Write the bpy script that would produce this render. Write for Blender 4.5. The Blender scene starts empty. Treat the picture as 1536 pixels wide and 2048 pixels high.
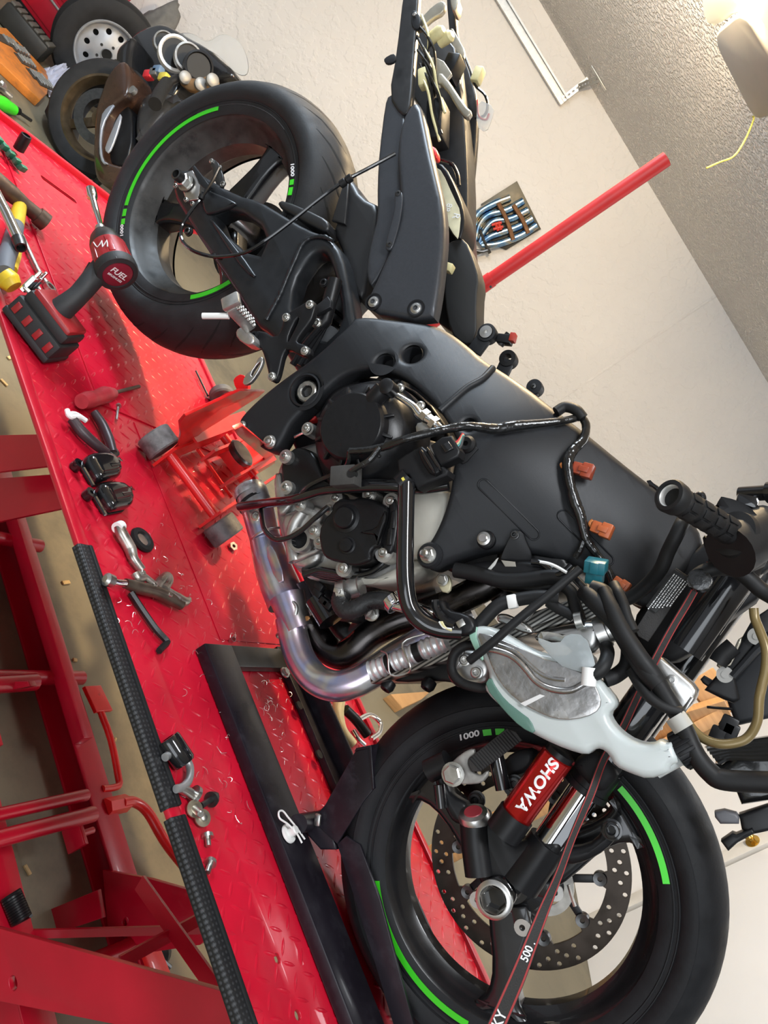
import bpy, bmesh, math, random
from mathutils import Vector, Matrix, noise
random.seed(7)
S = bpy.context.scene
COL = S.collection
PI = math.pi

# ---------------------------------------------------------------- camera
# rolled hand-held phone view; rows are image right / image down / forward
CR = Vector((0.431360, 0.409648, 0.803814))
CD = Vector((0.819377, 0.194978, -0.539078))
CF = Vector((-0.377559, 0.891163, -0.251551))
CC = Vector((1.3488, -1.2869, 0.7479))
FPX = 1552.4
cd = bpy.data.cameras.new('camera')
cd.sensor_fit = 'VERTICAL'; cd.sensor_height = 32.0; cd.lens = FPX / 2048 * 32.0
cd.clip_start = 0.02; cd.clip_end = 60
cam = bpy.data.objects.new('camera', cd); COL.objects.link(cam)
M3 = Matrix((CR, -CD, -CF)).transposed()
cam.matrix_world = Matrix.Translation(CC) @ M3.to_4x4()
S.camera = cam

# ---------------------------------------------------------------- light
S.view_settings.view_transform = 'Standard'; S.view_settings.look = 'None'
S.view_settings.exposure = 0.78; S.view_settings.gamma = 1.0; S.view_settings.use_curve_mapping = False
wd = bpy.data.worlds.new('world'); S.world = wd; wd.use_nodes = True
wd.node_tree.nodes['Background'].inputs['Color'].default_value = (0.86, 0.92, 1.0, 1)
wd.node_tree.nodes['Background'].inputs['Strength'].default_value = 0.28
def area(name, loc, target, size, size_y, power, color):
    l = bpy.data.lights.new(name, 'AREA'); l.shape = 'RECTANGLE'; l.size = size; l.size_y = size_y
    l.energy = power; l.color = color
    o = bpy.data.objects.new(name, l); COL.objects.link(o); o.location = loc
    o.rotation_euler = (Vector(target) - Vector(loc)).to_track_quat('-Z', 'Y').to_euler()
    return o
# open garage door behind the camera (cool daylight), shop tube overhead, warm bulb of the door opener
area('daylight_door', (2.8, -4.6, 0.7), (0.5, 0.6, 1.0), 3.0, 2.2, 42, (0.88, 0.94, 1.0))
area('shop_light_rear', (-1.5, -0.5, 2.08), (-1.4, -0.2, 0), 1.25, 0.3, 64, (0.74, 0.87, 1.0))
area('shop_light_front', (1.5, -1.5, 2.08), (1.4, -1.1, 0), 1.25, 0.3, 30, (0.92, 0.96, 1.0))
area('wall_fill_light', (1.7, 1.9, 2.08), (1.8, 2.2, 0), 1.25, 0.3, 15, (0.92, 0.96, 1.0))  # added fill lamp without a known fixture, brightens the right wall
area('ceiling_fill_light', (-1.3, 0.5, 1.6), (-1.25, 1.0, 3), 1.25, 0.3, 24, (0.95, 0.97, 1.0))  # added up-facing fill lamp, unseen, lifts the dim ceiling
# ---------------------------------------------------------------- helpers
def ray(px, py):
    return CR * ((px - 768) / FPX) + CD * ((py - 1024) / FPX) + CF
def onY(px, py, Y):
    d = ray(px, py); return CC + d * ((Y - CC.y) / d.y)
def onZ(px, py, Z):
    d = ray(px, py); return CC + d * ((Z - CC.z) / d.z)
def onS(px, py, g):
    Y = g(0.7, 0.5)
    for _ in range(8):
        P = onY(px, py, Y); Y = g(P.x, P.z)
    return onY(px, py, Y)
def onPl(px, py, p0, n):
    d = ray(px, py); n = Vector(n); return CC + d * ((Vector(p0) - CC).dot(n) / d.dot(n))
def dep(px, py, D):
    return CC + ray(px, py) * D
def K(l):                                     # flat list -> pairs
    return [(l[i], l[i + 1]) for i in range(0, len(l), 2)]

def mat(name, col, rough=0.5, metal=0.0, var=0.0, vs=40.0, bump=0.0, bs=200.0, coat=0.0, spec=None, dirt=None, ds=14.0, dl=(0.5, 0.7), trans=0.0, emit=None):
    m = bpy.data.materials.get(name)
    if m: return m
    m = bpy.data.materials.new(name); m.use_nodes = True
    nt = m.node_tree; b = nt.nodes['Principled BSDF']
    b.inputs['Base Color'].default_value = (*col, 1); b.inputs['Roughness'].default_value = rough
    b.inputs['Metallic'].default_value = metal; b.inputs['Coat Weight'].default_value = coat
    if spec is not None: b.inputs['Specular IOR Level'].default_value = spec
    if trans: b.inputs['Transmission Weight'].default_value = trans
    if emit: b.inputs['Emission Color'].default_value = (*emit[:3], 1); b.inputs['Emission Strength'].default_value = emit[3]
    tc = nt.nodes.new('ShaderNodeTexCoord')
    last = None
    if var:
        n = nt.nodes.new('ShaderNodeTexNoise'); n.inputs['Scale'].default_value = vs; n.inputs['Detail'].default_value = 6
        nt.links.new(tc.outputs['Object'], n.inputs['Vector'])
        r = nt.nodes.new('ShaderNodeMapRange'); r.inputs['From Min'].default_value = 0.3; r.inputs['From Max'].default_value = 0.7
        r.inputs['To Min'].default_value = 1 - var; r.inputs['To Max'].default_value = 1 + var
        nt.links.new(n.outputs['Fac'], r.inputs['Value'])
        x = nt.nodes.new('ShaderNodeVectorMath'); x.operation = 'SCALE'; x.inputs[0].default_value = col
        nt.links.new(r.outputs['Result'], x.inputs['Scale']); last = x.outputs['Vector']
        r2 = nt.nodes.new('ShaderNodeMapRange'); r2.inputs['From Min'].default_value = 0.3; r2.inputs['From Max'].default_value = 0.7
        r2.inputs['To Min'].default_value = max(0.02, rough - var * 0.35); r2.inputs['To Max'].default_value = min(1, rough + var * 0.35)
        nt.links.new(n.outputs['Fac'], r2.inputs['Value']); nt.links.new(r2.outputs['Result'], b.inputs['Roughness'])
    if dirt:
        n = nt.nodes.new('ShaderNodeTexNoise'); n.inputs['Scale'].default_value = ds; n.inputs['Detail'].default_value = 8; n.inputs['Roughness'].default_value = 0.7
        nt.links.new(tc.outputs['Object'], n.inputs['Vector'])
        r = nt.nodes.new('ShaderNodeMapRange'); r.inputs['From Min'].default_value = dl[0]; r.inputs['From Max'].default_value = dl[1]
        nt.links.new(n.outputs['Fac'], r.inputs['Value'])
        mx = nt.nodes.new('ShaderNodeMixRGB'); nt.links.new(r.outputs['Result'], mx.inputs['Fac'])
        if last: nt.links.new(last, mx.inputs['Color1'])
        else: mx.inputs['Color1'].default_value = (*col, 1)
        mx.inputs['Color2'].default_value = (*dirt, 1); last = mx.outputs['Color']
    if last: nt.links.new(last, b.inputs['Base Color'])
    if bump:
        n = nt.nodes.new('ShaderNodeTexNoise'); n.inputs['Scale'].default_value = bs; n.inputs['Detail'].default_value = 4
        nt.links.new(tc.outputs['Object'], n.inputs['Vector'])
        bp = nt.nodes.new('ShaderNodeBump'); bp.inputs['Strength'].default_value = bump; bp.inputs['Distance'].default_value = 0.002
        nt.links.new(n.outputs['Fac'], bp.inputs['Height']); nt.links.new(bp.outputs['Normal'], b.inputs['Normal'])
    return m

def setp(o, label=None, cat=None, group=None, kind=None):
    if label: o['label'] = label
    if cat: o['category'] = cat
    if group: o['group'] = group
    if kind: o['kind'] = kind
    return o
def thing(name, loc, label, cat, group=None):
    o = bpy.data.objects.new(name, None); COL.objects.link(o); o.location = loc; o.empty_display_size = 0.05
    return setp(o, label, cat, group)
def root_of(p):
    while p.parent: p = p.parent
    return p
def link(name, me, m, parent=None, smooth=35, label=None):
    """mesh is in world coordinates; children share the root's origin, single things get their origin at their base"""
    if m is not None and not me.materials: me.materials.append(m)
    if smooth:
        for p in me.polygons: p.use_smooth = True
        me.set_sharp_from_angle(angle=math.radians(smooth))
    o = bpy.data.objects.new(name, me); COL.objects.link(o)
    if parent is not None:
        me.transform(Matrix.Translation(-Vector(root_of(parent).location)))
        o.parent = parent
    else:
        vs = [v.co for v in me.vertices]
        if vs:
            c = Vector(((min(v.x for v in vs) + max(v.x for v in vs)) / 2, (min(v.y for v in vs) + max(v.y for v in vs)) / 2, min(v.z for v in vs)))
            me.transform(Matrix.Translation(-c)); o.location = c
    if label: o['label'] = label
    return o
def bmo(name, bm, m, parent=None, smooth=35, label=None):
    bmesh.ops.recalc_face_normals(bm, faces=bm.faces)
    me = bpy.data.meshes.new(name); bm.to_mesh(me); bm.free()
    return link(name, me, m, parent, smooth, label)

def chaikin(p, it=1, closed=True, w=0.25):
    p = [Vector(q) for q in p]
    for _ in range(it):
        o = []
        n = len(p)
        for i in range(n if closed else n - 1):
            a, b = p[i], p[(i + 1) % n]
            o += [a.lerp(b, w), a.lerp(b, 1 - w)]
        if not closed: o = [p[0]] + o + [p[-1]]
        p = o
    return p
def catmull(p, k=6):
    p = [Vector(q) for q in p]
    if len(p) < 3: return p
    q = [p[0] * 2 - p[1]] + p + [p[-1] * 2 - p[-2]]
    o = []
    for i in range(1, len(q) - 2):
        a, b, c, d = q[i - 1], q[i], q[i + 1], q[i + 2]
        for j in range(k):
            t = j / k
            o.append(0.5 * ((2 * b) + (c - a) * t + (2 * a - 5 * b + 4 * c - d) * t * t + (3 * b - a - 3 * c + d) * t ** 3))
    o.append(p[-1])
    return o
def interp(vals, n):
    o = []
    for i in range(n):
        t = i / max(1, n - 1) * (len(vals) - 1); k = min(int(t), len(vals) - 2); o.append(vals[k] + (vals[k + 1] - vals[k]) * (t - k))
    return o
def add_tube(bm, pts, r, n=10, smooth=6, cap=True, wob=0.0, closed=False):
    pts = catmull(pts, smooth) if smooth and len(pts) > 2 else [Vector(q) for q in pts]
    if closed: pts = pts[:-1] if (pts[0] - pts[-1]).length < 1e-6 else pts
    N = len(pts)
    rs = [r] * N if not isinstance(r, (list, tuple)) else (list(r) if len(r) == N else interp(list(r), N))
    t0 = (pts[1] - pts[0]).normalized()
    u = t0.orthogonal().normalized()
    rings = []
    for i in range(N):
        if closed: t = (pts[(i + 1) % N] - pts[i - 1])
        else: t = (pts[min(i + 1, N - 1)] - pts[max(i - 1, 0)])
        t = t.normalized() if t.length > 1e-9 else t0
        u = (u - t * u.dot(t))
        u = u.normalized() if u.length > 1e-6 else t.orthogonal().normalized()
        w = t.cross(u)
        rr = rs[i] * (1 + random.uniform(-wob, wob))
        rings.append([bm.verts.new(pts[i] + (u * math.cos(2 * PI * k / n) + w * math.sin(2 * PI * k / n)) * rr) for k in range(n)])
    for i in range(N if closed else N - 1):
        a, b = rings[i], rings[(i + 1) % N]
        for k in range(n): bm.faces.new((a[k], a[(k + 1) % n], b[(k + 1) % n], b[k]))
    if cap and not closed:
        bm.faces.new(rings[0][::-1]); bm.faces.new(rings[-1])
def tube(name, pts, r, m, parent=None, n=10, smooth=6, label=None, wob=0.0, closed=False):
    bm = bmesh.new(); add_tube(bm, pts, r, n, smooth, True, wob, closed); return bmo(name, bm, m, parent, 40, label)
def tubeY(name, px, Y, r, m, parent=None, n=10, smooth=6, wob=0.0):
    """hose through photo points; Y one depth or one per point"""
    ys = Y if isinstance(Y, (list, tuple)) else [Y] * len(px)
    if len(ys) != len(px): ys = interp(list(ys), len(px))
    return tube(name, [onY(a, b, y) for (a, b), y in zip(px, ys)], r, m, parent, n, smooth, None, wob)
def frame_of(axis, up=None):
    z = Vector(axis).normalized()
    x = Vector(up) if up is not None else z.orthogonal()
    x = (x - z * x.dot(z)).normalized(); y = z.cross(x)
    return x, y, z
def add_lathe(bm, o, axis, prof, n=32, up=None, a0=0, a1=None, facet=None):
    """prof: (radius, height along axis) pairs; starts/ends on axis are closed"""
    o = Vector(o); x, y, z = frame_of(axis, up); rings = []
    full = a1 is None; cnt = n if full else n + 1
    for r, h in prof:
        if r < 1e-7: rings.append([bm.verts.new(o + z * h)]); continue
        ring = []
        for k in range(cnt):
            a = a0 + (2 * PI if full else (a1 - a0)) * k / n
            ring.append(bm.verts.new(o + z * h + (x * math.cos(a) + y * math.sin(a)) * r))
        rings.append(ring)
    for A, B in zip(rings, rings[1:]):
        m = n if full else n
        for k in range(m):
            k2 = (k + 1) % cnt
            a = A[k] if len(A) > 1 else A[0]; b = A[k2] if len(A) > 1 else A[0]
            c = B[k2] if len(B) > 1 else B[0]; d = B[k] if len(B) > 1 else B[0]
            f = [a, b, c, d]; g = []
            for v in f:
                if v not in g: g.append(v)
            if len(g) >= 3:
                try: bm.faces.new(g)
                except ValueError: pass
def lathe(name, o, axis, prof, m, parent=None, n=32, up=None, smooth=35, label=None, a0=0, a1=None):
    bm = bmesh.new(); add_lathe(bm, o, axis, prof, n, up, a0, a1); return bmo(name, bm, m, parent, smooth, label)
def add_box(bm, c, size, X=(1, 0, 0), Y=(0, 1, 0), Z=None, bev=0.0, seg=2):
    X = Vector(X).normalized(); Y = Vector(Y); Y = (Y - X * Y.dot(X)).normalized(); Zv = X.cross(Y)
    c = Vector(c); sx, sy, sz = [s / 2 for s in size]
    b2 = bmesh.new() if bev else bm
    vs = [b2.verts.new(c + X * (i * sx) + Y * (j * sy) + Zv * (k * sz)) for i in (-1, 1) for j in (-1, 1) for k in (-1, 1)]
    for q in ((0, 1, 3, 2), (4, 6, 7, 5), (0, 4, 5, 1), (2, 3, 7, 6), (0, 2, 6, 4), (1, 5, 7, 3)):
        b2.faces.new([vs[i] for i in q])
    if bev:
        bmesh.ops.bevel(b2, geom=b2.edges[:], offset=bev, segments=seg, affect='EDGES', profile=0.5)
        tmp = bpy.data.meshes.new('t'); b2.to_mesh(tmp); b2.free(); bm.from_mesh(tmp); bpy.data.meshes.remove(tmp)
def box(name, c, size, m, parent=None, X=(1, 0, 0), Y=(0, 1, 0), bev=0.0, label=None, seg=2):
    bm = bmesh.new(); add_box(bm, c, size, X, Y, None, bev, seg); return bmo(name, bm, m, parent, 35, label)
def beam(bm, a, b, w, h, up=(0, 0, 1), bev=0.0):
    a = Vector(a); b = Vector(b); d = b - a
    X = d.normalized(); Y = Vector(up).cross(X)
    add_box(bm, (a + b) / 2, (d.length, w, h), X, Y, None, bev)
def beamo(name, a, b, w, h, m, parent=None, up=(0, 0, 1), bev=0.0, label=None):
    bm = bmesh.new(); beam(bm, a, b, w, h, up, bev); return bmo(name, bm, m, parent, 35, label)

def plate_pts(name, outer, th, m, parent=None, holes=(), bev=0.003, g=None, org=(0, 0, 0), ux=(1, 0, 0), uy=(0, 0, 1), smooth=40, grid=0.0, label=None, res=2):
    """2-D outline (local u,v) extruded by th behind the plane u x v (its front is the outline); g(u,v) pushes it back"""
    cu = bpy.data.curves.new('c', 'CURVE'); cu.dimensions = '2D'; cu.fill_mode = 'BOTH'
    bev = min(bev, th * 0.49)
    cu.extrude = max(th / 2 - bev, 1e-5); cu.bevel_depth = bev; cu.bevel_resolution = res; cu.offset = -bev
    for loop in [outer] + list(holes):
        sp = cu.splines.new('POLY'); sp.points.add(len(loop) - 1); sp.use_cyclic_u = True
        for i, q in enumerate(loop): sp.points[i].co = (q[0], q[1], 0, 1)
    ob = bpy.data.objects.new('c', cu)
    me = bpy.data.meshes.new_from_object(ob); bpy.data.objects.remove(ob); bpy.data.curves.remove(cu)
    me.name = name
    bm = bmesh.new(); bm.from_mesh(me); bmesh.ops.remove_doubles(bm, verts=bm.verts, dist=1e-6)
    if grid:
        us = [v.co.x for v in bm.verts]; vv = [v.co.y for v in bm.verts]
        for ax, lo, hi in ((0, min(us), max(us)), (1, min(vv), max(vv))):
            k = int((hi - lo) / grid)
            for i in range(1, k + 1):
                co = [0, 0, 0]; no = [0, 0, 0]; co[ax] = lo + i * grid; no[ax] = 1
                bmesh.ops.bisect_plane(bm, geom=bm.verts[:] + bm.edges[:] + bm.faces[:], plane_co=co, plane_no=no)
    ux = Vector(ux).normalized(); uy = Vector(uy).normalized(); un = ux.cross(uy); o = Vector(org)
    for v in bm.verts:
        x, y, z = v.co
        d = g(x, y) if g else 0.0
        v.co = o + ux * x + uy * y + un * (z - th / 2 - d)
    me2 = bpy.data.meshes.new(name); bm.to_mesh(me2); bm.free(); bpy.data.meshes.remove(me)
    return link(name, me2, m, parent, smooth, label)
def plate(name, px, Y, th, m, parent=None, holes=(), bev=0.003, ck=1, hk=2, grid=0.0, label=None, smooth=40, res=2):
    """photo outline on the lengthwise plane / surface at depth Y (number or g(X,Z)), th thick away from the camera"""
    g = Y if callable(Y) else (lambda X, Z: Y)
    def cv(l, k):
        P = [onS(a, b, g) for a, b in l]; P = [(q.x, q.z) for q in P]
        return chaikin(P, k) if k else P
    return plate_pts(name, cv(px, ck), th, m, parent, [cv(h, hk) for h in holes], bev, g, (0, 0, 0), (1, 0, 0), (0, 0, 1), smooth, grid, label, res)
def circ_px(cx, cy, r, g, n=24):
    """round outline of radius r metres about a photo point on a lengthwise plane, as X,Z pairs"""
    P = onS(cx, cy, g if callable(g) else (lambda X, Z: g))
    return [(P.x + r * math.cos(2 * PI * k / n), P.z + r * math.sin(2 * PI * k / n)) for k in range(n)]
def flat(name, pts, th, m, parent=None, z=0.0, holes=(), bev=0.001, label=None):
    """outline in X,Y world, top at z, th thick downwards"""
    return plate_pts(name, pts, th, m, parent, holes, bev, None, (0, 0, z), (1, 0, 0), (0, 1, 0), 40, 0, label)
def hexbolt(name, P, axis, r, m, parent=None, h=None, socket=True, washer=True, label=None):
    """bolt head looking along axis (axis points out of the surface)"""
    r = r * 0.86; h = (h or r * 0.8) * 0.8; bm = bmesh.new()
    if washer: add_lathe(bm, P, axis, [(0, -0.002), (r * 1.25, -0.002), (r * 1.25, 0.0012), (r * 0.9, 0.0016)], 20)
    if socket:
        add_lathe(bm, P, axis, [(r, 0), (r, h * 0.85), (r * 0.86, h), (r * 0.55, h)], 20)
        add_lathe(bm, P, axis, [(r * 0.55, h), (r * 0.5, -h * 0.1), (0, -h * 0.1)], 6)
    else:
        add_lathe(bm, P, axis, [(r, 0), (r, h * 0.85), (r * 0.85, h), (0, h)], 6)
    return bmo(name, bm, m, parent, 30, label)
AY = Vector((0, -1, 0))          # out of the bike's right side, towards the camera
def boltpx(px, py, Y, r, m, parent, h=None, socket=True, washer=True, name='bolt'):
    return hexbolt(name, onY(px, py, Y), AY, r, m, parent, h, socket, washer)
def textm(name, txt, size, org, ux, uy, m, parent=None, th=0.0006, italic=0.0, bold=0.0, sx=1.0, center=True):
    cu = bpy.data.curves.new('t', 'FONT'); cu.body = txt; cu.size = size; cu.extrude = th; cu.shear = italic; cu.offset = bold
    cu.align_x = 'CENTER' if center else 'LEFT'; cu.align_y = 'CENTER' if center else 'BOTTOM'
    ob = bpy.data.objects.new('t', cu); me = bpy.data.meshes.new_from_object(ob); bpy.data.objects.remove(ob); bpy.data.curves.remove(cu)
    ux = Vector(ux).normalized(); uy = Vector(uy); uy = (uy - ux * uy.dot(ux)).normalized(); un = ux.cross(uy); o = Vector(org)
    for v in me.vertices: v.co = o + ux * (v.co.x * sx) + uy * v.co.y + un * v.co.z
    me.name = name
    return link(name, me, m, parent, 0)
def copy_part(o, parent, mw=None):
    c = o.copy(); COL.objects.link(c); c.parent = parent
    if mw is not None: c.matrix_local = mw
    return c

# ---------------------------------------------------------------- materials
RED = mat('red_paint', (0.46, 0.003, 0.02), 0.32, 0, 0.10, 9, 0.05, 120, coat=0.25)
REDT = mat('red_deck', (0.52, 0.005, 0.024), 0.33, 0, 0.16, 7, 0.10, 90, coat=0.2, dirt=(0.22, 0.01, 0.015), ds=6, dl=(0.60, 0.85))
REDJ = mat('red_jack', (0.66, 0.012, 0.012), 0.35, 0, 0.12, 20, 0, coat=0.3, dirt=(0.09, 0.012, 0.012), ds=22, dl=(0.62, 0.8))
REDH = mat('red_handle', (0.62, 0.025, 0.025), 0.45, 0, 0.08, 20)
BLK = mat('black_satin', (0.008, 0.008, 0.009), 0.38, 0, 0.1, 30, spec=0.3)
BLKG = mat('black_gloss', (0.008, 0.008, 0.009), 0.12, 0, 0, coat=0.5)
BLKM = mat('black_matt', (0.010, 0.010, 0.011), 0.6, 0, 0.15, 60, spec=0.25)
RUB = mat('rubber', (0.009, 0.009, 0.0095), 0.55, 0, 0.12, 60, 0.06, 300, spec=0.28)
TYRE = mat('tyre_rubber', (0.010, 0.0105, 0.012), 0.58, 0, 0.22, 35, 0.12, 220, spec=0.25)
TYREW = mat('tyre_dusty', (0.019, 0.019, 0.020), 0.68, 0, 0.25, 25, 0.12, 220, spec=0.3)
RIM = mat('rim_black', (0.010, 0.010, 0.011), 0.24, 0, 0.1, 40, coat=0.3)
RIMD = mat('rim_dusty', (0.045, 0.043, 0.040), 0.5, 0.1, 0.35, 28, dirt=(0.015, 0.015, 0.015), ds=18)
FRM = mat('frame_satin', (0.017, 0.0178, 0.020), 0.46, 0.1, 0.06, 300, 0.04, 700, spec=0.3)
SWG = mat('swingarm_satin', (0.022, 0.024, 0.027), 0.36, 0.35, 0.12, 40, 0.05, 500)
ALU = mat('cast_alloy', (0.50, 0.49, 0.47), 0.38, 0.85, 0.16, 50, 0.15, 400)
ALUB = mat('bright_alloy', (0.62, 0.61, 0.59), 0.32, 1.0, 0.08, 60)
STEEL = mat('zinc_steel', (0.55, 0.54, 0.51), 0.34, 1.0, 0.12, 90)
CHR = mat('chrome', (0.80, 0.80, 0.80), 0.07, 1.0)
DSTEEL = mat('dark_steel', (0.10, 0.10, 0.10), 0.35, 0.9, 0.15, 80)
PIPE = mat('header_pipe', (0.16, 0.155, 0.15), 0.25, 1.0, 0.10, 40)
GRN = mat('lime_green', (0.05, 0.62, 0.02), 0.35)
WHT = mat('white_print', (0.80, 0.80, 0.80), 0.4)
PLW = mat('white_plastic', (0.78, 0.78, 0.76), 0.4)
# ---------------------------------------------------------------- room
FZ = -0.65; CZ = 2.123
WU = Vector((1, 0.701, 0)).normalized(); WN = Vector((0.701, -1, 0)).normalized()      # back wall run / normal into the room
WP = Vector((0, 5.19, 0))
RP = Vector((2.22, 3.1, 0)); RN = -WU; RU = WN                                          # right wall
CORNER = Vector((0.506, 5.545, 0))
def onB(px, py, off=0.0): return onPl(px, py, WP + WN * off, WN)
def onR(px, py, off=0.0): return onPl(px, py, RP + RN * off, RN)

def relief(name, col, scale, strength, dist, rough=0.8, kind='noise', var=0.04, stain=None):
    m = bpy.data.materials.new(name); m.use_nodes = True; nt = m.node_tree; b = nt.nodes['Principled BSDF']
    b.inputs['Roughness'].default_value = rough
    tc = nt.nodes.new('ShaderNodeTexCoord')
    n1 = nt.nodes.new('ShaderNodeTexNoise'); n1.inputs['Scale'].default_value = 1.3; n1.inputs['Detail'].default_value = 5
    nt.links.new(tc.outputs['Object'], n1.inputs['Vector'])
    mr = nt.nodes.new('ShaderNodeMapRange'); mr.inputs['From Min'].default_value = 0.35; mr.inputs['From Max'].default_value = 0.65
    mr.inputs['To Min'].default_value = 1 - var; mr.inputs['To Max'].default_value = 1 + var
    nt.links.new(n1.outputs['Fac'], mr.inputs['Value'])
    sc = nt.nodes.new('ShaderNodeVectorMath'); sc.operation = 'SCALE'; sc.inputs[0].default_value = col
    nt.links.new(mr.outputs['Result'], sc.inputs['Scale']); out = sc.outputs['Vector']
    if stain:
        n3 = nt.nodes.new('ShaderNodeTexNoise'); n3.inputs['Scale'].default_value = stain[1]; n3.inputs['Detail'].default_value = 9; n3.inputs['Roughness'].default_value = 0.65
        nt.links.new(tc.outputs['Object'], n3.inputs['Vector'])
        m3 = nt.nodes.new('ShaderNodeMapRange'); m3.inputs['From Min'].default_value = stain[2]; m3.inputs['From Max'].default_value = stain[3]
        nt.links.new(n3.outputs['Fac'], m3.inputs['Value'])
        mx = nt.nodes.new('ShaderNodeMixRGB'); nt.links.new(m3.outputs['Result'], mx.inputs['Fac']); nt.links.new(out, mx.inputs['Color1'])
        mx.inputs['Color2'].default_value = (*stain[0], 1); out = mx.outputs['Color']
    nt.links.new(out, b.inputs['Base Color'])
    n2 = nt.nodes.new('ShaderNodeTexNoise'); n2.inputs['Scale'].default_value = scale; n2.inputs['Detail'].default_value = 3; n2.inputs['Roughness'].default_value = 0.5
    nt.links.new(tc.outputs['Object'], n2.inputs['Vector'])
    cr = nt.nodes.new('ShaderNodeMapRange')
    if kind == 'knock': cr.inputs['From Min'].default_value = 0.46; cr.inputs['From Max'].default_value = 0.56
    elif kind == 'pop': cr.inputs['From Min'].default_value = 0.42; cr.inputs['From Max'].default_value = 0.62
    nt.links.new(n2.outputs['Fac'], cr.inputs['Value'])
    bp = nt.nodes.new('ShaderNodeBump'); bp.inputs['Strength'].default_value = strength; bp.inputs['Distance'].default_value = dist
    nt.links.new(cr.outputs['Result'], bp.inputs['Height']); nt.links.new(bp.outputs['Normal'], b.inputs['Normal'])
    return m
WALLM = relief('wall_plaster', (0.78, 0.76, 0.73), 15, 0.38, 0.008, 0.75, 'knock', 0.03)
WALLR = relief('wall_white', (0.86, 0.86, 0.87), 9, 0.06, 0.003, 0.45, 'noise', 0.02)
CEILM = relief('ceiling_popcorn', (0.92, 0.89, 0.85), 46, 0.85, 0.03, 0.9, 'pop', 0.02)
FLOORM = relief('floor_concrete', (0.185, 0.160, 0.105), 60, 0.10, 0.002, 0.55, 'noise', 0.22, ((0.10, 0.088, 0.062), 3.2, 0.50, 0.72))

box('floor', (0, 1.0, FZ - 0.05), (16, 14, 0.1), FLOORM)['kind'] = 'structure'
box('ceiling', (0, 1.0, CZ + 0.05), (16, 14, 0.1), CEILM)['kind'] = 'structure'
H = CZ - FZ
wb = box('wall_back', CORNER - WU * 4.0 - WN * 0.05 + Vector((0, 0, FZ + H / 2)), (8.2, 0.1, H), WALLM, None, WU, Vector((0, 0, 1)).cross(WU)); wb['kind'] = 'structure'
wr = box('wall_right', CORNER + RU * 2.5 - RN * 0.05 + Vector((0, 0, FZ + H / 2)), (5.0, 0.1, H), WALLR, None, RU, Vector((0, 0, 1)).cross(RU)); wr['kind'] = 'structure'
# taped drywall joint running up the back wall
a, b = onB(1120, 800), onB(1392, 617)
sx = ((a + b) / 2); zc = (CZ + 0.4) / 2
bm = bmesh.new(); add_box(bm, Vector((sx.x, sx.y, zc)) + WN * 0.001, (0.02, 0.006, CZ - 0.4), WU, Vector((0, 0, 1)).cross(WU), None, 0.002)
bmo('trim_1', bm, WALLM, None)['kind'] = 'structure'
# door leaf, casing strip and knob in the right wall
sA = (onR(1300, 1803) - CORNER).dot(RU); sB = (onR(1500, 1690) - CORNER).dot(RU)
sD = sA
DOORM = mat('door_white', (0.80, 0.81, 0.83), 0.35, 0, 0.02, 3)
CASM = mat('door_casing', (0.72, 0.70, 0.66), 0.4, 0, 0.08, 8)
def onRs(s, z, off=0.0): return CORNER + RU * s + RN * off + Vector((0, 0, z))
d1 = box('door_1', onRs(sD + 0.46, FZ + 1.02, 0.012), (0.86, 0.03, 2.04), DOORM, None, RU, Vector((0, 0, 1)).cross(RU), 0.004); d1['kind'] = 'structure'
t2 = box('trim_2', onRs(sD - 0.03, FZ + 1.02, 0.016), (0.075, 0.032, 2.04), CASM, None, RU, Vector((0, 0, 1)).cross(RU), 0.006); t2['kind'] = 'structure'
t3 = box('trim_3', onRs(sD + 0.44, FZ + 2.08, 0.016), (1.02, 0.032, 0.075), CASM, None, RU, Vector((0, 0, 1)).cross(RU), 0.006); t3['kind'] = 'structure'
BRASS = mat('brass', (0.62, 0.40, 0.10), 0.22, 1.0, 0.1, 60)
kp = onR(1506, 1683, 0.03)
lathe('strike_knob', kp, RN, [(0, 0), (0.036, 0), (0.036, 0.006), (0.014, 0.012), (0.012, 0.03), (0.024, 0.038), (0.028, 0.05), (0.02, 0.062), (0, 0.064)], BRASS, t2, 24)

# galvanised door track along the back wall with its slotted hanger
GALV = mat('galvanised', (0.50, 0.50, 0.48), 0.42, 0.9, 0.12, 30)
tr = thing('door_track', onB(1130, 205, 0.05), 'galvanised garage door track running along the cream wall below the ceiling', 'door track')
A = onB(1128, 205, 0.05); Bv = onB(1016, 0, 0.05); Bv.z = A.z; Bv = A - WU * 3.0
bm = bmesh.new()
for off, w, h in ((0.0, 0.003, 0.06), (0.03, 0.06, 0.004), (0.03, 0.06, 0.004)):
    pass
beam(bm, A, Bv, 0.003, 0.062)
beam(bm, A + WN * 0.02 + Vector((0, 0, 0.031)), Bv + WN * 0.02 + Vector((0, 0, 0.031)), 0.04, 0.003)
beam(bm, A + WN * 0.02 - Vector((0, 0, 0.031)), Bv + WN * 0.02 - Vector((0, 0, 0.031)), 0.04, 0.003)
beam(bm, A + WN * 0.04 + Vector((0, 0, 0.026)), Bv + WN * 0.04 + Vector((0, 0, 0.026)), 0.003, 0.012)
bmo('rail', bm, GALV, tr)
hexbolt('bolt', A + WN * 0.004 - WU * 0.03, WN, 0.008, STEEL, tr)
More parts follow.
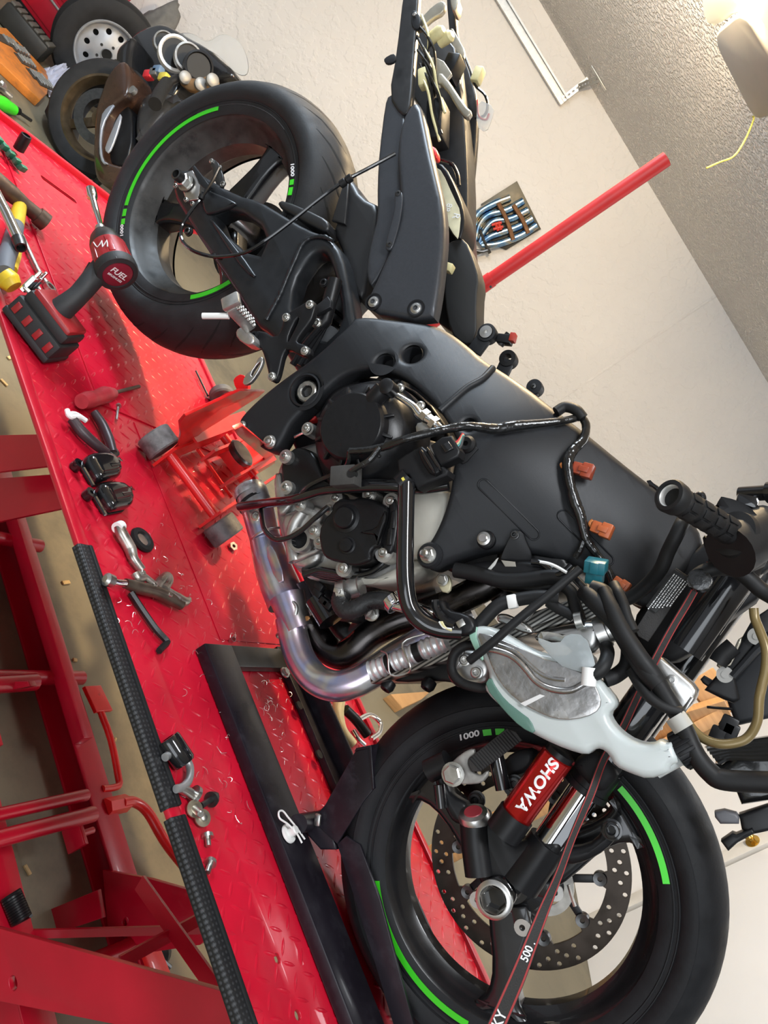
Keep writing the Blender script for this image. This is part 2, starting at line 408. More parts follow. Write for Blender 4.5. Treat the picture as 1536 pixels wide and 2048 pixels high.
def slotted(name, p, q, w, th, n, parent, nrm):
    p = Vector(p); q = Vector(q); L = (q - p).length; ux = (q - p).normalized(); uy = Vector(nrm).cross(ux).normalized()
    hs = []
    for i in range(n):
        c = L * (i + 0.5) / n
        hs.append([(c + 0.010 * math.cos(t), 0.006 * math.sin(t)) for t in [2 * PI * k / 12 for k in range(12)]])
    return plate_pts(name, [(0, -w / 2), (L, -w / 2), (L, w / 2), (0, w / 2)], th, GALV, parent, hs, 0.0006, None, p, ux, uy)
h1 = A - WU * 0.02 + WN * 0.012
h2 = Vector((h1.x, h1.y, h1.z + 0.17)) + WN * 0.02
slotted('hanger_strap', h1, h2 + Vector((0, 0, 0.03)), 0.04, 0.003, 6, tr, WN)
h3 = Vector((h2.x, h2.y, CZ - 0.004)) + WN * 0.22 + WU * 0.05
slotted('hanger_strap', h2 - Vector((0, 0, 0.05)), h3, 0.04, 0.003, 7, tr, WN)
box('ceiling_foot', h3 + Vector((0, 0, 0)), (0.18, 0.045, 0.006), GALV, tr, WU, WN, 0.001)

# garage door opener hanging under the ceiling, its lamp cover glowing warm
OZ = 1.80
OPG = mat('opener_grey', (0.36, 0.35, 0.32), 0.55, 0, 0.05, 10)
OPL = mat('opener_lens', (0.50, 0.47, 0.38), 0.45, 0, 0, emit=(1.0, 0.86, 0.55, 0.35))
q = [onZ(a, b, OZ) for a, b in K([1421, 73, 1484, 18, 1560, 150, 1545, 232, 1514, 241, 1497, 222])]
op = thing('door_opener', (q[0] + Vector((0, 0, 0))), 'grey garage door opener hung from the ceiling with a lit lamp cover', 'door opener')
flat('housing', chaikin([(v.x, v.y) for v in q], 2, True, .15), 0.17, OPG, op, OZ + 0.17, (), 0.012)
ql = [onZ(a, b, OZ + 0.03) for a, b in K([1396, -40, 1404, 38, 1424, 62, 1482, 14, 1560, 140, 1600, 100, 1520, -60])]
flat('lamp_cover', chaikin([(v.x, v.y) for v in ql], 2), 0.13, OPL, op, OZ + 0.16, (), 0.02)
for i in range(9):
    e = onZ(1402 + 2 * i, 0 + i * 7, OZ + 0.02)
    tube('lens_rib', [e + Vector((0, 0, 0.012)), e + Vector((0, 0, 0.12))], 0.004, OPL, op, 6)
for a, b in ((1440, 70), (1515, 215)):
    P = onZ(a, b, OZ + 0.1); bm = bmesh.new(); beam(bm, P, (P.x, P.y, CZ), 0.03, 0.003, (1, 0, 0)); bmo('hanger', bm, GALV, op)
bl = bpy.data.lights.new('opener_bulb', 'POINT'); bl.energy = 108; bl.color = (1.0, 0.74, 0.42); bl.shadow_soft_size = 0.06
blo = bpy.data.objects.new('opener_bulb', bl); COL.objects.link(blo); blo.location = onZ(1430, -190, OZ + 0.04)
YEL = mat('yellow_cord', (0.75, 0.72, 0.12), 0.6)
cs_ = onZ(1505, 232, OZ + 0.02); cD = (cs_ - CC).dot(CF)
o = tube('release_cord', [cs_, dep(1507, 240, cD), dep(1490, 280, cD - .02), dep(1468, 312, cD - .04), dep(1440, 324, cD - .05), dep(1413, 336, cD - .06)], 0.003, YEL, None, 6)
setp(o, 'thin yellow pull cord dangling from the garage door opener', 'cord')
# ---------------------------------------------------------------- red lift table
Y0, Y1 = -0.36, 0.395; XR, XF = -0.655, 1.95
lift = thing('lift_table', (0.6, 0.0, FZ), 'red hydraulic motorcycle lift table with diamond tread deck', 'lift table')
def rect(x0, x1, y0, y1): return [(x0, y0), (x1, y0), (x1, y1), (x0, y1)]
slot = [(-0.489 + 0.008 * math.sin(t) * 1.2, 0.02 + (0.052 * (1 if math.cos(t) > 0 else -1) + 0.008 * math.cos(t))) for t in [2 * PI * k / 20 for k in range(20)]]
hole = lambda P, r: [(P.x + r * math.cos(2 * PI * k / 14), P.y + r * math.sin(2 * PI * k / 14)) for k in range(14)]
h1, h2 = onZ(555, 1917, 0), onZ(596, 2030, 0)
well = rect(0.80, 1.30, 0.245, 0.36)
deck = flat('deck', rect(XR, XF, Y0 + 0.02, Y1), 0.006, REDT, lift, 0.0, [slot, hole(h1, 0.007), hole(h2, 0.007)], 0.001)
# raised centre insert panels whose joints show as steps
flat('deck_panel', chaikin(rect(-0.62, 0.318, -0.155, 0.375), 0), 0.0035, REDT, lift, 0.0035, [slot], 0.001)
flat('deck_panel', chaikin(rect(0.330, 0.86, -0.06, 0.375), 0), 0.0025, REDT, lift, 0.0025, (), 0.001)
# diamond tread: thousands of lens-shaped bumps in one mesh
bm = bmesh.new()
def tread(x, y, z, ang, L=0.0155, W=0.0036, h=0.0016):
    c, s = math.cos(ang), math.sin(ang)
    P = lambda u, v, w: bm.verts.new((x + u * c - v * s, y + u * s + v * c, z + w))
    e0, e1 = P(-L, 0, 0), P(L, 0, 0); l1, l2 = P(-L * .45, W * .85, 0), P(L * .45, W * .85, 0); r1, r2 = P(-L * .45, -W * .85, 0), P(L * .45, -W * .85, 0)
    t1, t2 = P(-L * .5, 0, h), P(L * .5, 0, h)
    for f in ((e0, t1, l1), (l1, t1, t2, l2), (l2, t2, e1), (e0, r1, t1), (r1, r2, t2, t1), (r2, e1, t2)): bm.faces.new(f)
pit = 0.0345
i = 0
x = XR + 0.02
while x < 1.75:
    j = 0; y = Y0 + 0.045
    while y < Y1 - 0.015:
        z = 0.0035 if (-0.615 < x < 0.31 and -0.148 < y < 0.37) else (0.0025 if (0.335 < x < 0.855 and -0.055 < y < 0.37) else 0.0)
        if not (abs(x + 0.489) < 0.03 and -0.06 < y < 0.1):
            tread(x + random.uniform(-.001, .001), y + random.uniform(-.001, .001), z, (0.55 if (i + j) % 2 else -0.75) + PI / 4 * 0 + (PI / 2 if (i + j) % 2 else 0) * 0.35)
        y += pit; j += 1
    x += pit * 0.72; i += 1
t = bmo('tread_pattern', bm, REDT, lift, 60); t['kind'] = 'stuff'
# rims
bm = bmesh.new(); beam(bm, (XR, Y0 + 0.018, -0.003), (XF, Y0 + 0.018, -0.003), 0.026, 0.012, (0, 0, 1), 0.004); bmo('side_rim', bm, RED, lift)
bm = bmesh.new(); beam(bm, (XR, Y1, -0.02), (XF, Y1, -0.02), 0.02, 0.055, (0, 0, 1), 0.003); bmo('side_rim', bm, RED, lift)
bm = bmesh.new(); beam(bm, (XR, Y0, -0.008), (XR, Y1, -0.008), 0.014, 0.05, (0, 0, 1), 0.003); bmo('end_rim', bm, RED, lift)
# ribbed rubber edge grips
GRIP = bpy.data.materials.new('grip_rubber'); GRIP.use_nodes = True; nt = GRIP.node_tree; b = nt.nodes['Principled BSDF']
b.inputs['Roughness'].default_value = 0.5
tc = nt.nodes.new('ShaderNodeTexCoord'); vo = nt.nodes.new('ShaderNodeTexVoronoi'); vo.inputs['Scale'].default_value = 135; vo.inputs['Randomness'].default_value = 0.0
nt.links.new(tc.outputs['Object'], vo.inputs['Vector'])
mr = nt.nodes.new('ShaderNodeMapRange'); mr.inputs['From Min'].default_value = 0.1; mr.inputs['From Max'].default_value = 0.55; nt.links.new(vo.outputs['Distance'], mr.inputs['Value'])
cx = nt.nodes.new('ShaderNodeMixRGB'); cx.inputs['Color1'].default_value = (0.085, 0.088, 0.095, 1); cx.inputs['Color2'].default_value = (0.006, 0.006, 0.007, 1)
nt.links.new(mr.outputs['Result'], cx.inputs['Fac']); nt.links.new(cx.outputs['Color'], b.inputs['Base Color'])
bp = nt.nodes.new('ShaderNodeBump'); bp.invert = True; bp.inputs['Strength'].default_value = 0.8; bp.inputs['Distance'].default_value = 0.002
nt.links.new(mr.outputs['Result'], bp.inputs['Height']); nt.links.new(bp.outputs['Normal'], b.inputs['Normal'])
for x0, x1 in ((0.700, 1.147), (1.160, 1.62)):
    bm = bmesh.new(); beam(bm, (x0, -0.3435, 0.002), (x1, -0.3435, 0.002), 0.026, 0.008, (0, 0, 1), 0.002)
    g = bmo('edge_grip', bm, GRIP, lift); bm = bmesh.new()
    beam(bm, (x0, -0.3325, 0.003), (x1, -0.3325, 0.003), 0.009, 0.010, (0, 0, 1), 0.003); bmo('grip_bead', bm, RUB, g); bm = bmesh.new(); beam(bm, (x0, -0.3560, -0.003), (x1, -0.3560, -0.003), 0.004, 0.014, (0, 0, 1), 0.001); bmo('grip_skirt', bm, GRIP, g)
# under-deck frame
for x in (-0.4, 1.75):
    bm = bmesh.new(); beam(bm, (x, Y0 + .03, -0.035), (x, Y1 - .02, -0.035), 0.04, 0.05); bmo('cross_member', bm, RED, lift)
# base frame on the floor
BZ = FZ + 0.07
def px3(px, py, z): return onZ(px, py, z)
for yy in (-0.16, 0.20):
    bm = bmesh.new()
    beam(bm, (-0.55, yy, FZ + 0.035), (1.7, yy, FZ + 0.035), 0.008, 0.07, (0, 0, 1), 0.002)
    s = 1 if yy > 0 else -1
    beam(bm, (-0.55, yy - s * 0.03, FZ + 0.068), (1.7, yy - s * 0.03, FZ + 0.068), 0.068, 0.006, (0, 0, 1), 0.002)
    beam(bm, (-0.55, yy - s * 0.03, FZ + 0.004), (1.7, yy - s * 0.03, FZ + 0.004), 0.068, 0.008, (0, 0, 1), 0.002)
    bmo('base_rail', bm, RED, lift)
    bm = bmesh.new(); beam(bm, (0.1, yy - s * 0.055, FZ + 0.09), (0.80, yy - s * 0.055, FZ + 0.09), 0.03, 0.035, (0, 0, 1), 0.001); bmo('roller_track', bm, RED, lift)
for x in (0.22, 0.62, 1.25):
    bm = bmesh.new(); add_tube(bm, [(x, -0.16, FZ + 0.06), (x, 0.235, FZ + 0.06)], 0.018, 14, 0); bmo('base_tie', bm, RED, lift)
# scissor arms: flat bars in lengthwise planes, cross braces between them
def arm(px, Y, th=0.010):
    return plate('scissor_arm', K(px), Y, th, RED, lift, (), 0.001, 0)
arm([-80, 872, 95, 868, 112, 930, -60, 950], -0.22)
arm([-80, 962, 112, 948, 137, 1014, -60, 1055], -0.14)
P1 = [(25, 1962)]
plate('scissor_arm', K([-80, 1835, 0, 1858, 240, 1925, 470, 1990, 500, 2100, 260, 2055, 0, 2003, -80, 1990]), -0.235, 0.012, RED, lift, [[(18, 1952), (30, 1950), (36, 1972), (28, 1985), (18, 1975)]], 0.001, 0)
plate('scissor_arm', K([205, 1740, 300, 1758, 395, 1785, 440, 1850, 400, 1890, 300, 1905, 215, 1855]), 0.13, 0.012, RED, lift, [[(242, 1845), (252, 1830), (258, 1842), (250, 1855)]], 0.001, 0)
plate('arm_bracket', K([-20, 1868, 195, 1780, 205, 1836, 60, 1885, -20, 1905]), 0.02, 0.010, RED, lift, (), 0.001, 0)
def brace(a, b, w, Ya, Yb):
    A_, B_ = onY(a[0], a[1], Ya), onY(b[0], b[1], Yb); bm = bmesh.new(); beam(bm, A_, B_, w, 0.006, CF * -1); bmo('cross_brace', bm, RED, lift)
brace((50, 1868), (420, 1858), 0.016, -0.10, 0.02)
brace((280, 1765), (440, 1990), 0.030, -0.05, -0.10)
brace((240, 1925), (410, 1832), 0.022, -0.16, 0.0)
plate('scissor_arm', K([-60, 2040, 60, 2000, 130, 2020, -20, 2080]), 0.1, 0.01, RED, lift, (), 0.001, 0)
# hydraulic ram and linkage bars
for a, b, z, r in (((-60, 1642), (172, 1590), -0.52, 0.013), ((-60, 1692), (186, 1628), -0.52, 0.017)):
    bm = bmesh.new(); add_tube(bm, [onZ(*a, z), onZ(*b, z)], r, 14, 0); bmo('link_bar', bm, RED, lift)
bm = bmesh.new(); add_tube(bm, [onZ(150, 1672, -0.55), onZ(186, 1660, -0.55)], 0.007, 10, 0); bmo('link_pin', bm, RED, lift)
box('link_lug', onZ(150, 1675, -0.55), (0.05, 0.012, 0.05), RED, lift, (1, 0, 0), (0, 1, 0), 0.002)
plate('pedal_bracket', K([-30, 1660, 12, 1690, 32, 1745, 10, 1758, -30, 1760]), 0.05, 0.01, RED, lift, (), 0.001, 0)
bm = bmesh.new(); add_tube(bm, [onZ(-40, 1372, -0.56), onZ(70, 1364, -0.56)], 0.02, 14, 0); bmo('link_bar', bm, RED, lift)
plate('link_fork', K([-30, 1365, 55, 1362, 60, 1372, -30, 1392]), -0.02, 0.02, RED, lift, (), 0.002, 0)
# foot pump pedal and release bar on the far rail
bm = bmesh.new(); add_tube(bm, [onZ(205, 1578, -0.58), onZ(224, 1576, -0.58), onZ(238, 1570, -0.58), onZ(236, 1550, -0.58), onZ(222, 1480, -0.575), onZ(200, 1420, -0.57)], 0.0085, 12, 3); pd = bmo('pump_lever', bm, REDJ, lift)
qq = [onZ(a, b, -0.56) for a, b in K([170, 1372, 202, 1370, 226, 1420, 194, 1423])]
flat('pedal_pad', [(v.x, v.y) for v in qq], 0.012, REDJ, pd, -0.56, (), 0.002)
bm = bmesh.new(); add_tube(bm, [onZ(212, 1615, -0.58), onZ(252, 1606, -0.58)], 0.021, 6, 0); bmo('release_socket', bm, REDJ, lift)
bm = bmesh.new(); add_tube(bm, [onZ(245, 1606, -0.57), onZ(268, 1604, -0.57), onZ(296, 1625, -0.57), onZ(335, 1690, -0.57), onZ(400, 1770, -0.57)], 0.0125, 14, 6); bmo('release_bar', bm, REDJ, lift)
# return spring
pts = []
s0, s1 = onZ(22, 1790, -0.56), onZ(44, 1842, -0.56); ax = (s1 - s0); u, v, w = frame_of(ax)
for k in range(0, 11 * 12 + 1):
    t = k / (11 * 12); pts.append(s0 + ax * t + (u * math.cos(k / 12 * 2 * PI) + v * math.sin(k / 12 * 2 * PI)) * 0.016)
tube('return_spring', pts, 0.0035, BLK, lift, 6, 0)
lathe('caster', onZ(312, 1905, -0.60), (0, 1, 0), [(0, -.015), (.03, -.015), (.035, 0), (.03, .015), (0, .015)], BLK, lift, 20)
box('caster_plate', onZ(300, 1900, -0.57), (0.12, 0.05, 0.012), REDJ, lift, (1, 0, 0.1), (0, 1, 0), 0.002)
tube('caster_axle', [onZ(306, 1905, -0.58), onZ(340, 1935, -0.58)], 0.006, DSTEEL, lift, 8)
# ---------------------------------------------------------------- motorcycle: root and wheels
bike = thing('motorcycle', (0.72, 0.0, 0.0), 'stripped black sport motorcycle with bare frame and green rim tape on lift', 'motorcycle')
RC = Vector((0, 0, 0.375)); FC = Vector((1.445, 0, 0.305)); STEER = 0.0836
def ang(px, py, C, Y=0.0):
    P = onY(px, py, Y); return math.atan2(P.z - C.z, P.x - C.x)
def arc_strip(name, C, r0, r1, a0, a1, Y, m, parent, n=40):
    bm = bmesh.new(); vs = []
    for k in range(n + 1):
        a = a0 + (a1 - a0) * k / n
        vs.append([bm.verts.new(C + Vector((r * math.cos(a), y, r * math.sin(a)))) for r, y in ((r0, Y), (r1, Y), (r1, Y + 0.0012), (r0, Y + 0.0012))])
    for A_, B_ in zip(vs, vs[1:]):
        for i in range(4): bm.faces.new((A_[i], A_[(i + 1) % 4], B_[(i + 1) % 4], B_[i]))
    bm.faces.new(vs[0]); bm.faces.new(vs[-1])
    return bmo(name, bm, m, parent, 30)
def tyre(parent, C, R, tw, Rb, rw, m, prof):
    P = [(Rb - 0.006, -rw + 0.004), (Rb + 0.002, -rw - 0.002)] + [(Rb + (R - Rb) * t, -tw * w) for t, w in prof]
    k = [(Rb + 0.002, -rw - 0.002), (Rb + 0.013, -rw - 0.0035), (Rb + 0.0135, -rw - 0.0055), (Rb + 0.0155, -rw - 0.0055), (Rb + 0.016, -rw - 0.0038), (Rb + 0.0205, -rw - 0.0048), (Rb + 0.021, -rw - 0.0064), (Rb + 0.0225, -rw - 0.0064), (Rb + 0.023, -rw - 0.0052)]
    P = [P[0]] + k + [q for q in P[2:] if q[0] > Rb + 0.024]
    P = P + [(r, -h) for r, h in P[::-1][1:]]
    return lathe('tyre', C, (0, 1, 0), P, m, parent, 96, None, 50)
def rim(parent, C, Rb, rw, m, drop, n=96):
    P = [(Rb + 0.012, -rw - 0.003), (Rb + 0.013, -rw + 0.003), (Rb, -rw + 0.010), (Rb - 0.004, -rw * 0.6), (Rb - drop - 0.004, -rw * 0.35), (Rb - drop - 0.004, rw * 0.35), (Rb - 0.004, rw * 0.6), (Rb, rw - 0.010), (Rb + 0.013, rw - 0.003), (Rb + 0.012, rw + 0.003),
         (Rb + 0.004, rw + 0.001), (Rb - 0.010, rw * 0.8), (Rb - 0.014, rw * 0.55), (Rb - drop - 0.014, rw * 0.25), (Rb - drop - 0.014, -rw * 0.25), (Rb - 0.014, -rw * 0.55), (Rb - 0.010, -rw * 0.8), (Rb + 0.004, -rw - 0.001), (Rb + 0.012, -rw - 0.003)]
    return lathe('rim', C, (0, 1, 0), P, m, parent, n, None, 40)
def spoke(parent, C, a, r0, r1, w0, w1, wf, th, Yf, m, name='spoke'):
    pr = [(r0, -w0), (r0 + (r1 - r0) * .25, -w0 * .85), (r0 + (r1 - r0) * .62, -w1), (r1 - 0.022, -w1 * 1.15), (r1 - 0.006, -wf * .75), (r1, -wf), (r1 + 0.004, 0), (r1, wf), (r1 - 0.006, wf * .75), (r1 - 0.022, w1 * 1.15), (r0 + (r1 - r0) * .62, w1), (r0 + (r1 - r0) * .25, w0 * .85), (r0, w0)]
    return plate_pts(name, chaikin(pr, 1), th, m, parent, (), 0.012, None, C + Vector((0, Yf, 0)), (math.cos(a), 0, math.sin(a)), (-math.sin(a), 0, math.cos(a)), 60, 0, None, 3)
def rim_text(C, txt, a, r, Y, size, parent, m=WHT):
    o = C + Vector((r * math.cos(a), Y, r * math.sin(a)))
    return textm('rim_lettering', txt, size, o, (math.sin(a), 0, -math.cos(a)), (math.cos(a), 0, math.sin(a)), m, parent, 0.0004, 0.1, 0.0003, 1.45)

# ---- rear wheel
rw_ = bpy.data.objects.new('rear_wheel', None); COL.objects.link(rw_); rw_.parent = bike
RWH = 0.083; RR = 0.316
ty = tyre(rw_, RC, RR, 0.097, 0.2159, RWH, TYREW, [(.12, .93), (.30, .99), (.50, 1.0), (.62, .955), (.74, .83), (.85, .65), (.93, .44), (.98, .22), (1, 0)])
rim(rw_, RC, 0.2159, RWH, RIMD, 0.022)
aw = [ang(560, 320, RC, -0.0), ang(345, 445, RC, -0.02)]
a_mid = aw[0]
for k in range(3): spoke(rw_, RC, aw[0] + k * 2 * PI / 3, 0.045, 0.192, 0.036, 0.024, 0.05, 0.055, -0.028, RIM)
lathe('hub', RC, (0, 1, 0), [(0, -.075), (.035, -.075), (.04, -.05), (.056, -.04), (.056, .05), (.05, .08), (0, .08)], RIM, rw_, 40)
# green tape, dashes and lettering on the near rim lip
YT = -RWH - 0.0045
def rtape(p0, p1, C=RC, Y=YT, rr=(0.2180, 0.2275), par=rw_):
    a0, a1 = ang(*p0, C, Y), ang(*p1, C, Y)
    d = a1 - a0
    while d > PI: d -= 2 * PI
    while d < -PI: d += 2 * PI
    return arc_strip('rim_tape', C, rr[0], rr[1], a0, a0 + d, Y, GRN, par, max(4, int(abs(d) * 40)))
rtape((436, 217), (257, 410)); rtape((256, 417), (252, 431)); rtape((252, 436), (250, 447)); rtape((468, 563), (380, 600))
rtape((587, 358), (585, 369)); rtape((584, 374), (580, 390))
rim_text(RC, '1000', ang(588, 338, RC, YT), 0.223, YT - 0.0004, 0.011, rw_)
rim_text(RC, '1000', ang(249, 460, RC, YT), 0.223, YT - 0.0004, 0.011, rw_)
arc_strip('rim_pinstripe', RC, 0.2285, 0.2295, ang(436, 217, RC), ang(587, 330, RC), YT, mat('rim_edge', (0.35, 0.36, 0.38), 0.3, 0.8), rw_)
# sipes in the tread
def tyre_pt(C, a, w, R, tw):
    # w -1..1 across the tread
    prof = [(0, 1.0), (.22, .98), (.44, .93), (.65, .85), (.83, .74), (.955, .62), (1.0, .50)]
    x = abs(w)
    for (w0, t0), (w1, t1) in zip(prof, prof[1:]):
        if x <= w1: t = t0 + (t1 - t0) * (x - w0) / (w1 - w0); break
    else: t = .5
    r = 0.2159 + (R - 0.2159) * t
    return C + Vector((r * math.cos(a), w * tw, r * math.sin(a))), Vector((math.cos(a), w * 0.8, math.sin(a))).normalized()
SIPE = mat('sipe_black', (0.004, 0.004, 0.004), 0.9)
def sipes(parent, C, R, tw, n, a_off, span):
    bm = bmesh.new()
    for k in range(n):
        for sgn in (-1, 1):
            a0 = a_off + 2 * PI * k / n + (PI / n if sgn > 0 else 0)
            L = []
            for j in range(7):
                t = j / 6; P, N = tyre_pt(C, a0 + span * t, sgn * (0.12 + 0.72 * t ** 0.8), R, tw); L.append((P, N, math.sin(PI * min(1, t * .9 + .08)) * 0.0022 + 0.0004))
            for (P, N, w), (P2, N2, w2) in zip(L, L[1:]):
                T = (P2 - P).normalized(); B_ = N.cross(T)
                q = [P - B_ * w + N * .0005, P + B_ * w + N * .0005, P2 + B_ * w2 + N2 * .0005, P2 - B_ * w2 + N2 * .0005]
                bm.faces.new([bm.verts.new(v) for v in q])
    o = bmo('tread_sipes', bm, SIPE, parent, 0); o['kind'] = 'stuff'
sipes(ty, RC, RR, 0.097, 26, 0.1, 0.34)
# chain-side sprocket and brake disc, seen through the spokes
lathe('sprocket', RC, (0, 1, 0), [(.05, .092), (.105, .092), (.105, .098), (.05, .098), (.05, .092)], DSTEEL, rw_, 44)
lathe('cush_hub', RC, (0, 1, 0), [(.0, .06), (.075, .06), (.075, .09), (0, .09)], RIM, rw_, 40)

# ---- front wheel (built straight, then turned a few degrees with the bars)
before = set(bpy.data.objects)
fw_ = bpy.data.objects.new('front_wheel', None); COL.objects.link(fw_); fw_.parent = bike
FWH = 0.047
fty = tyre(fw_, FC, 0.303, 0.061, 0.2159, FWH, TYRE, [(.12, .90), (.36, .985), (.48, 1.0), (.53, 1.0), (.535, .985), (.55, .975), (.62, .94), (.75, .80), (.86, .61), (.94, .40), (.985, .2), (1, 0)])
rim(fw_, FC, 0.2159, FWH, RIM, 0.016)
sa = [ang(1010, 1925, FC, -0.02), ang(1235, 1650, FC, -0.02), ang(880, 1585, FC, -0.02)]
for a in sa: spoke(fw_, FC, a, 0.04, 0.200, 0.040, 0.020, 0.052, 0.05, -0.030, RIM)
lathe('hub', FC, (0, 1, 0), [(0, -.058), (.028, -.058), (.034, -.035), (.05, -.03), (.052, .03), (.045, .055), (0, .055)], RIM, fw_, 40)
for k in range(5):                                  # bare disc mounts on the near side of the hub
    a = sa[0] + 0.35 + k * 2 * PI / 5; d = Vector((math.cos(a), 0, math.sin(a)))
    bm = bmesh.new(); beam(bm, FC + d * 0.035 + Vector((0, -.035, 0)), FC + d * 0.068 + Vector((0, -.035, 0)), 0.026, 0.022, AY, 0.004); q = bmo('disc_mount', bm, RIM, fw_)
    P = FC + d * 0.064 + Vector((0, -0.047, 0))
    lathe('mount_face', P, AY, [(0.0045, -0.002), (0.0045, 0.001), (0.0125, 0.001), (0.0125, -0.003)], ALUB, q, 18)
# far side brake disc: drilled rotor, carrier arms, floating buttons
rot_holes = []
for k in range(30):
    a = 2 * PI * k / 30
    for j, (rr, da) in enumerate(((0.157, 0.0), (0.139, 0.02), (0.148, 0.105))):
        if j == 1 and k % 3 == 1: continue
        if j == 2 and k % 3 == 0: continue
        rot_holes.append([(rr * math.cos(a + da) + .0038 * math.cos(t), rr * math.sin(a + da) + .0038 * math.sin(t)) for t in [2 * PI * i / 10 for i in range(10)]])
DISC = mat('disc_brown', (0.055, 0.045, 0.038), 0.32, 0.9, 0.2, 30)
inner = []
for k in range(120):
    a = 2 * PI * k / 120; w = (a * 10 / (2 * PI)) % 1.0
    r = 0.128 - (0.016 if abs(w - 0.5) < 0.16 else 0.0)
    inner.append((r * math.cos(a), r * math.sin(a)))
YD = 0.060
plate_pts('brake_disc', [(0.165 * math.cos(2 * PI * k / 96), 0.165 * math.sin(2 * PI * k / 96)) for k in range(96)], 0.0055, DISC, fw_, [inner] + rot_holes, 0.0004, None, FC + Vector((0, YD, 0)), (1, 0, 0), (0, 0, 1), 40, 0, None, 0)
dc = bpy.data.objects[[o.name for o in bpy.data.objects if o.name.startswith('brake_disc')][0]]
for k in range(10):
    a = 2 * PI * (k + 0.5) / 10; d = Vector((math.cos(a), 0, math.sin(a)))
    lathe('disc_button', FC + d * 0.117 + Vector((0, YD - 0.003, 0)), AY, [(0.004, -.004), (0.004, 0), (.0105, 0.001), (.0115, -.002), (.0115, -.01), (0, -.01)], DSTEEL, dc, 18)
for k in range(5):
    a = 2 * PI * (k + 0.5) / 5
    for da in (-0.30, 0.30):
        p0 = FC + Vector((0.05 * math.cos(a), YD + .004, 0.05 * math.sin(a))); p1 = FC + Vector((0.112 * math.cos(a + da), YD + .003, 0.112 * math.sin(a + da)))
        bm = bmesh.new(); beam(bm, p0, p1, 0.012, 0.006, AY, 0.001); bmo('disc_carrier', bm, BLK, dc)
YTF = -FWH - 0.0045
def ftape(p0, p1, Y): return rtape(p0, p1, FC, Y, (0.2180, 0.2275), fw_)
# tape ends measured on the turned wheel
Mst = Matrix.Translation(FC) @ Matrix.Rotation(STEER, 4, 'Z') @ Matrix.Translation(-FC)
def fang(px, py, Y=YTF):
    n = Mst.to_3x3() @ Vector((0, 1, 0)); p0 = Mst @ (FC + Vector((0, Y, 0)))
    P = Mst.inverted() @ onPl(px, py, p0, n); return math.atan2(P.z - FC.z, P.x - FC.x)
def ftape(p0, p1):
    a0, a1 = fang(*p0), fang(*p1); d = a1 - a0
    while d > PI: d -= 2 * PI
    while d < -PI: d += 2 * PI
    return arc_strip('rim_tape', FC, 0.2180, 0.2275, a0, a0 + d, YTF, GRN, fw_, max(4, int(abs(d) * 40)))
ftape((748, 1762), (935, 2050)); ftape((1238, 1577), (1333, 1768)); ftape((965, 1462), (982, 1458)); ftape((990, 1457), (1008, 1453))
rim_text(FC, '1000', fang(936, 1468), 0.223, YTF - 0.0004, 0.0125, fw_)
tw_ = fang(1107, 2022, 0)
for k, (dx, m_) in enumerate(((-0.012, STEEL), (0.02, STEEL))):
    a = tw_ + dx; d = Vector((math.cos(a), 0, math.sin(a))); t = Vector((-math.sin(a), 0, math.cos(a)))
    box('balance_weight', FC + d * 0.2045 + Vector((0, -0.022 - .012 * k, 0)), (0.05 if k == 0 else 0.02, 0.012, 0.005), m_, fw_, t, (0, 1, 0), 0.0012)
for o in set(bpy.data.objects) - before:
    if o.type == 'MESH': o.data.transform(Matrix.Translation(-bike.location) @ Mst @ Matrix.Translation(bike.location))
# axle: big hollow hex sleeve on the near side
FAX = onY(990, 1797, -0.139)
lathe('front_axle', FAX, AY, [(0, -.22), (.012, -.22), (.0165, -.03), (.0165, -0.002), (.0255, -0.002), (.0265, 0.0), (.0265, 0.008), (.0225, .0105), (.0195, .0105)], ALUB, bike, 40)
lathe('axle_socket', FAX, AY, [(.0200, .0105), (.0175, .006), (.0165, -.012), (0, -.012)], STEEL, bike, 6)
# ---------------------------------------------------------------- swingarm, frame, subframe
def sstep(a, b, x):
    t = max(0, min(1, (x - a) / (b - a))); return t * t * (3 - 2 * t)
def gF(X, Z):                                  # outer skin of the right frame member
    y = -0.172 - 0.016 * sstep(0.62, 0.86, X) + 0.115 * sstep(0.86, 1.22, X)
    zc = 0.52 + 0.30 * (X - 0.6)
    return y + 1.15 * max(0.0, Z - zc) ** 1.5
def gS(X, Z): return -0.112 + 0.045 * sstep(0.5, 0.0, X)
HUGR = mat('hugger_black', (0.014, 0.014, 0.015), 0.42, 0, 0.05, 50)

swing = bpy.data.objects.new('swingarm', None); COL.objects.link(swing); swing.parent = bike
sw_out = K([343, 352, 356, 338, 384, 336, 406, 350, 470, 387, 515, 398, 560, 425, 612, 456, 655, 470, 684, 505, 700, 583, 708, 640, 730, 720, 690, 800, 620, 800, 580, 720, 540, 668, 508, 648, 460, 567, 402, 485, 362, 420, 345, 392])
sw_h1 = K([415, 434, 466, 412, 538, 464, 512, 525])
sw_h2 = K([577, 632, 587, 560, 610, 523, 628, 503, 647, 500, 660, 523, 677, 587, 683, 650, 640, 690])
arm_r = plate('arm', sw_out, -0.125, 0.052, SWG, swing, [sw_h1, sw_h2], 0.012, 1, 1, 0, None, 50, 3)
la = copy_part(arm_r, swing); la.location = (0, 0.205, 0)
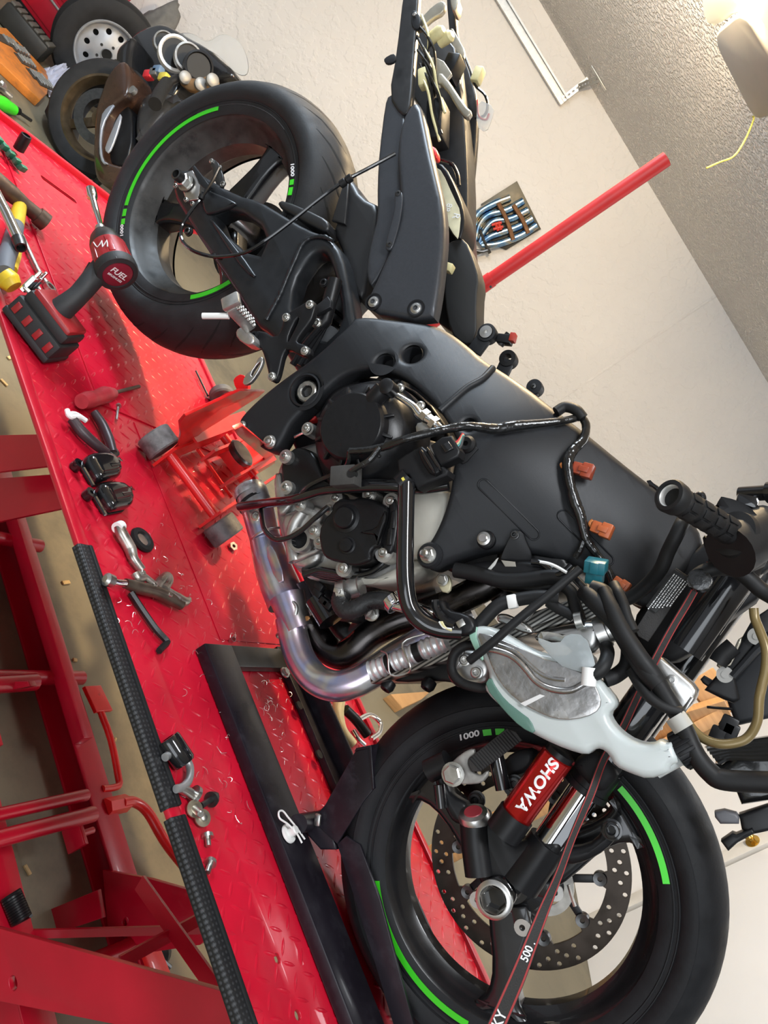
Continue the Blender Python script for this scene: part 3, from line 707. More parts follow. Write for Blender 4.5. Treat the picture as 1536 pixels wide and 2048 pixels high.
# raised triangular ridge beside the first window and the weld bead
plate('arm_rib', K([400, 372, 470, 402, 470, 409, 418, 428, 408, 425, 402, 400]), -0.132, 0.012, SWG, swing, (), 0.005, 1)
plate('arm_rib', K([416, 436, 424, 436, 512, 548, 504, 556, 470, 520]), -0.130, 0.010, SWG, swing, (), 0.004, 1)
wd_pts = K([666, 482, 648, 474, 622, 476, 604, 490, 590, 520, 574, 556, 560, 590, 545, 618, 533, 640])
bm = bmesh.new(); W_ = [onY(a, b, -0.127) for a, b in wd_pts]; add_tube(bm, W_, 0.0045, 8, 8, True, 0.22); bmo('weld_bead', bm, SWG, swing, 60)
tube('arm_crossover', [onY(640, 700, -0.1), onY(640, 700, 0.1)], 0.05, SWG, swing, 20, 0)
# axle end: adjuster block, washer, castle nut
plate('chain_adjuster', K([356, 352, 384, 340, 402, 368, 396, 398, 372, 402]), -0.139, 0.014, ALUB, swing, (), 0.002, 0)
AXP = onY(368, 362, -0.150)
hexbolt('axle_nut', AXP + Vector((0, 0.006, 0)), AY, 0.0175, STEEL, swing, 0.020, False, True)
lathe('axle_end', AXP, AY, [(0.0115, 0.0), (0.0115, 0.026), (0.0085, 0.027), (0.0075, 0.012), (0, 0.012)], DSTEEL, swing, 20)
plate('adjuster_fork', K([383, 335, 388, 330, 420, 372, 412, 380, 396, 366]), -0.148, 0.010, SWG, swing, (), 0.002, 0)
for a, b in ((373, 400), (386, 408), (352, 372)): boltpx(a, b, -0.142, 0.005, STEEL, swing, 0.006)
boltpx(378, 464, -0.128, 0.009, DSTEEL, swing, 0.010); boltpx(600, 536, -0.1, 0.006, DSTEEL, swing)
# caliper carrier and sensor bracket inside the wheel
plate('sensor_bracket', K([420, 322, 432, 318, 445, 345, 448, 372, 436, 380, 428, 356]), -0.118, 0.006, DSTEEL, swing, (), 0.001, 1)
boltpx(423, 322, -0.119, 0.005, STEEL, swing); boltpx(440, 335, -0.119, 0.0045, STEEL, swing); boltpx(446, 368, -0.12, 0.006, STEEL, swing)
# hugger lip and rear mudguard over the tyre
plate('mudguard_lip', K([553, 404, 566, 398, 640, 430, 658, 444, 655, 462, 640, 460, 560, 416]), -0.112, 0.05, HUGR, swing, (), 0.006, 1)
plate('mudguard', K([690, 352, 705, 358, 722, 392, 760, 410, 752, 470, 740, 540, 728, 600, 700, 585, 684, 506, 664, 462, 672, 440, 680, 400]), -0.085, 0.16, HUGR, swing, (), 0.012, 1)
plate('mudguard_fin', K([690, 352, 698, 357, 690, 448, 662, 440]), -0.094, 0.012, HUGR, swing, (), 0.004, 0)
# shock linkage and dark shock body in the open window
tube('shock_absorber', [onY(600, 720, -0.01), onY(690, 600, -0.01)], 0.03, BLK, bike, 20, 0)
for i in range(6):
    P = onY(618 + i * 11, 696 - i * 14, -0.01); ax = onY(690, 600, -0.01) - onY(600, 720, -0.01)
    lathe('shock_coil', P, ax, [(0.030, -.004), (0.036, 0), (0.030, .004)], BLKG, bike, 24)

# ---- frame
fr_out = K([710, 629, 693, 653, 660, 683, 617, 720, 577, 747, 530, 783, 493, 817, 473, 842, 482, 858, 503, 880, 528, 901, 550, 900, 563, 880, 580, 845, 615, 812, 647, 783, 680, 753, 717, 738, 763, 738, 803, 752, 838, 778, 870, 810, 893, 843, 908, 872, 916, 900, 903, 937, 900, 977, 887, 1023, 870, 1063, 853, 1090, 842, 1108, 848, 1132, 866, 1143, 893, 1128, 933, 1113, 967, 1104, 1000, 1102, 1063, 1107, 1117, 1120, 1165, 1138, 1215, 1172, 1250, 1200, 1290, 1215, 1330, 1190, 1390, 1120, 1408, 1070, 1362, 1022, 1317, 980, 1283, 956, 1225, 910, 1178, 871, 1107, 817, 1047, 770, 995, 736, 965, 719, 940, 695, 900, 664, 864, 647, 800, 640])
GF0 = lambda X, Z: gF(X, Z)
P1 = onS(767, 724, gF); P2 = onS(823, 708, gF); P3 = onS(610, 780, gF); P4 = onS(937, 849, gF)
def ringp(P, r, n=28): return [(P.x + r * math.cos(2 * PI * k / n), P.z + r * math.sin(2 * PI * k / n)) for k in range(n)]
outer = chaikin([(v.x, v.z) for v in [onS(a, b, gF) for a, b in fr_out]], 2)
fr = plate_pts('frame', outer, 0.045, FRM, bike, [ringp(P1, .0155), ringp(P2, .0165), ringp(P3, .0275), ringp(P4, .010)], 0.010, gF, (0, 0, 0), (1, 0, 0), (0, 0, 1), 45, 0.03, None, 3)
# mirror-image left member
mm = fr.data.copy(); bm = bmesh.new(); bm.from_mesh(mm)
for v in bm.verts: v.co.y = -v.co.y
bmesh.ops.reverse_faces(bm, faces=bm.faces); bm.to_mesh(mm); bm.free()
fl = bpy.data.objects.new('frame_member', mm); COL.objects.link(fl); fl.parent = bike
# cups behind the frame holes so they read as bores
for P, r, d in ((P1, .017, .03), (P2, .018, .04), (P3, .030, .035), (P4, .0115, .02)):
    lathe('frame_bore', P + Vector((0, 0.0, 0)), AY, [(r, -.004), (r, -d), (0, -d)], BLKM, fr, 24)
rng = onS(610, 780, gF)
lathe('pivot_collar', rng, AY, [(.0285, -.008), (.0305, .001), (.0275, .002), (.0262, -.004)], FRM, fr, 40)
lathe('pivot_nut', rng + Vector((0, .004, 0)), AY, [(.0205, -.012), (.0205, -.002), (.018, 0), (.0125, 0), (.0105, -.003)], STEEL, fr, 12)
lathe('pivot_socket', rng + Vector((0, .004, 0)), AY, [(.011, -.002), (.009, -.008), (0, -.010)], DSTEEL, fr, 6)
# pressed features: sloping bead, two long slots, weld ridge
tubeY('weld_ridge', K([986, 736, 965, 758, 935, 775, 905, 800, 880, 822]), [gF(*[(lambda q: (q.x, q.z))(onS(a, b, gF))][0]) for a, b in K([986, 736, 965, 758, 935, 775, 905, 800, 880, 822])], 0.006, FRM, fr, 10, 6)
def on_frame(name, px, th, m, holes=(), bev=0.001, ck=2, off=0.0006):
    g = lambda X, Z: gF(X, Z) - off
    return plate(name, px, g, th, m, fr, holes, bev, ck)
FRM2 = mat('frame_pressing', (0.022, 0.022, 0.024), 0.40, 0.3)
def pressing(pxc, r, off=0.0011):
    A_, B_ = [onS(a, b, gF) for a, b in pxc]
    d = (B_ - A_); d.y = 0; d.normalize(); n = Vector((-d.z, 0, d.x)); L = []
    for k in range(13): a = PI / 2 + PI * k / 12; L.append(A_ + d * (r * math.cos(a)) + n * (r * math.sin(a)))
    for k in range(13): a = -PI / 2 + PI * k / 12; L.append(B_ + d * (r * math.cos(a)) + n * (r * math.sin(a)))
    g = lambda X, Z: gF(X, Z) - off
    bm = bmesh.new(); pts = [Vector((v.x, g(v.x, v.z), v.z)) for v in L]; add_tube(bm, pts + [pts[0]], 0.0013, 6, 0, False, 0, True); bmo('pressed_bead', bm, FRM, fr, 60)
pressing(((968, 970), (1067, 1068)), 0.0085); pressing(((1128, 1032), (1215, 1120)), 0.0085)
# frame bolts
boltpx(540, 884, gF(.6, .33) - .004, 0.0115, ALUB, fr, 0.010); boltpx(485, 850, -0.176, 0.007, STEEL, fr, 0.006)
PB = onS(862, 1112, gF)
lathe('mount_boss', PB, AY, [(0, .001), (.020, .001), (.021, .006), (.018, .012), (0, .012)], FRM, fr, 30)
hexbolt('engine_mount_bolt', PB + AY * .012, AY, 0.0125, STEEL, fr, 0.009, False, True); lathe('mount_stud', PB + AY * .02, AY, [(.0072, 0), (.0072, .013), (.005, .015), (0, .0135)], STEEL, fr, 16)
PS = onS(973, 1080, gF)
lathe('stud_boss', PS, AY, [(.0145, -.004), (.0145, .004), (.0125, .006), (0, .006)], BLK, fr, 24); lathe('stud', PS + AY * .006, AY, [(.0105, 0), (.0105, .009), (.0065, .010), (.006, .016), (0, .016)], ALUB, fr, 20)
plate('hose_bracket', K([1020, 1072, 1030, 1060, 1046, 1064, 1052, 1082, 1064, 1108, 1062, 1126, 1000, 1122, 1004, 1106]), lambda X, Z: gF(X, Z) - .010, 0.005, BLK, fr, (), 0.001, 1)
PQ = onS(1033, 1072, gF); hexbolt('bolt', PQ + AY * .010, AY, .0065, DSTEEL, fr, .007)
# top lugs
def lug(px, py, Y, r, rh, base, m, par, cap=None):
    P = onY(px, py, Y); Bp = onY(*base, Y)
    bm = bmesh.new(); d = Bp - P; d.y = 0
    add_box(bm, P + d * .5, (d.length, 0.010, r * 1.7), d.normalized(), (0, 1, 0), None, 0.002); bmo('lug_arm', bm, FRM, par)
    lathe('lug_eye', P, AY, [(rh, -.012), (r, -.012), (r * 1.05, 0), (r, .008), (rh * 1.1, .009), (rh, .004), (rh, -.012)], RUB if not cap else FRM, par, 32)
    if cap: lathe('lug_bolt', P, AY, [(rh, .004), (rh, .011), (rh * .3, .012), (rh * .25, .006), (0, .006)], cap, par, 28)
lug(975, 668, -0.05, .0165, .0115, (948, 705), FRM, fr, ALUB)
lug(1017, 719, -0.03, .0150, .0070, (1003, 750), FRM, fr)
lug(1070, 776, -0.02, .0135, .0045, (1062, 792), FRM, fr, DSTEEL)
P = onY(1010, 680, -0.04)
box('coil_connector', P, (0.026, 0.02, 0.016), BLK, fr, (.7, 0, .7), (0, 1, 0), 0.002); box('coil_lock', onY(1026, 676, -0.045), (0.010, 0.016, 0.016), mat('conn_red', (.35, .03, .015), .5), fr, (.7, 0, .7), (0, 1, 0), 0.002); tube('coil_stem', [onY(1000, 690, -0.04), onY(1018, 668, -.04)], .007, BLK, fr, 10, 0)

# ---- subframe: right side casting in two facets, tail rails, seat tray
SUBM = mat('subframe_satin', (0.045, 0.048, 0.055), 0.38, 0.35, 0.06, 200, 0.04, 600)
sub = bpy.data.objects.new('subframe', None); COL.objects.link(sub); sub.parent = bike
gU = lambda X, Z: -0.128 + 0.045 * sstep(0.50, 0.0, X) + 0.04 * max(0, Z - .62)
sub_main = K([721, 621, 748, 567, 768, 520, 790, 470, 801, 425, 797, 370, 792, 300, 802, 240, 822, 205, 840, 204, 850, 250, 860, 300, 872, 350, 884, 400, 888, 440, 888, 480, 882, 540, 874, 600, 864, 645])
plate('side_casting', sub_main, gU, 0.035, SUBM, sub, (), 0.010, 1, 2, 0.03, None, 50, 3)
plate('inner_fairing', K([732, 527, 740, 483, 754, 433, 753, 370, 757, 300, 768, 210, 776, 187, 800, 190, 812, 230, 804, 300, 806, 420, 780, 510, 745, 575, 733, 560]), lambda X, Z: gU(X, Z) + .014, 0.03, SUBM, sub, (), 0.006, 1, 2, 0.03)
plate('mount_pad', K([788, 384, 803, 380, 806, 400, 800, 440, 792, 472, 782, 500, 770, 500, 772, 480, 784, 440, 790, 410]), lambda X, Z: gU(X, Z) - .002, 0.01, SUBM, sub, (), 0.002, 2)
for a, b in ((797, 388), (780, 490)): P = onS(a, b, gU); hexbolt('insert', P + AY * .002, AY, .0055, DSTEEL, sub, .002)
for a, b in ((747, 604), (832, 617)):
    P = onS(a, b, gU); lathe('bolt_cup', P, AY, [(.0165, -.0005), (.0165, .0012), (.013, .0012), (.0125, -.004)], BLK, sub, 28); hexbolt('bolt', P, AY, .0095, ALUB, sub, .005)
# tail rails and the long under-seat tray
RAIL = mat('tail_black', (0.020, 0.020, 0.021), 0.34, 0.1, 0.08, 60)
plate('tail_rail', K([776, 190, 792, 104, 806, -20, 818, -60, 840, -60, 834, 40, 828, 110, 822, 200, 816, 226, 800, 230]), lambda X, Z: gU(X, Z) + .010, 0.02, RAIL, sub, (), 0.005, 1)
plate('tail_tab', K([768, 116, 786, 106, 792, 112, 790, 122, 776, 128, 768, 124]), -0.086, 0.006, FRM, sub, (), 0.001, 1)
plate('tail_rail', K([905, -60, 919, 0, 909, 50, 929, 110, 942, 150, 955, 200, 953, 267, 948, 330, 942, 383, 945, 450, 949, 512, 960, 557, 953, 590, 930, 590, 935, 500, 930, 400, 930, 330, 938, 262, 925, 200, 905, 110, 895, 40, 890, -60]), 0.085, 0.02, RAIL, sub, [[(936, 280), (944, 292), (938, 345), (930, 360)]], 0.004, 1, 0)
plate('seat_tray', K([815, 60, 905, 60, 925, 200, 935, 330, 935, 500, 950, 560, 950, 690, 900, 662, 870, 640, 870, 560, 880, 500, 870, 380, 845, 220, 815, 180]), 0.03, 0.06, RAIL, sub, (), 0.004, 1)
plate('tray_panel', K([888, 492, 908, 478, 930, 476, 948, 520, 958, 556, 953, 590, 953, 684, 925, 690, 900, 665, 888, 600, 890, 540]), -0.03, 0.05, mat('tray_dark', (.010, .010, .010), .55), sub, (), 0.004, 1)
# wiring and brackets carried on the tray
YELP = mat('connector_cream', (0.62, 0.56, 0.30), 0.45, 0, 0.1, 60)
GREYB = mat('tail_bracket', (0.34, 0.31, 0.25), 0.4, 0.6, 0.1, 40)
box('connector', onY(848, 158, -0.05), (0.040, 0.022, 0.020), YELP, sub, (.9, 0, -.45), (0, 1, 0), .004)
box('connector', onY(956, 152, 0.06), (0.034, 0.022, 0.020), YELP, sub, (.6, 0, -.8), (0, 1, 0), .004)
box('connector', onY(893, 535, -0.06), (0.028, 0.018, 0.016), YELP, sub, (.8, 0, .5), (0, 1, 0), .003)
lathe('relay_cap', onY(861, 78, -0.04), (.4, -.3, .8), [(0, 0), (.012, 0), (.013, .026), (.008, .034), (0, .034)], YELP, sub, 20); lathe('relay_cap', onY(880, 86, -0.03), (.4, -.3, .8), [(0, 0), (.011, 0), (.012, .026), (.007, .032), (0, .032)], YELP, sub, 20)
plate('tail_bracket', K([846, 112, 884, 116, 900, 140, 904, 150, 868, 180, 858, 150]), -0.045, 0.008, GREYB, sub, (), 0.002, 1)
plate('tail_bracket', K([874, 145, 888, 146, 930, 210, 944, 222, 934, 236, 922, 228, 886, 168, 872, 168]), -0.048, 0.014, GREYB, sub, (), 0.004, 1)
plate('tail_bracket', K([852, 22, 880, 0, 892, 4, 886, 24, 866, 34, 850, 48, 840, 60, 828, 56]), -0.05, 0.012, GREYB, sub, (), 0.003, 1)
plate('tail_bracket', K([898, -20, 918, -10, 912, 22, 902, 20]), 0.05, 0.03, GREYB, sub, (), 0.003, 1)
plate('tail_clip', K([822, 18, 838, 24, 842, 50, 830, 60, 822, 50]), -0.062, 0.008, FRM, sub, (), 0.002, 1); boltpx(829, 29, -0.063, 0.004, ALUB, sub)
box('fuse_box', onY(905, 140, 0.0), (0.05, 0.04, 0.03), BLK, sub, (.55, 0, -.8), (0, 1, 0), .004)
plate('heat_plate', K([902, 50, 918, 78, 930, 100, 926, 118, 910, 102, 898, 74]), 0.04, 0.01, GREYB, sub, (), 0.002, 1)
for j in range(9):
    y0 = 60 + j * 14; x0 = 838 + random.uniform(-6, 10)
    tubeY('wire', [(x0 + random.uniform(-8, 8), y0 - 30), (x0 + random.uniform(0, 22), y0 + 10), (x0 + random.uniform(6, 36), y0 + 60), (x0 + random.uniform(14, 46), y0 + 110)], [-0.055, -0.06, -0.05, -0.04], 0.0028, BLKG if j % 4 else YELP, sub, 8)
tubeY('wire', K([925, 100, 940, 140, 950, 170, 970, 190, 975, 215, 968, 232, 950, 236]), 0.06, 0.003, BLKG, sub, 8)
tubeY('wire', K([955, 200, 958, 232, 972, 240, 978, 228]), 0.058, 0.0022, mat('wire_red', (.5, .03, .03), .5), sub, 8)
BAG = mat('clear_film', (0.80, 0.80, 0.78), 0.25, 0, 0.0, trans=0.75)
plate('film_tag', K([955, 198, 990, 214, 984, 240, 972, 266, 952, 252]), 0.055, 0.0015, BAG, sub, (), 0.0004, 1)
# battery with pale label and red terminal cap
plate('battery', K([868, 322, 890, 330, 910, 372, 926, 412, 930, 450, 918, 486, 890, 446, 876, 400]), -0.035, 0.07, BLK, sub, (), 0.004, 1)
plate('battery_label', K([871, 334, 884, 342, 906, 392, 922, 424, 918, 470, 914, 480, 884, 430, 876, 390]), -0.0365, 0.002, mat('label_cream', (0.62, 0.58, 0.40), 0.4, 0, 0.12, 40), sub, (), 0.0006, 1)
lb = onY(900, 428, -0.0372); textm('label_print', '88', 0.017, onY(896, 415, -.0375), (.55, 0, -.83), (.83, 0, .55), WHT, sub, .0003); textm('label_print', 'R', 0.02, onY(912, 432, -.0375), (.55, 0, -.83), (.83, 0, .55), WHT, sub, .0003)
plate('terminal_cap', K([856, 292, 868, 290, 876, 306, 872, 318, 860, 312]), -0.07, 0.02, mat('cap_red', (.62, .02, .02), .4), sub, (), 0.005, 1)
tubeY('battery_cable', K([872, 318, 890, 322, 905, 330, 915, 350, 918, 372]), -0.045, .004, BLKG, sub, 8)
box('tray_foam', onY(876, 250, -0.02), (0.09, 0.05, 0.035), BLKM, sub, (.85, 0, -.5), (0, 1, 0), .006)
# rear brake hose looping from the caliper to the tail
bh = bpy.data.objects.new('rear_brake_line', None)
tubeY('rear_brake_line', K([438, 336, 425, 362, 404, 394, 380, 425, 364, 452, 364, 480, 384, 500, 415, 511, 445, 513, 490, 505, 530, 482, 580, 445, 640, 397, 690, 362, 740, 335, 790, 308]), [-.13, -.15, -.165, -.17, -.17, -.17, -.175, -.18, -.18, -.18, -.18, -.175, -.17, -.16, -.14, -.12], 0.0036, BLKG, bike, 8)
bpy.data.objects.remove(bh)
lathe('line_grommet', onY(692, 362, -.16), onY(700, 356, -.16) - onY(680, 370, -.16), [(.004, -.014), (.0075, -.012), (.0075, -.002), (.0055, 0), (.0075, .002), (.0075, .012), (.004, .014)], RUB, bike, 16)
for a, b in ((403, 394), (428, 512), (440, 514)): lathe('line_clip', onY(a, b, -.17), (.6, 0, -.8), [(.0036, -.004), (.006, -.004), (.006, .004), (.0036, .004)], RUB, bike, 14)
# rear-set: bracket, toothed peg, heel plate, bolts
rs = bpy.data.objects.new('footrest', None); COL.objects.link(rs); rs.parent = bike
z5 = lambda l: [(430 + a / 3, 400 + b / 3) for a, b in K(l)]
plate('footrest_bracket', z5([205, 792, 282, 778, 362, 828, 400, 760, 408, 690, 440, 672, 540, 610, 575, 592, 604, 622, 592, 668, 574, 722, 500, 820, 484, 852, 540, 866, 574, 892, 566, 932, 520, 936, 430, 886, 404, 930, 392, 984, 374, 1060, 352, 1092, 320, 1076, 318, 1040, 290, 930, 270, 884, 214, 836]), -0.205, 0.016, BLK, rs, [z5([430, 860, 440, 800, 490, 700, 504, 712, 462, 800])], 0.004, 1, 1)
for a, b in ((428, 705), (540, 905), (342, 1060), (570, 628)): boltpx(430 + a / 3, 400 + b / 3, -0.206, 0.0075, STEEL, rs, 0.006)
boltpx(430 + 235 / 3, 400 + 814 / 3, -0.207, 0.008, BLK, rs, 0.004)
pg0, pg1 = onY(460, 612, -0.285), onY(500, 655, -0.22)
d = (pg1 - pg0); bm = bmesh.new(); add_box(bm, (pg0 + pg1) / 2, (d.length, 0.022, 0.020), d, (0, .3, 1), None, 0.004); pgo = bmo('peg', bm, ALU, rs)
X_, Y_ = d.normalized(), None
u, v, w = frame_of(d)
up_ = (Vector((0, -.6, .5)) - X_ * Vector((0, -.6, .5)).dot(X_)).normalized(); sd = X_.cross(up_)
bm = bmesh.new()
for i in range(7):
    for j in range(3):
        c = pg0 + d * ((i + .7) / 7.6) + up_ * 0.012 + sd * ((j - 1) * 0.0075)
        add_box(bm, c, (0.005, 0.005, 0.006), X_, sd, None, 0.001, 1)
bmo('peg_teeth', bm, ALUB, pgo)['kind'] = 'stuff'
box('peg_tip', pg0 + Vector((-.004, -.002, .006)), (0.012, 0.026, 0.034), ALU, pgo, X_, sd, .004)
tube('peg_feeler', [onY(405, 632, -0.29), onY(458, 632, -0.275)], 0.0055, PLW, pgo, 12, 0)
plate('peg_clevis', K([470, 660, 482, 652, 505, 668, 508, 686, 492, 690, 472, 676]), -0.225, 0.03, ALU, rs, (), 0.004, 1)
plate('master_cylinder', K([630, 612, 655, 592, 662, 602, 660, 614, 632, 628]), -0.17, 0.012, FRM, rs, (), 0.002, 0)
tubeY('master_cylinder_body', K([600, 690, 650, 640, 670, 560]), -0.14, 0.014, BLK, rs, 14, 0)
boltpx(634, 647, -0.165, .009, STEEL, rs); boltpx(628, 632, -0.165, .005, STEEL, rs); boltpx(648, 566, -0.15, .008, BLK, rs)
plate('brake_pedal', K([508, 735, 515, 716, 524, 712, 526, 724, 512, 752, 498, 768, 484, 770, 488, 752]), -0.222, 0.008, ALUB, rs, [[(500, 748), (518, 722), (521, 727), (504, 754)]], 0.0015, 1, 1)
for j in range(3): tubeY('pedal_linkage', K([585 + j * 12, 730, 610 + j * 10, 690, 640 + j * 4, 655]), -0.16 + j * .012, 0.006, BLK, rs, 8)
# ---------------------------------------------------------------- engine
z7 = lambda l: [(450 + a / 3, 850 + b / 3) for a, b in K(l)]
eng = bpy.data.objects.new('engine', None); COL.objects.link(eng); eng.parent = bike
ALUD = mat('engine_alloy', (0.36, 0.355, 0.345), 0.42, 0.8, 0.2, 30, 0.2, 300)
ALUC = mat('cylinder_alloy', (0.52, 0.50, 0.44), 0.5, 0.5, 0.12, 14, 0.1, 150)
ENGB = mat('engine_black', (0.008, 0.008, 0.009), 0.33, 0, 0.08, 120, 0.05, 500, spec=0.35)
# main castings, stepped back from the covers
plate('crankcase', z7([300, 290, 340, 190, 430, 120, 760, 60, 1150, 60, 1350, 120, 1360, 500, 1300, 660, 1210, 760, 1180, 900, 960, 960, 760, 960, 520, 940, 400, 860, 330, 700, 290, 480]), -0.135, 0.27, ALUD, eng, (), 0.012, 1, 2, 0, None, 40, 3)
plate('cylinder_block', z7([1040, 390, 1340, 370, 1345, 470, 1310, 640, 1230, 740, 1180, 800, 1060, 810]), -0.155, 0.30, ALUC, eng, (), 0.010, 1)
plate('cylinder_head', K([905, 950, 960, 930, 1150, 1110, 1120, 1180, 1040, 1190, 900, 1150, 850, 1100]), -0.11, 0.24, ENGB, eng, (), 0.012, 1)
plate('upper_crankcase', K([560, 830, 640, 770, 760, 745, 850, 790, 905, 870, 910, 960, 780, 960, 600, 930]), -0.11, 0.22, ENGB, eng, (), 0.010, 1)
plate('sump', z7([420, 800, 560, 850, 760, 900, 940, 940, 900, 990, 700, 1060, 640, 1180, 560, 1120, 470, 960]), -0.10, 0.2, BLK, eng, (), 0.010, 1)
plate('sprocket_cover', z7([330, 215, 400, 140, 450, 128, 530, 160, 600, 330, 560, 350, 490, 372, 420, 440, 372, 430, 340, 360]), -0.165, 0.05, ENGB, eng, (), 0.006, 1)
plate('gear_casting', z7([285, 290, 335, 280, 345, 380, 380, 440, 420, 450, 330, 560, 300, 500]), -0.150, 0.05, ALU, eng, (), 0.006, 1)
plate('gear_casting', z7([318, 540, 450, 490, 520, 470, 600, 500, 570, 600, 560, 720, 580, 800, 500, 860, 400, 850, 370, 760]), -0.150, 0.05, ALU, eng, (), 0.010, 1)
plate('casting_rib', z7([430, 770, 560, 730, 570, 760, 450, 810, 400, 830, 390, 800]), -0.158, 0.03, ALU, eng, (), 0.006, 1)
plate('casting_rib', z7([700, 890, 850, 930, 960, 880, 1060, 830, 1160, 800, 1200, 860, 1100, 920, 960, 960, 800, 960]), -0.150, 0.08, ALUC, eng, (), 0.010, 1)
tubeY('casting_gallery', z7([470, 520, 420, 600, 400, 700, 420, 820]), -0.150, 0.012, ALU, eng, 12)
# oil filler eye
P = onY(450 + 455 / 3, 850 + 690 / 3, -0.166)
lathe('oil_filler_neck', P, AY, [(.0155, .006), (.0205, .006), (.022, .003), (.022, -.01), (.0155, -.01), (.0155, .006)], ALU, eng, 36)
lathe('oil_filler_bore', P, AY, [(.0155, .004), (.0155, -.008), (0, -.008)], BLKM, eng, 24)
# clutch cover: wide skirt, ribbed step, flat centre disc
CP = onY(712, 858, -0.215)
lathe('clutch_cover', CP, AY, [(.100, -.075), (.098, -.045), (.090, -.028), (.082, -.014), (.078, -.006), (.060, .004), (.0575, .010), (.056, .018), (.053, .021), (0, .022)], ENGB, eng, 72)
cc = [o for o in bpy.data.objects if o.name.startswith('clutch_cover')][0]
for k in range(12):
    a = 2 * PI * k / 12 + .2; d = Vector((math.cos(a), 0, math.sin(a)))
    bm = bmesh.new(); beam(bm, CP + d * .054 + AY * .010, CP + d * .070 + AY * .004, .005, .010, AY, .001); bmo('cover_rib', bm, ENGB, cc)
plate('clutch_skirt', K([640, 960, 628, 900, 626, 850, 648, 790, 690, 762, 740, 760, 790, 790, 826, 840, 832, 905, 800, 950, 740, 985, 680, 985]), -0.165, 0.05, ENGB, eng, (), 0.012, 2)
plate('skirt_shell', K([765, 790, 800, 800, 828, 850, 830, 905, 806, 945, 778, 900, 782, 850]), -0.185, 0.03, mat('engine_charcoal', (.028, .027, .025), .5, .1, .1, 90), eng, (), 0.012, 2)
tubeY('clutch_arm', z5([935, 1240, 960, 1190, 1010, 1140]), [-.215, -.225, -.225], 0.016, BLK, eng, 14, 0)
lathe('arm_pivot', onY(430 + 1030 / 3, 400 + 1120 / 3, -.235), AY, [(0, -.02), (.013, -.02), (.013, .004), (.008, .007), (0, .007)], BLK, eng, 20)
tubeY('clutch_cable', z5([1070, 1160, 1180, 1230, 1230, 1290, 1300, 1330, 1370, 1390]), -.215, [.005, .006, .0075, .0085, .006], CHR, eng, 12)
lathe('cable_adjuster', onY(430 + 1290 / 3, 400 + 1320 / 3, -.215), onY(430 + 1370 / 3, 400 + 1390 / 3, -.215) - onY(430 + 1180 / 3, 400 + 1230 / 3, -.215), [(0, -.016), (.011, -.016), (.011, -.006), (.0085, -.005), (.0085, .004), (.0115, .005), (.0115, .014), (0, .014)], STEEL, eng, 6)
plate('cable_bracket', z5([1200, 1340, 1260, 1330, 1310, 1370, 1300, 1400, 1210, 1420]), -.20, .006, STEEL, eng, (), .001, 1)
for a, b in ((1110, 1130), (1232, 1235), (550, 1370)): boltpx(430 + a / 3, 400 + b / 3, -.195, .0075, STEEL, eng, .006)
# small timing cover
gc = -0.190
tc_ = plate('timing_cover', z7([556, 640, 590, 560, 636, 520, 640, 470, 700, 432, 760, 446, 800, 430, 870, 436, 960, 480, 972, 500, 968, 560, 940, 640, 935, 700, 925, 730, 886, 742, 872, 780, 880, 810, 820, 836, 760, 846, 700, 826, 610, 806, 572, 760]), gc, 0.05, ENGB, eng, (), 0.006, 1, 2, 0, None, 40, 3)
lathe('cover_boss', onY(450 + 728 / 3, 850 + 560 / 3, gc), AY, [(.0245, -.002), (.0240, .001), (.0185, .003), (.0175, .010), (.0160, .0115), (0, .0115)], ENGB, tc_, 40)
lathe('cover_boss', onY(450 + 735 / 3, 850 + 722 / 3, gc), AY, [(.0150, -.002), (.0145, .001), (.0115, .002), (.0105, .007), (0, .008)], ENGB, tc_, 32)
plate('cover_step', z7([800, 640, 905, 620, 930, 560, 960, 500, 966, 560, 936, 640, 915, 720, 905, 720, 908, 660, 830, 650]), gc - .004, .008, ENGB, tc_, (), .003, 1)
plate('pickup_cover', z7([980, 440, 1030, 440, 1040, 560, 1020, 700, 1000, 770, 960, 770, 930, 720, 950, 640, 975, 560]), -0.182, 0.03, ENGB, eng, (), .005, 1)
for a, b in ((995, 560), (975, 660)):
    plate('pickup_rib', z7([a, b - 40, a + 26, b - 50, a + 20, b + 60, a - 12, b + 60]), -0.187, .006, ENGB, eng, (), .002, 0)
for a, b, r in ((355, 185, .0072), (360, 372, .0072), (660, 435, .0068), (860, 415, .0075), (990, 455, .0082), (625, 502, .0070), (565, 695, .0075), (705, 858, .0082), (948, 765, .0090), (445, 475, .0068), (488, 18, .0068), (530, 632, .0085), (1010, 285, .006)):
    P = onY(450 + a / 3, 850 + b / 3, -.180); lathe('bolt_boss', P, AY, [(0, -.03), (r * 1.8, -.03), (r * 1.75, -.004), (0, -.004)], ALU, eng, 16); hexbolt('bolt', P + AY * -.003, AY, r, STEEL, eng, .008, True, True)
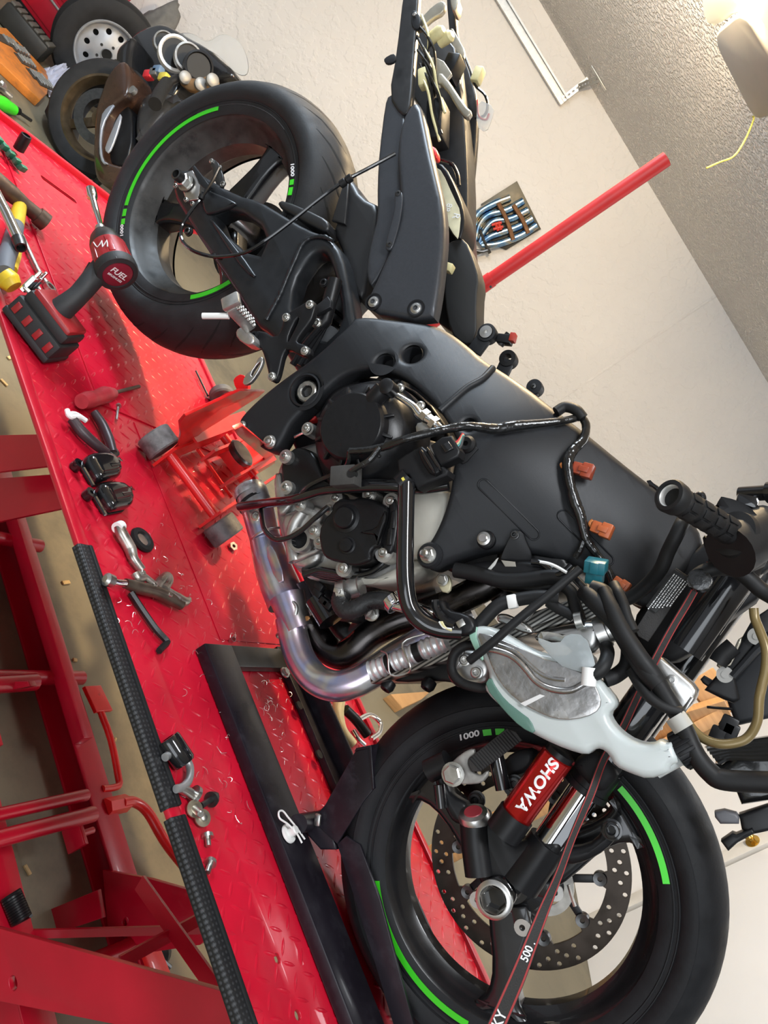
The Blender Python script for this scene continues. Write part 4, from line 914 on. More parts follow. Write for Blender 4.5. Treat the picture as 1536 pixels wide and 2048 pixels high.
# big black coolant pipe, braided hose, clamps
tubeY('coolant_pipe', z7([1090, 330, 1085, 520, 1080, 760, 1084, 960, 1110, 1090, 1180, 1180, 1290, 1225, 1420, 1235]), [-.245, -.245, -.245, -.245, -.24, -.235, -.225, -.215], .0132, BLKG, eng, 18, 8)
lathe('pipe_collar', onY(450 + 1088 / 3, 850 + 322 / 3, -.245), (0.2, 0, -.9), [(.0132, -.006), (.0150, -.006), (.0150, .012), (.0132, .012)], BLK, eng, 24)
box('pipe_marker', onY(450 + 1070 / 3, 850 + 325 / 3, -.259), (.005, .003, .004), mat('mark_yellow', (.7, .6, .1), .5), eng)
BRA = mat('braided_rubber', (.014, .014, .015), .5, 0, .3, 200, .3, 260)
pts = [onY(a, b, y) for (a, b), y in zip(z7([705, 1010, 690, 1060, 720, 1110, 790, 1100, 860, 1060, 930, 1050, 1000, 1065]), [-.165, -.17, -.175, -.175, -.17, -.165, -.16])]
L = catmull(pts, 10); bm = bmesh.new(); add_tube(bm, L, [.0140 + (.0009 if i % 2 else 0) for i in range(len(L))], 18, 0); bmo('braided_hose', bm, BRA, eng, 60)
def ringclamp(px, py, Y, ax, r, w, m, par, screw=True):
    P = onY(px, py, Y); lathe('hose_clamp', P, ax, [(r - .002, -w), (r, -w), (r + .0006, 0), (r, w), (r - .002, w), (r - .002, -w)], m, par, 28)
    if screw: box('clamp_screw', P + AY * r, (.012, .008, .008), m, par, (.7, 0, .7), (0, 1, 0), .001)
ringclamp(450 + 708 / 3, 850 + 1000 / 3, -.165, (.3, .1, 1), .0185, .007, STEEL, eng)
ringclamp(450 + 1015 / 3, 850 + 1062 / 3, -.16, (1, 0, .2), .0185, .008, CHR, eng)
lathe('hose_spigot', onY(450 + 740 / 3, 850 + 985 / 3, -.150), (.3, .1, 1), [(0, -.01), (.016, -.01), (.017, .02), (.021, .024), (0, .03)], ALU, eng, 24)
tubeY('metal_pipe', z7([1000, 1065, 1100, 1090, 1200, 1130, 1270, 1170]), -.155, .012, CHR, eng, 16)
# oil cooler, filter, pickup sensors tucked under the cases
tubeY('oil_filter', z7([640, 1175, 560, 1040]), -.11, .024, BLKG, eng, 24, 0)
for a, b in ((570, 970), (560, 1010), (600, 1060), (620, 1080)): box('clip_block', onY(450 + a / 3, 850 + b / 3, -.13), (.018, .014, .012), BLK, eng, (.8, 0, .4), (0, 1, 0), .002)
for k in range(4): tubeY('small_hose', z7([470, 900 - k * 12, 560, 870 + k * 10, 640, 880 + k * 12, 760, 900 + k * 8, 880, 880, 980, 800 + k * 10]), -.158 + k * .006, .0055, BLKG, eng, 10)
boltpx(450 + 710 / 3, 850 + 860 / 3, -.186, .008, STEEL, eng)
P = onY(450 + 880 / 3, 850 + 1130 / 3, -.145); hexbolt('drain_bolt', P, AY, .012, STEEL, eng, .012, False); lathe('drain_spring', P, (1, 0, .3), [(.008, -.004), (.014, 0), (.008, .004)], STEEL, eng, 20)
boltpx(450 + 1305 / 3, 850 + 930 / 3, -.14, .009, STEEL, eng, .007, False)
plate('mount_tab', z7([1270, 905, 1330, 890, 1360, 940, 1345, 1010, 1290, 1000]), -.135, .008, mat('tab_cream', (.55, .50, .34), .5, .3), eng, (), .002, 1)
tubeY('clutch_hose', z7([90, 490, 240, 470, 400, 450, 560, 400, 680, 380, 820, 365, 1000, 365, 1180, 380, 1340, 360]), [-.12, -.15, -.19, -.205, -.21, -.205, -.2, -.19, -.185], [.0085, .0085, .008, .011, .011, .009], BLKG, eng, 12)
tubeY('breather_hose', z7([215, 490, 222, 560, 240, 630, 300, 685, 370, 680, 450, 640, 540, 560, 620, 490]), [-.13, -.15, -.17, -.18, -.185, -.185, -.19, -.19], .0045, BLKG, eng, 10)
# red-dyed boot peeping past the case, chain run
plate('drive_boot', z5([555, 1290, 585, 1275, 608, 1300, 590, 1320, 560, 1325]), -.13, .02, mat('boot_red', (.5, .02, .02), .5), eng, (), .003, 0)
tubeY('side_hose', z5([480, 1425, 530, 1400, 585, 1380]), -.16, .004, CHR, eng, 8)

# ---------------------------------------------------------------- exhaust
TI = bpy.data.materials.new('heat_tinted_steel'); TI.use_nodes = True; nt = TI.node_tree; b = nt.nodes['Principled BSDF']
b.inputs['Metallic'].default_value = .9; b.inputs['Roughness'].default_value = .26
tcn = nt.nodes.new('ShaderNodeTexCoord'); nz = nt.nodes.new('ShaderNodeTexNoise'); nz.inputs['Scale'].default_value = 11; nz.inputs['Detail'].default_value = 3
nt.links.new(tcn.outputs['Object'], nz.inputs['Vector']); rp = nt.nodes.new('ShaderNodeValToRGB'); nt.links.new(nz.outputs['Fac'], rp.inputs['Fac']); nt.links.new(rp.outputs['Color'], b.inputs['Base Color'])
e = rp.color_ramp.elements; e[0].position = .25; e[0].color = (.34, .37, .46, 1); e[1].position = .75; e[1].color = (.45, .48, .56, 1)
for ps, c in ((.38, (.68, .66, .62, 1)), (.47, (.56, .46, .54, 1)), (.55, (.40, .42, .62, 1)), (.62, (.68, .64, .56, 1))): x = rp.color_ramp.elements.new(ps); x.color = c
SMO = mat('pipe_smoked', (.075, .068, .066), .28, 1.0, .25, 25)
exh = bpy.data.objects.new('exhaust', None); COL.objects.link(exh); exh.parent = bike
yE = -.075
tubeY('collector', K([518, 1025, 530, 1075, 545, 1130, 560, 1170, 575, 1205]), yE, [.031, .029, .034, .036, .037], TI, exh, 28, 8)
tubeY('outlet_stub', K([503, 985, 512, 1010, 520, 1032]), yE, [.031, .031, .030], mat('stub_grey', (.33, .33, .34), .4, .9, .3, 40), exh, 28, 4)
lathe('stub_cap', onY(497, 972, yE), onY(497, 972, yE) - onY(515, 1020, yE), [(0, .004), (.018, .003), (.029, -.003), (.032, -.014), (.032, -.022)], mat('tape_grey', (.35, .36, .37), .35, .5, .4, 60), exh, 28)
tubeY('stub_band', K([507, 1003, 510, 1008]), yE, .0325, BLK, exh, 28, 0)
tubeY('merge_tube', K([575, 1195, 588, 1235, 598, 1262]), [yE - .018, yE - .02, yE - .02], [.033, .028, .027], TI, exh, 28, 6)
tubeY('merge_tube', K([590, 1180, 612, 1215, 625, 1240]), [yE + .015, yE + .02, yE + .02], [.031, .027, .026], TI, exh, 28, 6)
tubeY('header_pipe', K([580, 1235, 590, 1285, 605, 1325, 632, 1358, 668, 1372, 706, 1366, 745, 1346, 800, 1310, 870, 1270, 950, 1230]), [-.095, -.097, -.10, -.10, -.10, -.095, -.085, -.07, -.05, -.04], .0262, TI, exh, 28, 8)
tubeY('header_pipe', K([612, 1212, 630, 1262, 655, 1297, 684, 1310, 712, 1296, 745, 1268, 795, 1242, 850, 1226, 910, 1204, 970, 1172, 1010, 1145]), [-.055, -.055, -.05, -.05, -.05, -.045, -.04, -.03, -.02, -.02, -.02], .0258, SMO, exh, 28, 8)
tubeY('header_pipe', K([650, 1225, 680, 1262, 705, 1275, 740, 1250, 800, 1220, 880, 1185]), [.03, .03, .035, .04, .04, .04], .024, DSTEEL, exh, 24, 8)
tubeY('front_pipe', K([890, 1212, 940, 1190, 985, 1165, 1010, 1130, 1012, 1100]), -.09, .022, SMO, exh, 24, 6)
tubeY('front_pipe', K([1010, 1200, 1000, 1170, 1020, 1130, 1060, 1110]), -.06, .021, SMO, exh, 20, 6)
plate('heat_plate', K([528, 1098, 545, 1085, 572, 1160, 552, 1166]), yE - .034, .004, TI, exh, (), .002, 1)
for a, b in ((537, 1073), (560, 1168), (583, 1262), (617, 1240)): ringclamp(a, b, yE if a < 570 else -.09 if a < 600 else -.055, onY(600, 1270, yE) - onY(540, 1090, yE), .0345 if a < 570 else .0285, .0022, ALUB, exh, False)
tubeY('clamp_spring', z7([362, 1025, 385, 1045, 420, 1075, 430, 1100, 425, 1140]), -.115, .0035, STEEL, exh, 8)
tubeY('clamp_spring', z7([292, 1045, 300, 1100, 320, 1160, 325, 1190]), -.11, .0035, STEEL, exh, 8)
plate('gasket_band', z7([450, 1160, 500, 1140, 512, 1165, 462, 1185]), -.105, .004, mat('copper', (.55, .28, .12), .35, .9), exh, (), .001, 1)
boltpx(450 + 190 / 3, 850 + 545 / 3, yE - .026, .012, TI, exh, .006)

# ---------------------------------------------------------------- silver bellows pipe with wire clip
a_, b_ = onY(743, 1342, -.14), onY(893, 1281, -.14); ax = b_ - a_; n = 46; bm = bmesh.new()
L = [a_ + ax * (i / n) for i in range(n + 1)]
rr = []
for i in range(n + 1):
    t = i / n; w = (0.5 + 0.5 * math.cos(i * 2 * PI / 3.3)); base = .0142
    if 0.22 < t < 0.29 or 0.60 < t < 0.66: rr.append(.0118)
    else: rr.append(base + .0028 * w)
add_tube(bm, L, rr, 28, 0); bel = bmo('bellows_pipe', bm, mat('bellows_silver', (.66, .66, .67), .34, .6, .08, 60), bike, 60)
for t in (.255, .63): P = a_ + ax * t; lathe('clip_band', P, ax, [(.0118, -.006), (.0155, -.006), (.0155, .006), (.0118, .006)], BLK, bel, 28)
u = ax.normalized(); w2 = AY
c0 = a_ + ax * .45; upv = u.cross(AY).normalized()
tube('wire_clip', [c0 - u * .03 - upv * .022 + AY * .010, c0 - u * .018 - upv * .01 + AY * .02, c0 - u * .024 + upv * .02 + AY * .018, c0 + u * .002 + upv * .026 + AY * .014, c0 + u * .012 + upv * .018 + AY * .02, c0 + u * .01 - upv * .02 + AY * .014, c0 + u * .055 - upv * .02 + AY * .01], .0016, STEEL, bel, 8, 4)
# ---------------------------------------------------------------- radiator, coolant bottle, hoses
z8 = lambda l: [(850 + a / 3, 850 + b / 3) for a, b in K(l)]
zb = lambda l: [(850 + a / 3, 1250 + b / 3) for a, b in K(l)]
z9 = lambda l: [(1124 + a * .2682, 900 + b * .2682) for a, b in K(l)]
zf = lambda l: [(850 + a / 3, 1536 + b / 3) for a, b in K(l)]
rad = bpy.data.objects.new('radiator', None); COL.objects.link(rad); rad.parent = bike
FIN = bpy.data.materials.new('radiator_core'); FIN.use_nodes = True; nt = FIN.node_tree; b = nt.nodes['Principled BSDF']; b.inputs['Metallic'].default_value = .8; b.inputs['Roughness'].default_value = .4
t_ = nt.nodes.new('ShaderNodeTexCoord'); wv = nt.nodes.new('ShaderNodeTexWave'); wv.inputs['Scale'].default_value = 55; nt.links.new(t_.outputs['Object'], wv.inputs['Vector'])
rp2 = nt.nodes.new('ShaderNodeValToRGB'); nt.links.new(wv.outputs['Fac'], rp2.inputs['Fac']); rp2.color_ramp.elements[0].color = (.02, .02, .02, 1); rp2.color_ramp.elements[1].color = (.40, .39, .36, 1); nt.links.new(rp2.outputs['Color'], b.inputs['Base Color'])
# curved core slung between the tanks: runs from under the bellows up to the steering head, facing forward
c0, c1 = onY(800, 1352, .0), onY(1200, 1225, .0)
d = c1 - c0; d.y = 0
box('core', (c0 + c1) / 2 + Vector((.0, .02, 0)), (d.length, .30, .03), FIN, rad, d, (0, 1, 0), .003)
tank = z8([640, 1260, 700, 1225, 880, 1190, 1000, 1170, 1060, 1195, 1070, 1250, 1050, 1330, 1010, 1370, 930, 1380, 860, 1340, 760, 1300, 660, 1300])
plate('end_tank', tank, -.165, .06, ALUB, rad, (), .014, 1, 2, 0, None, 50, 3)
plate('end_tank', K([892, 1312, 905, 1298, 940, 1296, 975, 1310, 985, 1345, 965, 1372, 915, 1378, 895, 1362, 888, 1336]), -.165, .06, ALUB, rad, (), .012, 1, 2, 0, None, 50, 3)
plate('core_edge', z8([600, 1230, 720, 1180, 880, 1110, 1010, 1080, 1060, 1110, 1040, 1165, 900, 1185, 740, 1220, 660, 1255]), -.135, .03, FIN, rad, (), .004, 1)
boltpx(850 + 937 / 3, 850 + 1322 / 3, -.168, .011, ALUB, rad, .005); boltpx(850 + 310 / 3, 1250 + 285 / 3, -.168, .009, ALUB, rad, .006); boltpx(850 + 240 / 3, 1250 + 210 / 3, -.18, .008, ALUB, rad, .006)
P = onY(1212, 1262, -.165); lathe('filler_neck', P, onY(1232, 1254, -.165) - onY(1200, 1266, -.165), [(.018, -.012), (.022, -.012), (.022, .002), (.018, .003), (.018, .012), (.027, .013), (.027, .022), (0, .026)], ALUB, rad, 32)
plate('head_bracket', z8([425, 1140, 450, 1128, 500, 1135, 640, 1210, 650, 1260, 560, 1240, 470, 1190, 428, 1180]), -.15, .02, ALUB, rad, (), .006, 1)
plate('horn_lever', z8([590, 1140, 640, 1085, 668, 1080, 630, 1150, 600, 1180]), -.16, .012, ALUB, rad, (), .003, 1)
plate('tank_baffle', K([900, 1330, 912, 1300, 930, 1296, 925, 1320, 905, 1350]), -.172, .008, ALU, rad, (), .002, 1)
plate('rad_shroud', K([770, 1356, 930, 1300, 960, 1340, 960, 1372, 860, 1360, 800, 1366]), -.09, .16, BLK, rad, (), .006, 1)
for a, b in ((774, 1374), (855, 1372)): lathe('rad_grommet', onY(a, b, -.10), (.5, -.5, -.7), [(.003, -.01), (.011, -.01), (.012, 0), (.009, .006), (.003, .006)], BLK, rad, 20)

# translucent overflow bottle
BOT = bpy.data.materials.new('milky_plastic'); BOT.use_nodes = True; b = BOT.node_tree.nodes['Principled BSDF']
b.inputs['Base Color'].default_value = (.56, .60, .59, 1); b.inputs['Roughness'].default_value = .32; b.inputs['Subsurface Weight'].default_value = .25; b.inputs['Subsurface Radius'].default_value = (.02, .025, .02); b.inputs['Transmission Weight'].default_value = .12
cool = bpy.data.objects.new('coolant_bottle', None); COL.objects.link(cool); cool.parent = bike
bot = K([936, 1272, 940, 1256, 955, 1250, 985, 1254, 1020, 1276, 1055, 1296, 1090, 1308, 1125, 1312, 1150, 1300, 1180, 1306, 1190, 1338, 1182, 1352, 1202, 1362, 1212, 1378, 1228, 1398, 1230, 1412, 1214, 1428, 1222, 1446, 1240, 1466, 1268, 1484, 1300, 1490, 1318, 1480, 1332, 1486, 1345, 1484, 1360, 1524, 1340, 1532, 1338, 1546, 1296, 1561, 1258, 1548, 1228, 1534, 1216, 1510, 1200, 1498, 1186, 1500, 1172, 1512, 1130, 1500, 1085, 1480, 1040, 1455, 1005, 1420, 970, 1386, 966, 1370, 978, 1356, 966, 1320, 950, 1298])
plate('bottle_body', bot, -.205, .055, BOT, cool, (), .011, 1, 2, 0, None, 60, 4)
TEAL = mat('coolant_green', (.10, .20, .16), .3, 0, .1, 20, trans=.1)
plate('coolant_level', K([968, 1372, 980, 1352, 990, 1372, 1010, 1400, 1040, 1424, 1062, 1440, 1072, 1470, 1042, 1456, 1006, 1420]), -.2065, .004, TEAL, cool, (), .0015, 1)
plate('coolant_level', K([936, 1270, 942, 1257, 956, 1252, 952, 1268, 958, 1290, 968, 1318, 962, 1322, 948, 1298]), -.2065, .004, mat('coolant_pale', (.26, .46, .36), .3, 0), cool, (), .0015, 1)
# crinkled foil heat shield stuck on the bottle
FOIL = mat('foil_shield', (.44, .43, .42), .28, .95, .15, 30, .35, 45, dirt=(.40, .37, .36), ds=20)
sh = plate('foil_shield', K([952, 1266, 975, 1268, 1000, 1278, 1040, 1296, 1075, 1312, 1100, 1322, 1128, 1326, 1150, 1340, 1180, 1352, 1196, 1382, 1204, 1408, 1190, 1428, 1150, 1440, 1108, 1438, 1070, 1422, 1030, 1398, 1000, 1366, 984, 1336, 974, 1308, 966, 1298]), -.2095, .003, FOIL, cool, (), .0012, 1, 2, .02)
tubeY('shield_bead', zb([350, 140, 420, 150, 500, 175, 560, 215, 610, 270, 660, 330, 720, 370, 800, 392, 880, 390, 960, 350]), -.210, .0048, FOIL, sh, 10)
tubeY('shield_bead', zb([440, 120, 540, 160, 620, 230, 690, 290, 760, 320, 840, 330]), -.210, .003, FOIL, sh, 8)
plate('clear_tape', zb([640, 60, 800, 120, 850, 50, 960, 60, 1010, 190, 1024, 250, 960, 290, 890, 270, 800, 240]), -.2120, .0012, mat('tape_film', (.50, .54, .55), .15, 0, .06, 30, .15, 60, trans=.55), cool, (), .0004, 1)
plate('tape_strip', zb([570, 470, 690, 415, 720, 425, 600, 488]), -.2112, .0008, mat('tape_pale', (.66, .65, .64), .4), cool, (), .0003, 0)
ca, cb = onY(1346, 1510, -.178), onY(1364, 1500, -.178); ax = (cb - ca).normalized()
lathe('bottle_neck', ca, ax, [(.0165, -.03), (.0165, .004), (.018, .005), (.018, .012)], BOT, cool, 32)
cpo = lathe('bottle_cap', ca + ax * .006, ax, [(.0215, 0), (.0235, .001), (.0235, .024), (.0215, .028), (0, .029)], BLK, cool, 40)
u_, v_, w_ = frame_of(ax)
for k in range(14):
    a = 2 * PI * k / 14; dd = u_ * math.cos(a) + v_ * math.sin(a)
    bm = bmesh.new(); beam(bm, ca + ax * .008 + dd * .0238, ca + ax * .031 + dd * .0238, .005, .003, dd, .0008); bmo('cap_rib', bm, BLK, cpo)
tubeY('overflow_hose', z8([1080, 1310, 1095, 1370, 1075, 1440, 1035, 1485, 1005, 1495]), [-.17, -.19, -.205, -.21, -.21], .0095, RUB, cool, 14)
lathe('hose_union', onY(850 + 985 / 3, 850 + 1510 / 3, -.212), (.7, 0, -.5), [(0, -.012), (.010, -.012), (.010, .012), (0, .012)], PLW, cool, 18)
# steel lever-like breather rod in front
tubeY('breather_rod', K([1160, 1138, 1100, 1188, 1040, 1236, 985, 1285, 938, 1322]), [-.2, -.215, -.225, -.23, -.225], .0062, RUB, bike, 12)
tubeY('loop_hose', K([965, 1292, 930, 1292, 908, 1310, 904, 1342, 924, 1366, 960, 1376, 978, 1374]), -.19, .0072, RUB, bike, 12)

# ---------------------------------------------------------------- harness and connectors
TAPE = mat('tape_gloss', (.010, .010, .010), .16, 0, .3, 90, .5, 130, coat=.3)
har = bpy.data.objects.new('wiring_harness', None); COL.objects.link(har); har.parent = bike
def fy(px, py, off): P = onS(px, py, gF); return P.y - off
hp = K([700, 902, 735, 900, 770, 893, 812, 878, 860, 866, 905, 856, 940, 852, 990, 858, 1030, 852, 1090, 846, 1135, 840, 1163, 832])
hy = [-.247, -.247, -.246, -.25, -.24, -.225, -.215] + [fy(a, b, .012) for a, b in hp[7:]]
tubeY('main_loom', hp, hy, [.0055, .006, .0065, .0065, .007, .007, .0065, .009, .009, .007, .006, .006], TAPE, har, 12, 8, .05)
hp = K([1163, 832, 1172, 852, 1166, 880, 1148, 898, 1136, 918, 1136, 945, 1142, 975, 1150, 1005, 1160, 1030, 1168, 1065, 1176, 1085, 1196, 1112, 1216, 1140, 1232, 1180, 1245, 1215])
tubeY('main_loom', hp, [fy(a, b, .014) for a, b in hp], [.006, .0065, .007, .008, .009, .0085, .0075, .009, .0085, .007, .007, .006, .0055, .006, .006], TAPE, har, 12, 8, .06)
tubeY('loom_branch', K([1112, 824, 1130, 814, 1152, 820, 1166, 836]), [fy(1112, 824, .008), fy(1130, 818, .012), fy(1150, 836, .014), fy(1160, 840, .014)], .0085, RUB, har, 12)
tubeY('loom_branch', K([700, 902, 690, 935, 640, 960, 618, 972, 600, 990]), [-.247, -.23, -.215, -.21, -.2], .004, TAPE, har, 8)
tubeY('loom_branch', K([760, 895, 740, 920, 715, 935, 700, 945]), [-.25, -.252, -.25, -.245], .005, TAPE, har, 8)
tubeY('loom_branch', K([1170, 1075, 1160, 1100, 1150, 1115]), [fy(1170, 1075, .014), fy(1160, 1098, .012), fy(1150, 1110, .01)], .005, TAPE, har, 8)
P = onY(692, 954, -.235)
bm = bmesh.new(); add_box(bm, P, (.043, .028, .032), (.5, 0, .85), (0, 1, 0), None, .002); bmo('foam_block', bm, mat('foam_grey', (.045, .043, .040), .9, 0, .15, 120), har)
lathe('foam_hole', onY(702, 946, -.2505), AY, [(0, .0), (.007, 0), (.007, -.01), (0, -.01)], SIPE, har, 16)
# control box on its bracket beside the clutch cover
cb_ = bpy.data.objects.new('control_unit', None); COL.objects.link(cb_); cb_.parent = bike
plate('unit_body', z7([1030, 210, 1080, 175, 1165, 130, 1230, 190, 1340, 270, 1330, 300, 1210, 350, 1150, 382, 1100, 300, 1040, 300]), -.245, .035, BLKM, cb_, (), .004, 0)
plate('unit_cover', z7([1150, 140, 1190, 120, 1310, 270, 1240, 310, 1180, 230]), -.255, .014, BLK, cb_, (), .004, 1)
for k in range(2): plate('unit_rib', z7([1160 + k * 36, 150 - k * 14, 1182 + k * 36, 140 - k * 14, 1268 + k * 36, 286 - k * 16, 1248 + k * 36, 296 - k * 16]), -.260, .010, BLKG, cb_, (), .003, 1)
plate('unit_plug', z7([1230, 120, 1300, 70, 1360, 60, 1410, 150, 1400, 190, 1290, 240, 1260, 200]), -.255, .03, BLK, cb_, (), .004, 0)
plate('plug_latch', z7([1290, 120, 1340, 95, 1370, 140, 1320, 165]), -.260, .010, BLKG, cb_, (), .002, 0)
for k, c in enumerate(((.6, .05, .05), (.6, .5, .3), (.08, .3, .3), (.05, .05, .05))):
    tubeY('lead', z7([1372 + k * 6, 112 + k * 12, 1400 + k * 5, 95 + k * 10, 1430, 50 + k * 6]), -.25, .0022, mat('lead_%d' % k, c, .5), cb_, 8)
PG = onS(935, 890, gF); lathe('rubber_mount', PG, AY, [(.004, .010), (.010, .011), (.014, .006), (.014, -.004)], RUB, cb_, 28)
plate('unit_bracket', z8([170, 180, 260, 140, 290, 110, 318, 142, 250, 220, 225, 232]), lambda X, Z: gF(X, Z) - .003, .006, BLKM, cb_, (), .001, 0)
# loose plugs
def plug(px, py, Y, m, dirv, L=.03, w=.022, h=.02, label=None):
    o = bpy.data.objects.new('connector', None); COL.objects.link(o); o.parent = har
    P = onY(px, py, Y); d = Vector(dirv).normalized(); s = d.cross(AY).normalized()
    bm = bmesh.new(); add_box(bm, P, (L * .62, w * .8, h * .8), d, s, None, .002); add_box(bm, P + d * L * .45, (L * .55, w, h), d, s, None, .002)
    add_box(bm, P + d * L * .3 + AY * h * .5, (L * .5, w * .4, h * .25), d, s, None, .001)
    me = bmo('plug_shell', bm, m, har); bpy.data.objects.remove(o); return me
CBR = mat('connector_brown', (.30, .05, .02), .35, 0, .08, 60); COR = mat('connector_orange', (.42, .10, .03), .35); CTE = mat('connector_teal', (.02, .16, .20), .35)
plug(1158, 938, fy(1160, 938, .016), CBR, (.66, 0, .55)); plug(1196, 1056, fy(1196, 1056, .018), COR, (.68, 0, .5)); plug(1236, 1166, fy(1236, 1166, .018), COR, (.72, 0, .3), .024, .02)
o = plug(1190, 1152, fy(1190, 1150, .055), CTE, (-.5, -.3, .45), .034, .030, .026)
tubeY('lead', K([1140, 925, 1124, 928, 1126, 935]), fy(1130, 930, .012), .003, mat('lead_orange', (.6, .2, .05), .5), har, 8)
tubeY('lead', K([1186, 1040, 1180, 1048, 1190, 1060]), fy(1186, 1045, .014), .003, mat('lead_orange', (.6, .2, .05), .5), har, 8)
# hoses bunched below the frame nose
hs = bpy.data.objects.new('hose_bundle', None); COL.objects.link(hs); hs.parent = bike
for pxs, Y_, r_ in ((z8([880, 840, 850, 870, 800, 900, 760, 880, 700, 830, 640, 820]), [-.16, -.16, -.15, -.15], .005),
                    (z8([960, 1000, 985, 1025, 1020, 1060, 1080, 1120, 1140, 1180, 1200, 1280, 1260, 1380, 1330, 1480, 1400, 1560]), [-.18, -.19, -.195, -.2, -.2, -.2], .013),
                    (z8([1135, 960, 1145, 985, 1160, 1010, 1190, 1080, 1210, 1150, 1250, 1240]), [-.17, -.19, -.2], .008),
                    (z8([1000, 980, 1060, 1000, 1110, 1050, 1130, 1100, 1150, 1160]), [-.18, -.185, -.19], .012),
                    (z8([740, 1060, 800, 1100, 860, 1130, 890, 1150]), [-.17, -.17], .008),
                    (z8([830, 960, 880, 1010, 900, 1080, 920, 1140, 930, 1180]), [-.165, -.175], .009),
                    (z8([180, 870, 300, 890, 450, 930, 600, 930, 760, 910, 860, 920]), [-.15, -.15, -.15], .012),
                    (z8([300, 1230, 360, 1160, 430, 1090, 500, 1060, 600, 1040, 700, 1030, 800, 1040]), [-.19, -.18, -.17], .010),
                    (z8([1190, 1250, 1220, 1330, 1210, 1440, 1150, 1500, 1080, 1530]), [-.16, -.17, -.18], .0105),
                    (z8([880, 900, 940, 960, 1000, 1020, 1030, 1080, 1050, 1130]), [-.185, -.19], .006)):
    tubeY('hose', pxs, Y_, r_, RUB if r_ > .007 else BLKG, hs, 12)
tubeY('wire', z8([690, 820, 740, 830, 790, 850, 850, 885]), -.165, .0025, PLW, hs, 6)
box('wire_tag', onY(850 + 525 / 3, 850 + 1060 / 3, -.185), (.020, .012, .014), PLW, hs, (.55, 0, -.2), (0, 1, 0), .002)
plate('nose_duct', z8([170, 850, 300, 815, 480, 800, 660, 810, 800, 840, 840, 880, 700, 930, 500, 950, 360, 940, 240, 890]), -.145, .05, BLK, hs, (), .012, 1)
plate('duct_slot', z8([360, 880, 430, 800, 440, 796, 420, 840, 380, 885]), -.1465, .003, mat('slot_pale', (.5, .5, .48), .4), hs, (), .001, 0)
plate('duct_slot', z8([455, 810, 540, 820, 545, 850, 480, 850]), -.1465, .003, mat('slot_grey', (.30, .28, .24), .4), hs, (), .001, 0)
plate('loom_guide', z8([30, 1110, 70, 1050, 110, 1050, 130, 1110, 240, 1130, 300, 1180, 290, 1260, 130, 1270, 60, 1210]), -.215, .025, BLK, hs, (), .006, 1)
tubeY('loom_guide_arm', z8([60, 1050, 70, 1110, 120, 1170, 180, 1200]), -.23, .006, BLKG, hs, 8)
for k in range(3): tubeY('wire', z8([85 + k * 8, 1180, 110 + k * 6, 1215, 160, 1225 + k * 5]), -.235, .0016, YELP if k else PLW, hs, 6)
box('clip_bright', onY(850 + 215 / 3, 850 + 1190 / 3, -.232), (.010, .003, .012), STEEL, hs, (1, 0, 0), (0, 1, 0), .001)
lathe('hose_clip', onY(850 + 925 / 3, 850 + 1175 / 3, -.18), (.3, 0, 1), [(.009, -.005), (.0125, -.005), (.0125, .005), (.009, .005)], STEEL, hs, 20)

# ---------------------------------------------------------------- fork, clamps, bars
fk = bpy.data.objects.new('front_fork', None); COL.objects.link(fk); fk.parent = bike
yF = -.105
FA = onY(985, 1790, yF); FT = onY(1500, 1138, yF)
fp = lambda a, b: onY(a, b, yF)
AXF = (onY(1300, 1395, yF) - onY(1120, 1650, yF)).normalized()
S0 = onY(1120, 1650, yF)
def along(px, py):
    P = onY(px, py, yF); return S0 + AXF * (P - S0).dot(AXF)
def fcyl(name, p, q, r, m, par, r2=None, n=32):
    A_, B_ = along(*p), along(*q); bm = bmesh.new(); add_tube(bm, [A_, B_], [r, r2 or r], n, 0); return bmo(name, bm, m, par)
fcyl('chrome_tube', (1082, 1712), (1205, 1540), .0225, CHR, fk)
fcyl('fork_lower', (1040, 1765), (1098, 1685), .030, BLK, fk, .0285)
fcyl('dust_seal', (1178, 1575), (1210, 1532), .031, BLK, fk); fcyl('dust_seal_lip', (1172, 1583), (1180, 1573), .0335, BLK, fk)
fcyl('upper_tube', (1205, 1540), (1320, 1372), .0295, BLKG, fk); fcyl('upper_tube', (1370, 1300), (1500, 1108), .0275, BLKG, fk)
fcyl('fork_sleeve', (1230, 1500), (1250, 1470), .0305, BLK, fk)
plate('axle_casting', zf([335, 690, 250, 640, 235, 420, 240, 300, 270, 250, 350, 260, 375, 330, 470, 330, 520, 470, 600, 430, 660, 400, 760, 420, 820, 470, 780, 560, 660, 700, 560, 760, 520, 830, 420, 880, 350, 850, 320, 780]), -.128, .045, BLK, fk, (), .012, 1, 2, 0, None, 50, 3)
plate('axle_pinch', zf([330, 700, 390, 640, 470, 640, 540, 720, 540, 800, 490, 870, 420, 890, 350, 860, 320, 790]), -.134, .03, BLKG, fk, (), .010, 2)
KN = onY(948, 1632, -.125)
lathe('preload_knob', KN, (onY(948, 1622, -.125) - onY(950, 1690, -.125)).normalized() + AY * .55, [(.0205, -.022), (.0205, -.01), (.0225, -.008), (.0235, 0), (.021, .006), (.014, .008), (.012, .006), (0, .006)], ALUB, fk, 24)
lathe('knob_insert', KN, (onY(948, 1622, -.125) - onY(950, 1690, -.125)).normalized() + AY * .55, [(.0145, .007), (.013, .009), (0, .009)], mat('knob_red', (.28, .03, .04), .4), fk, 24)
tubeY('damper_body', K([949, 1646, 952, 1690, 960, 1750]), -.122, .022, BLK, fk, 24, 0)
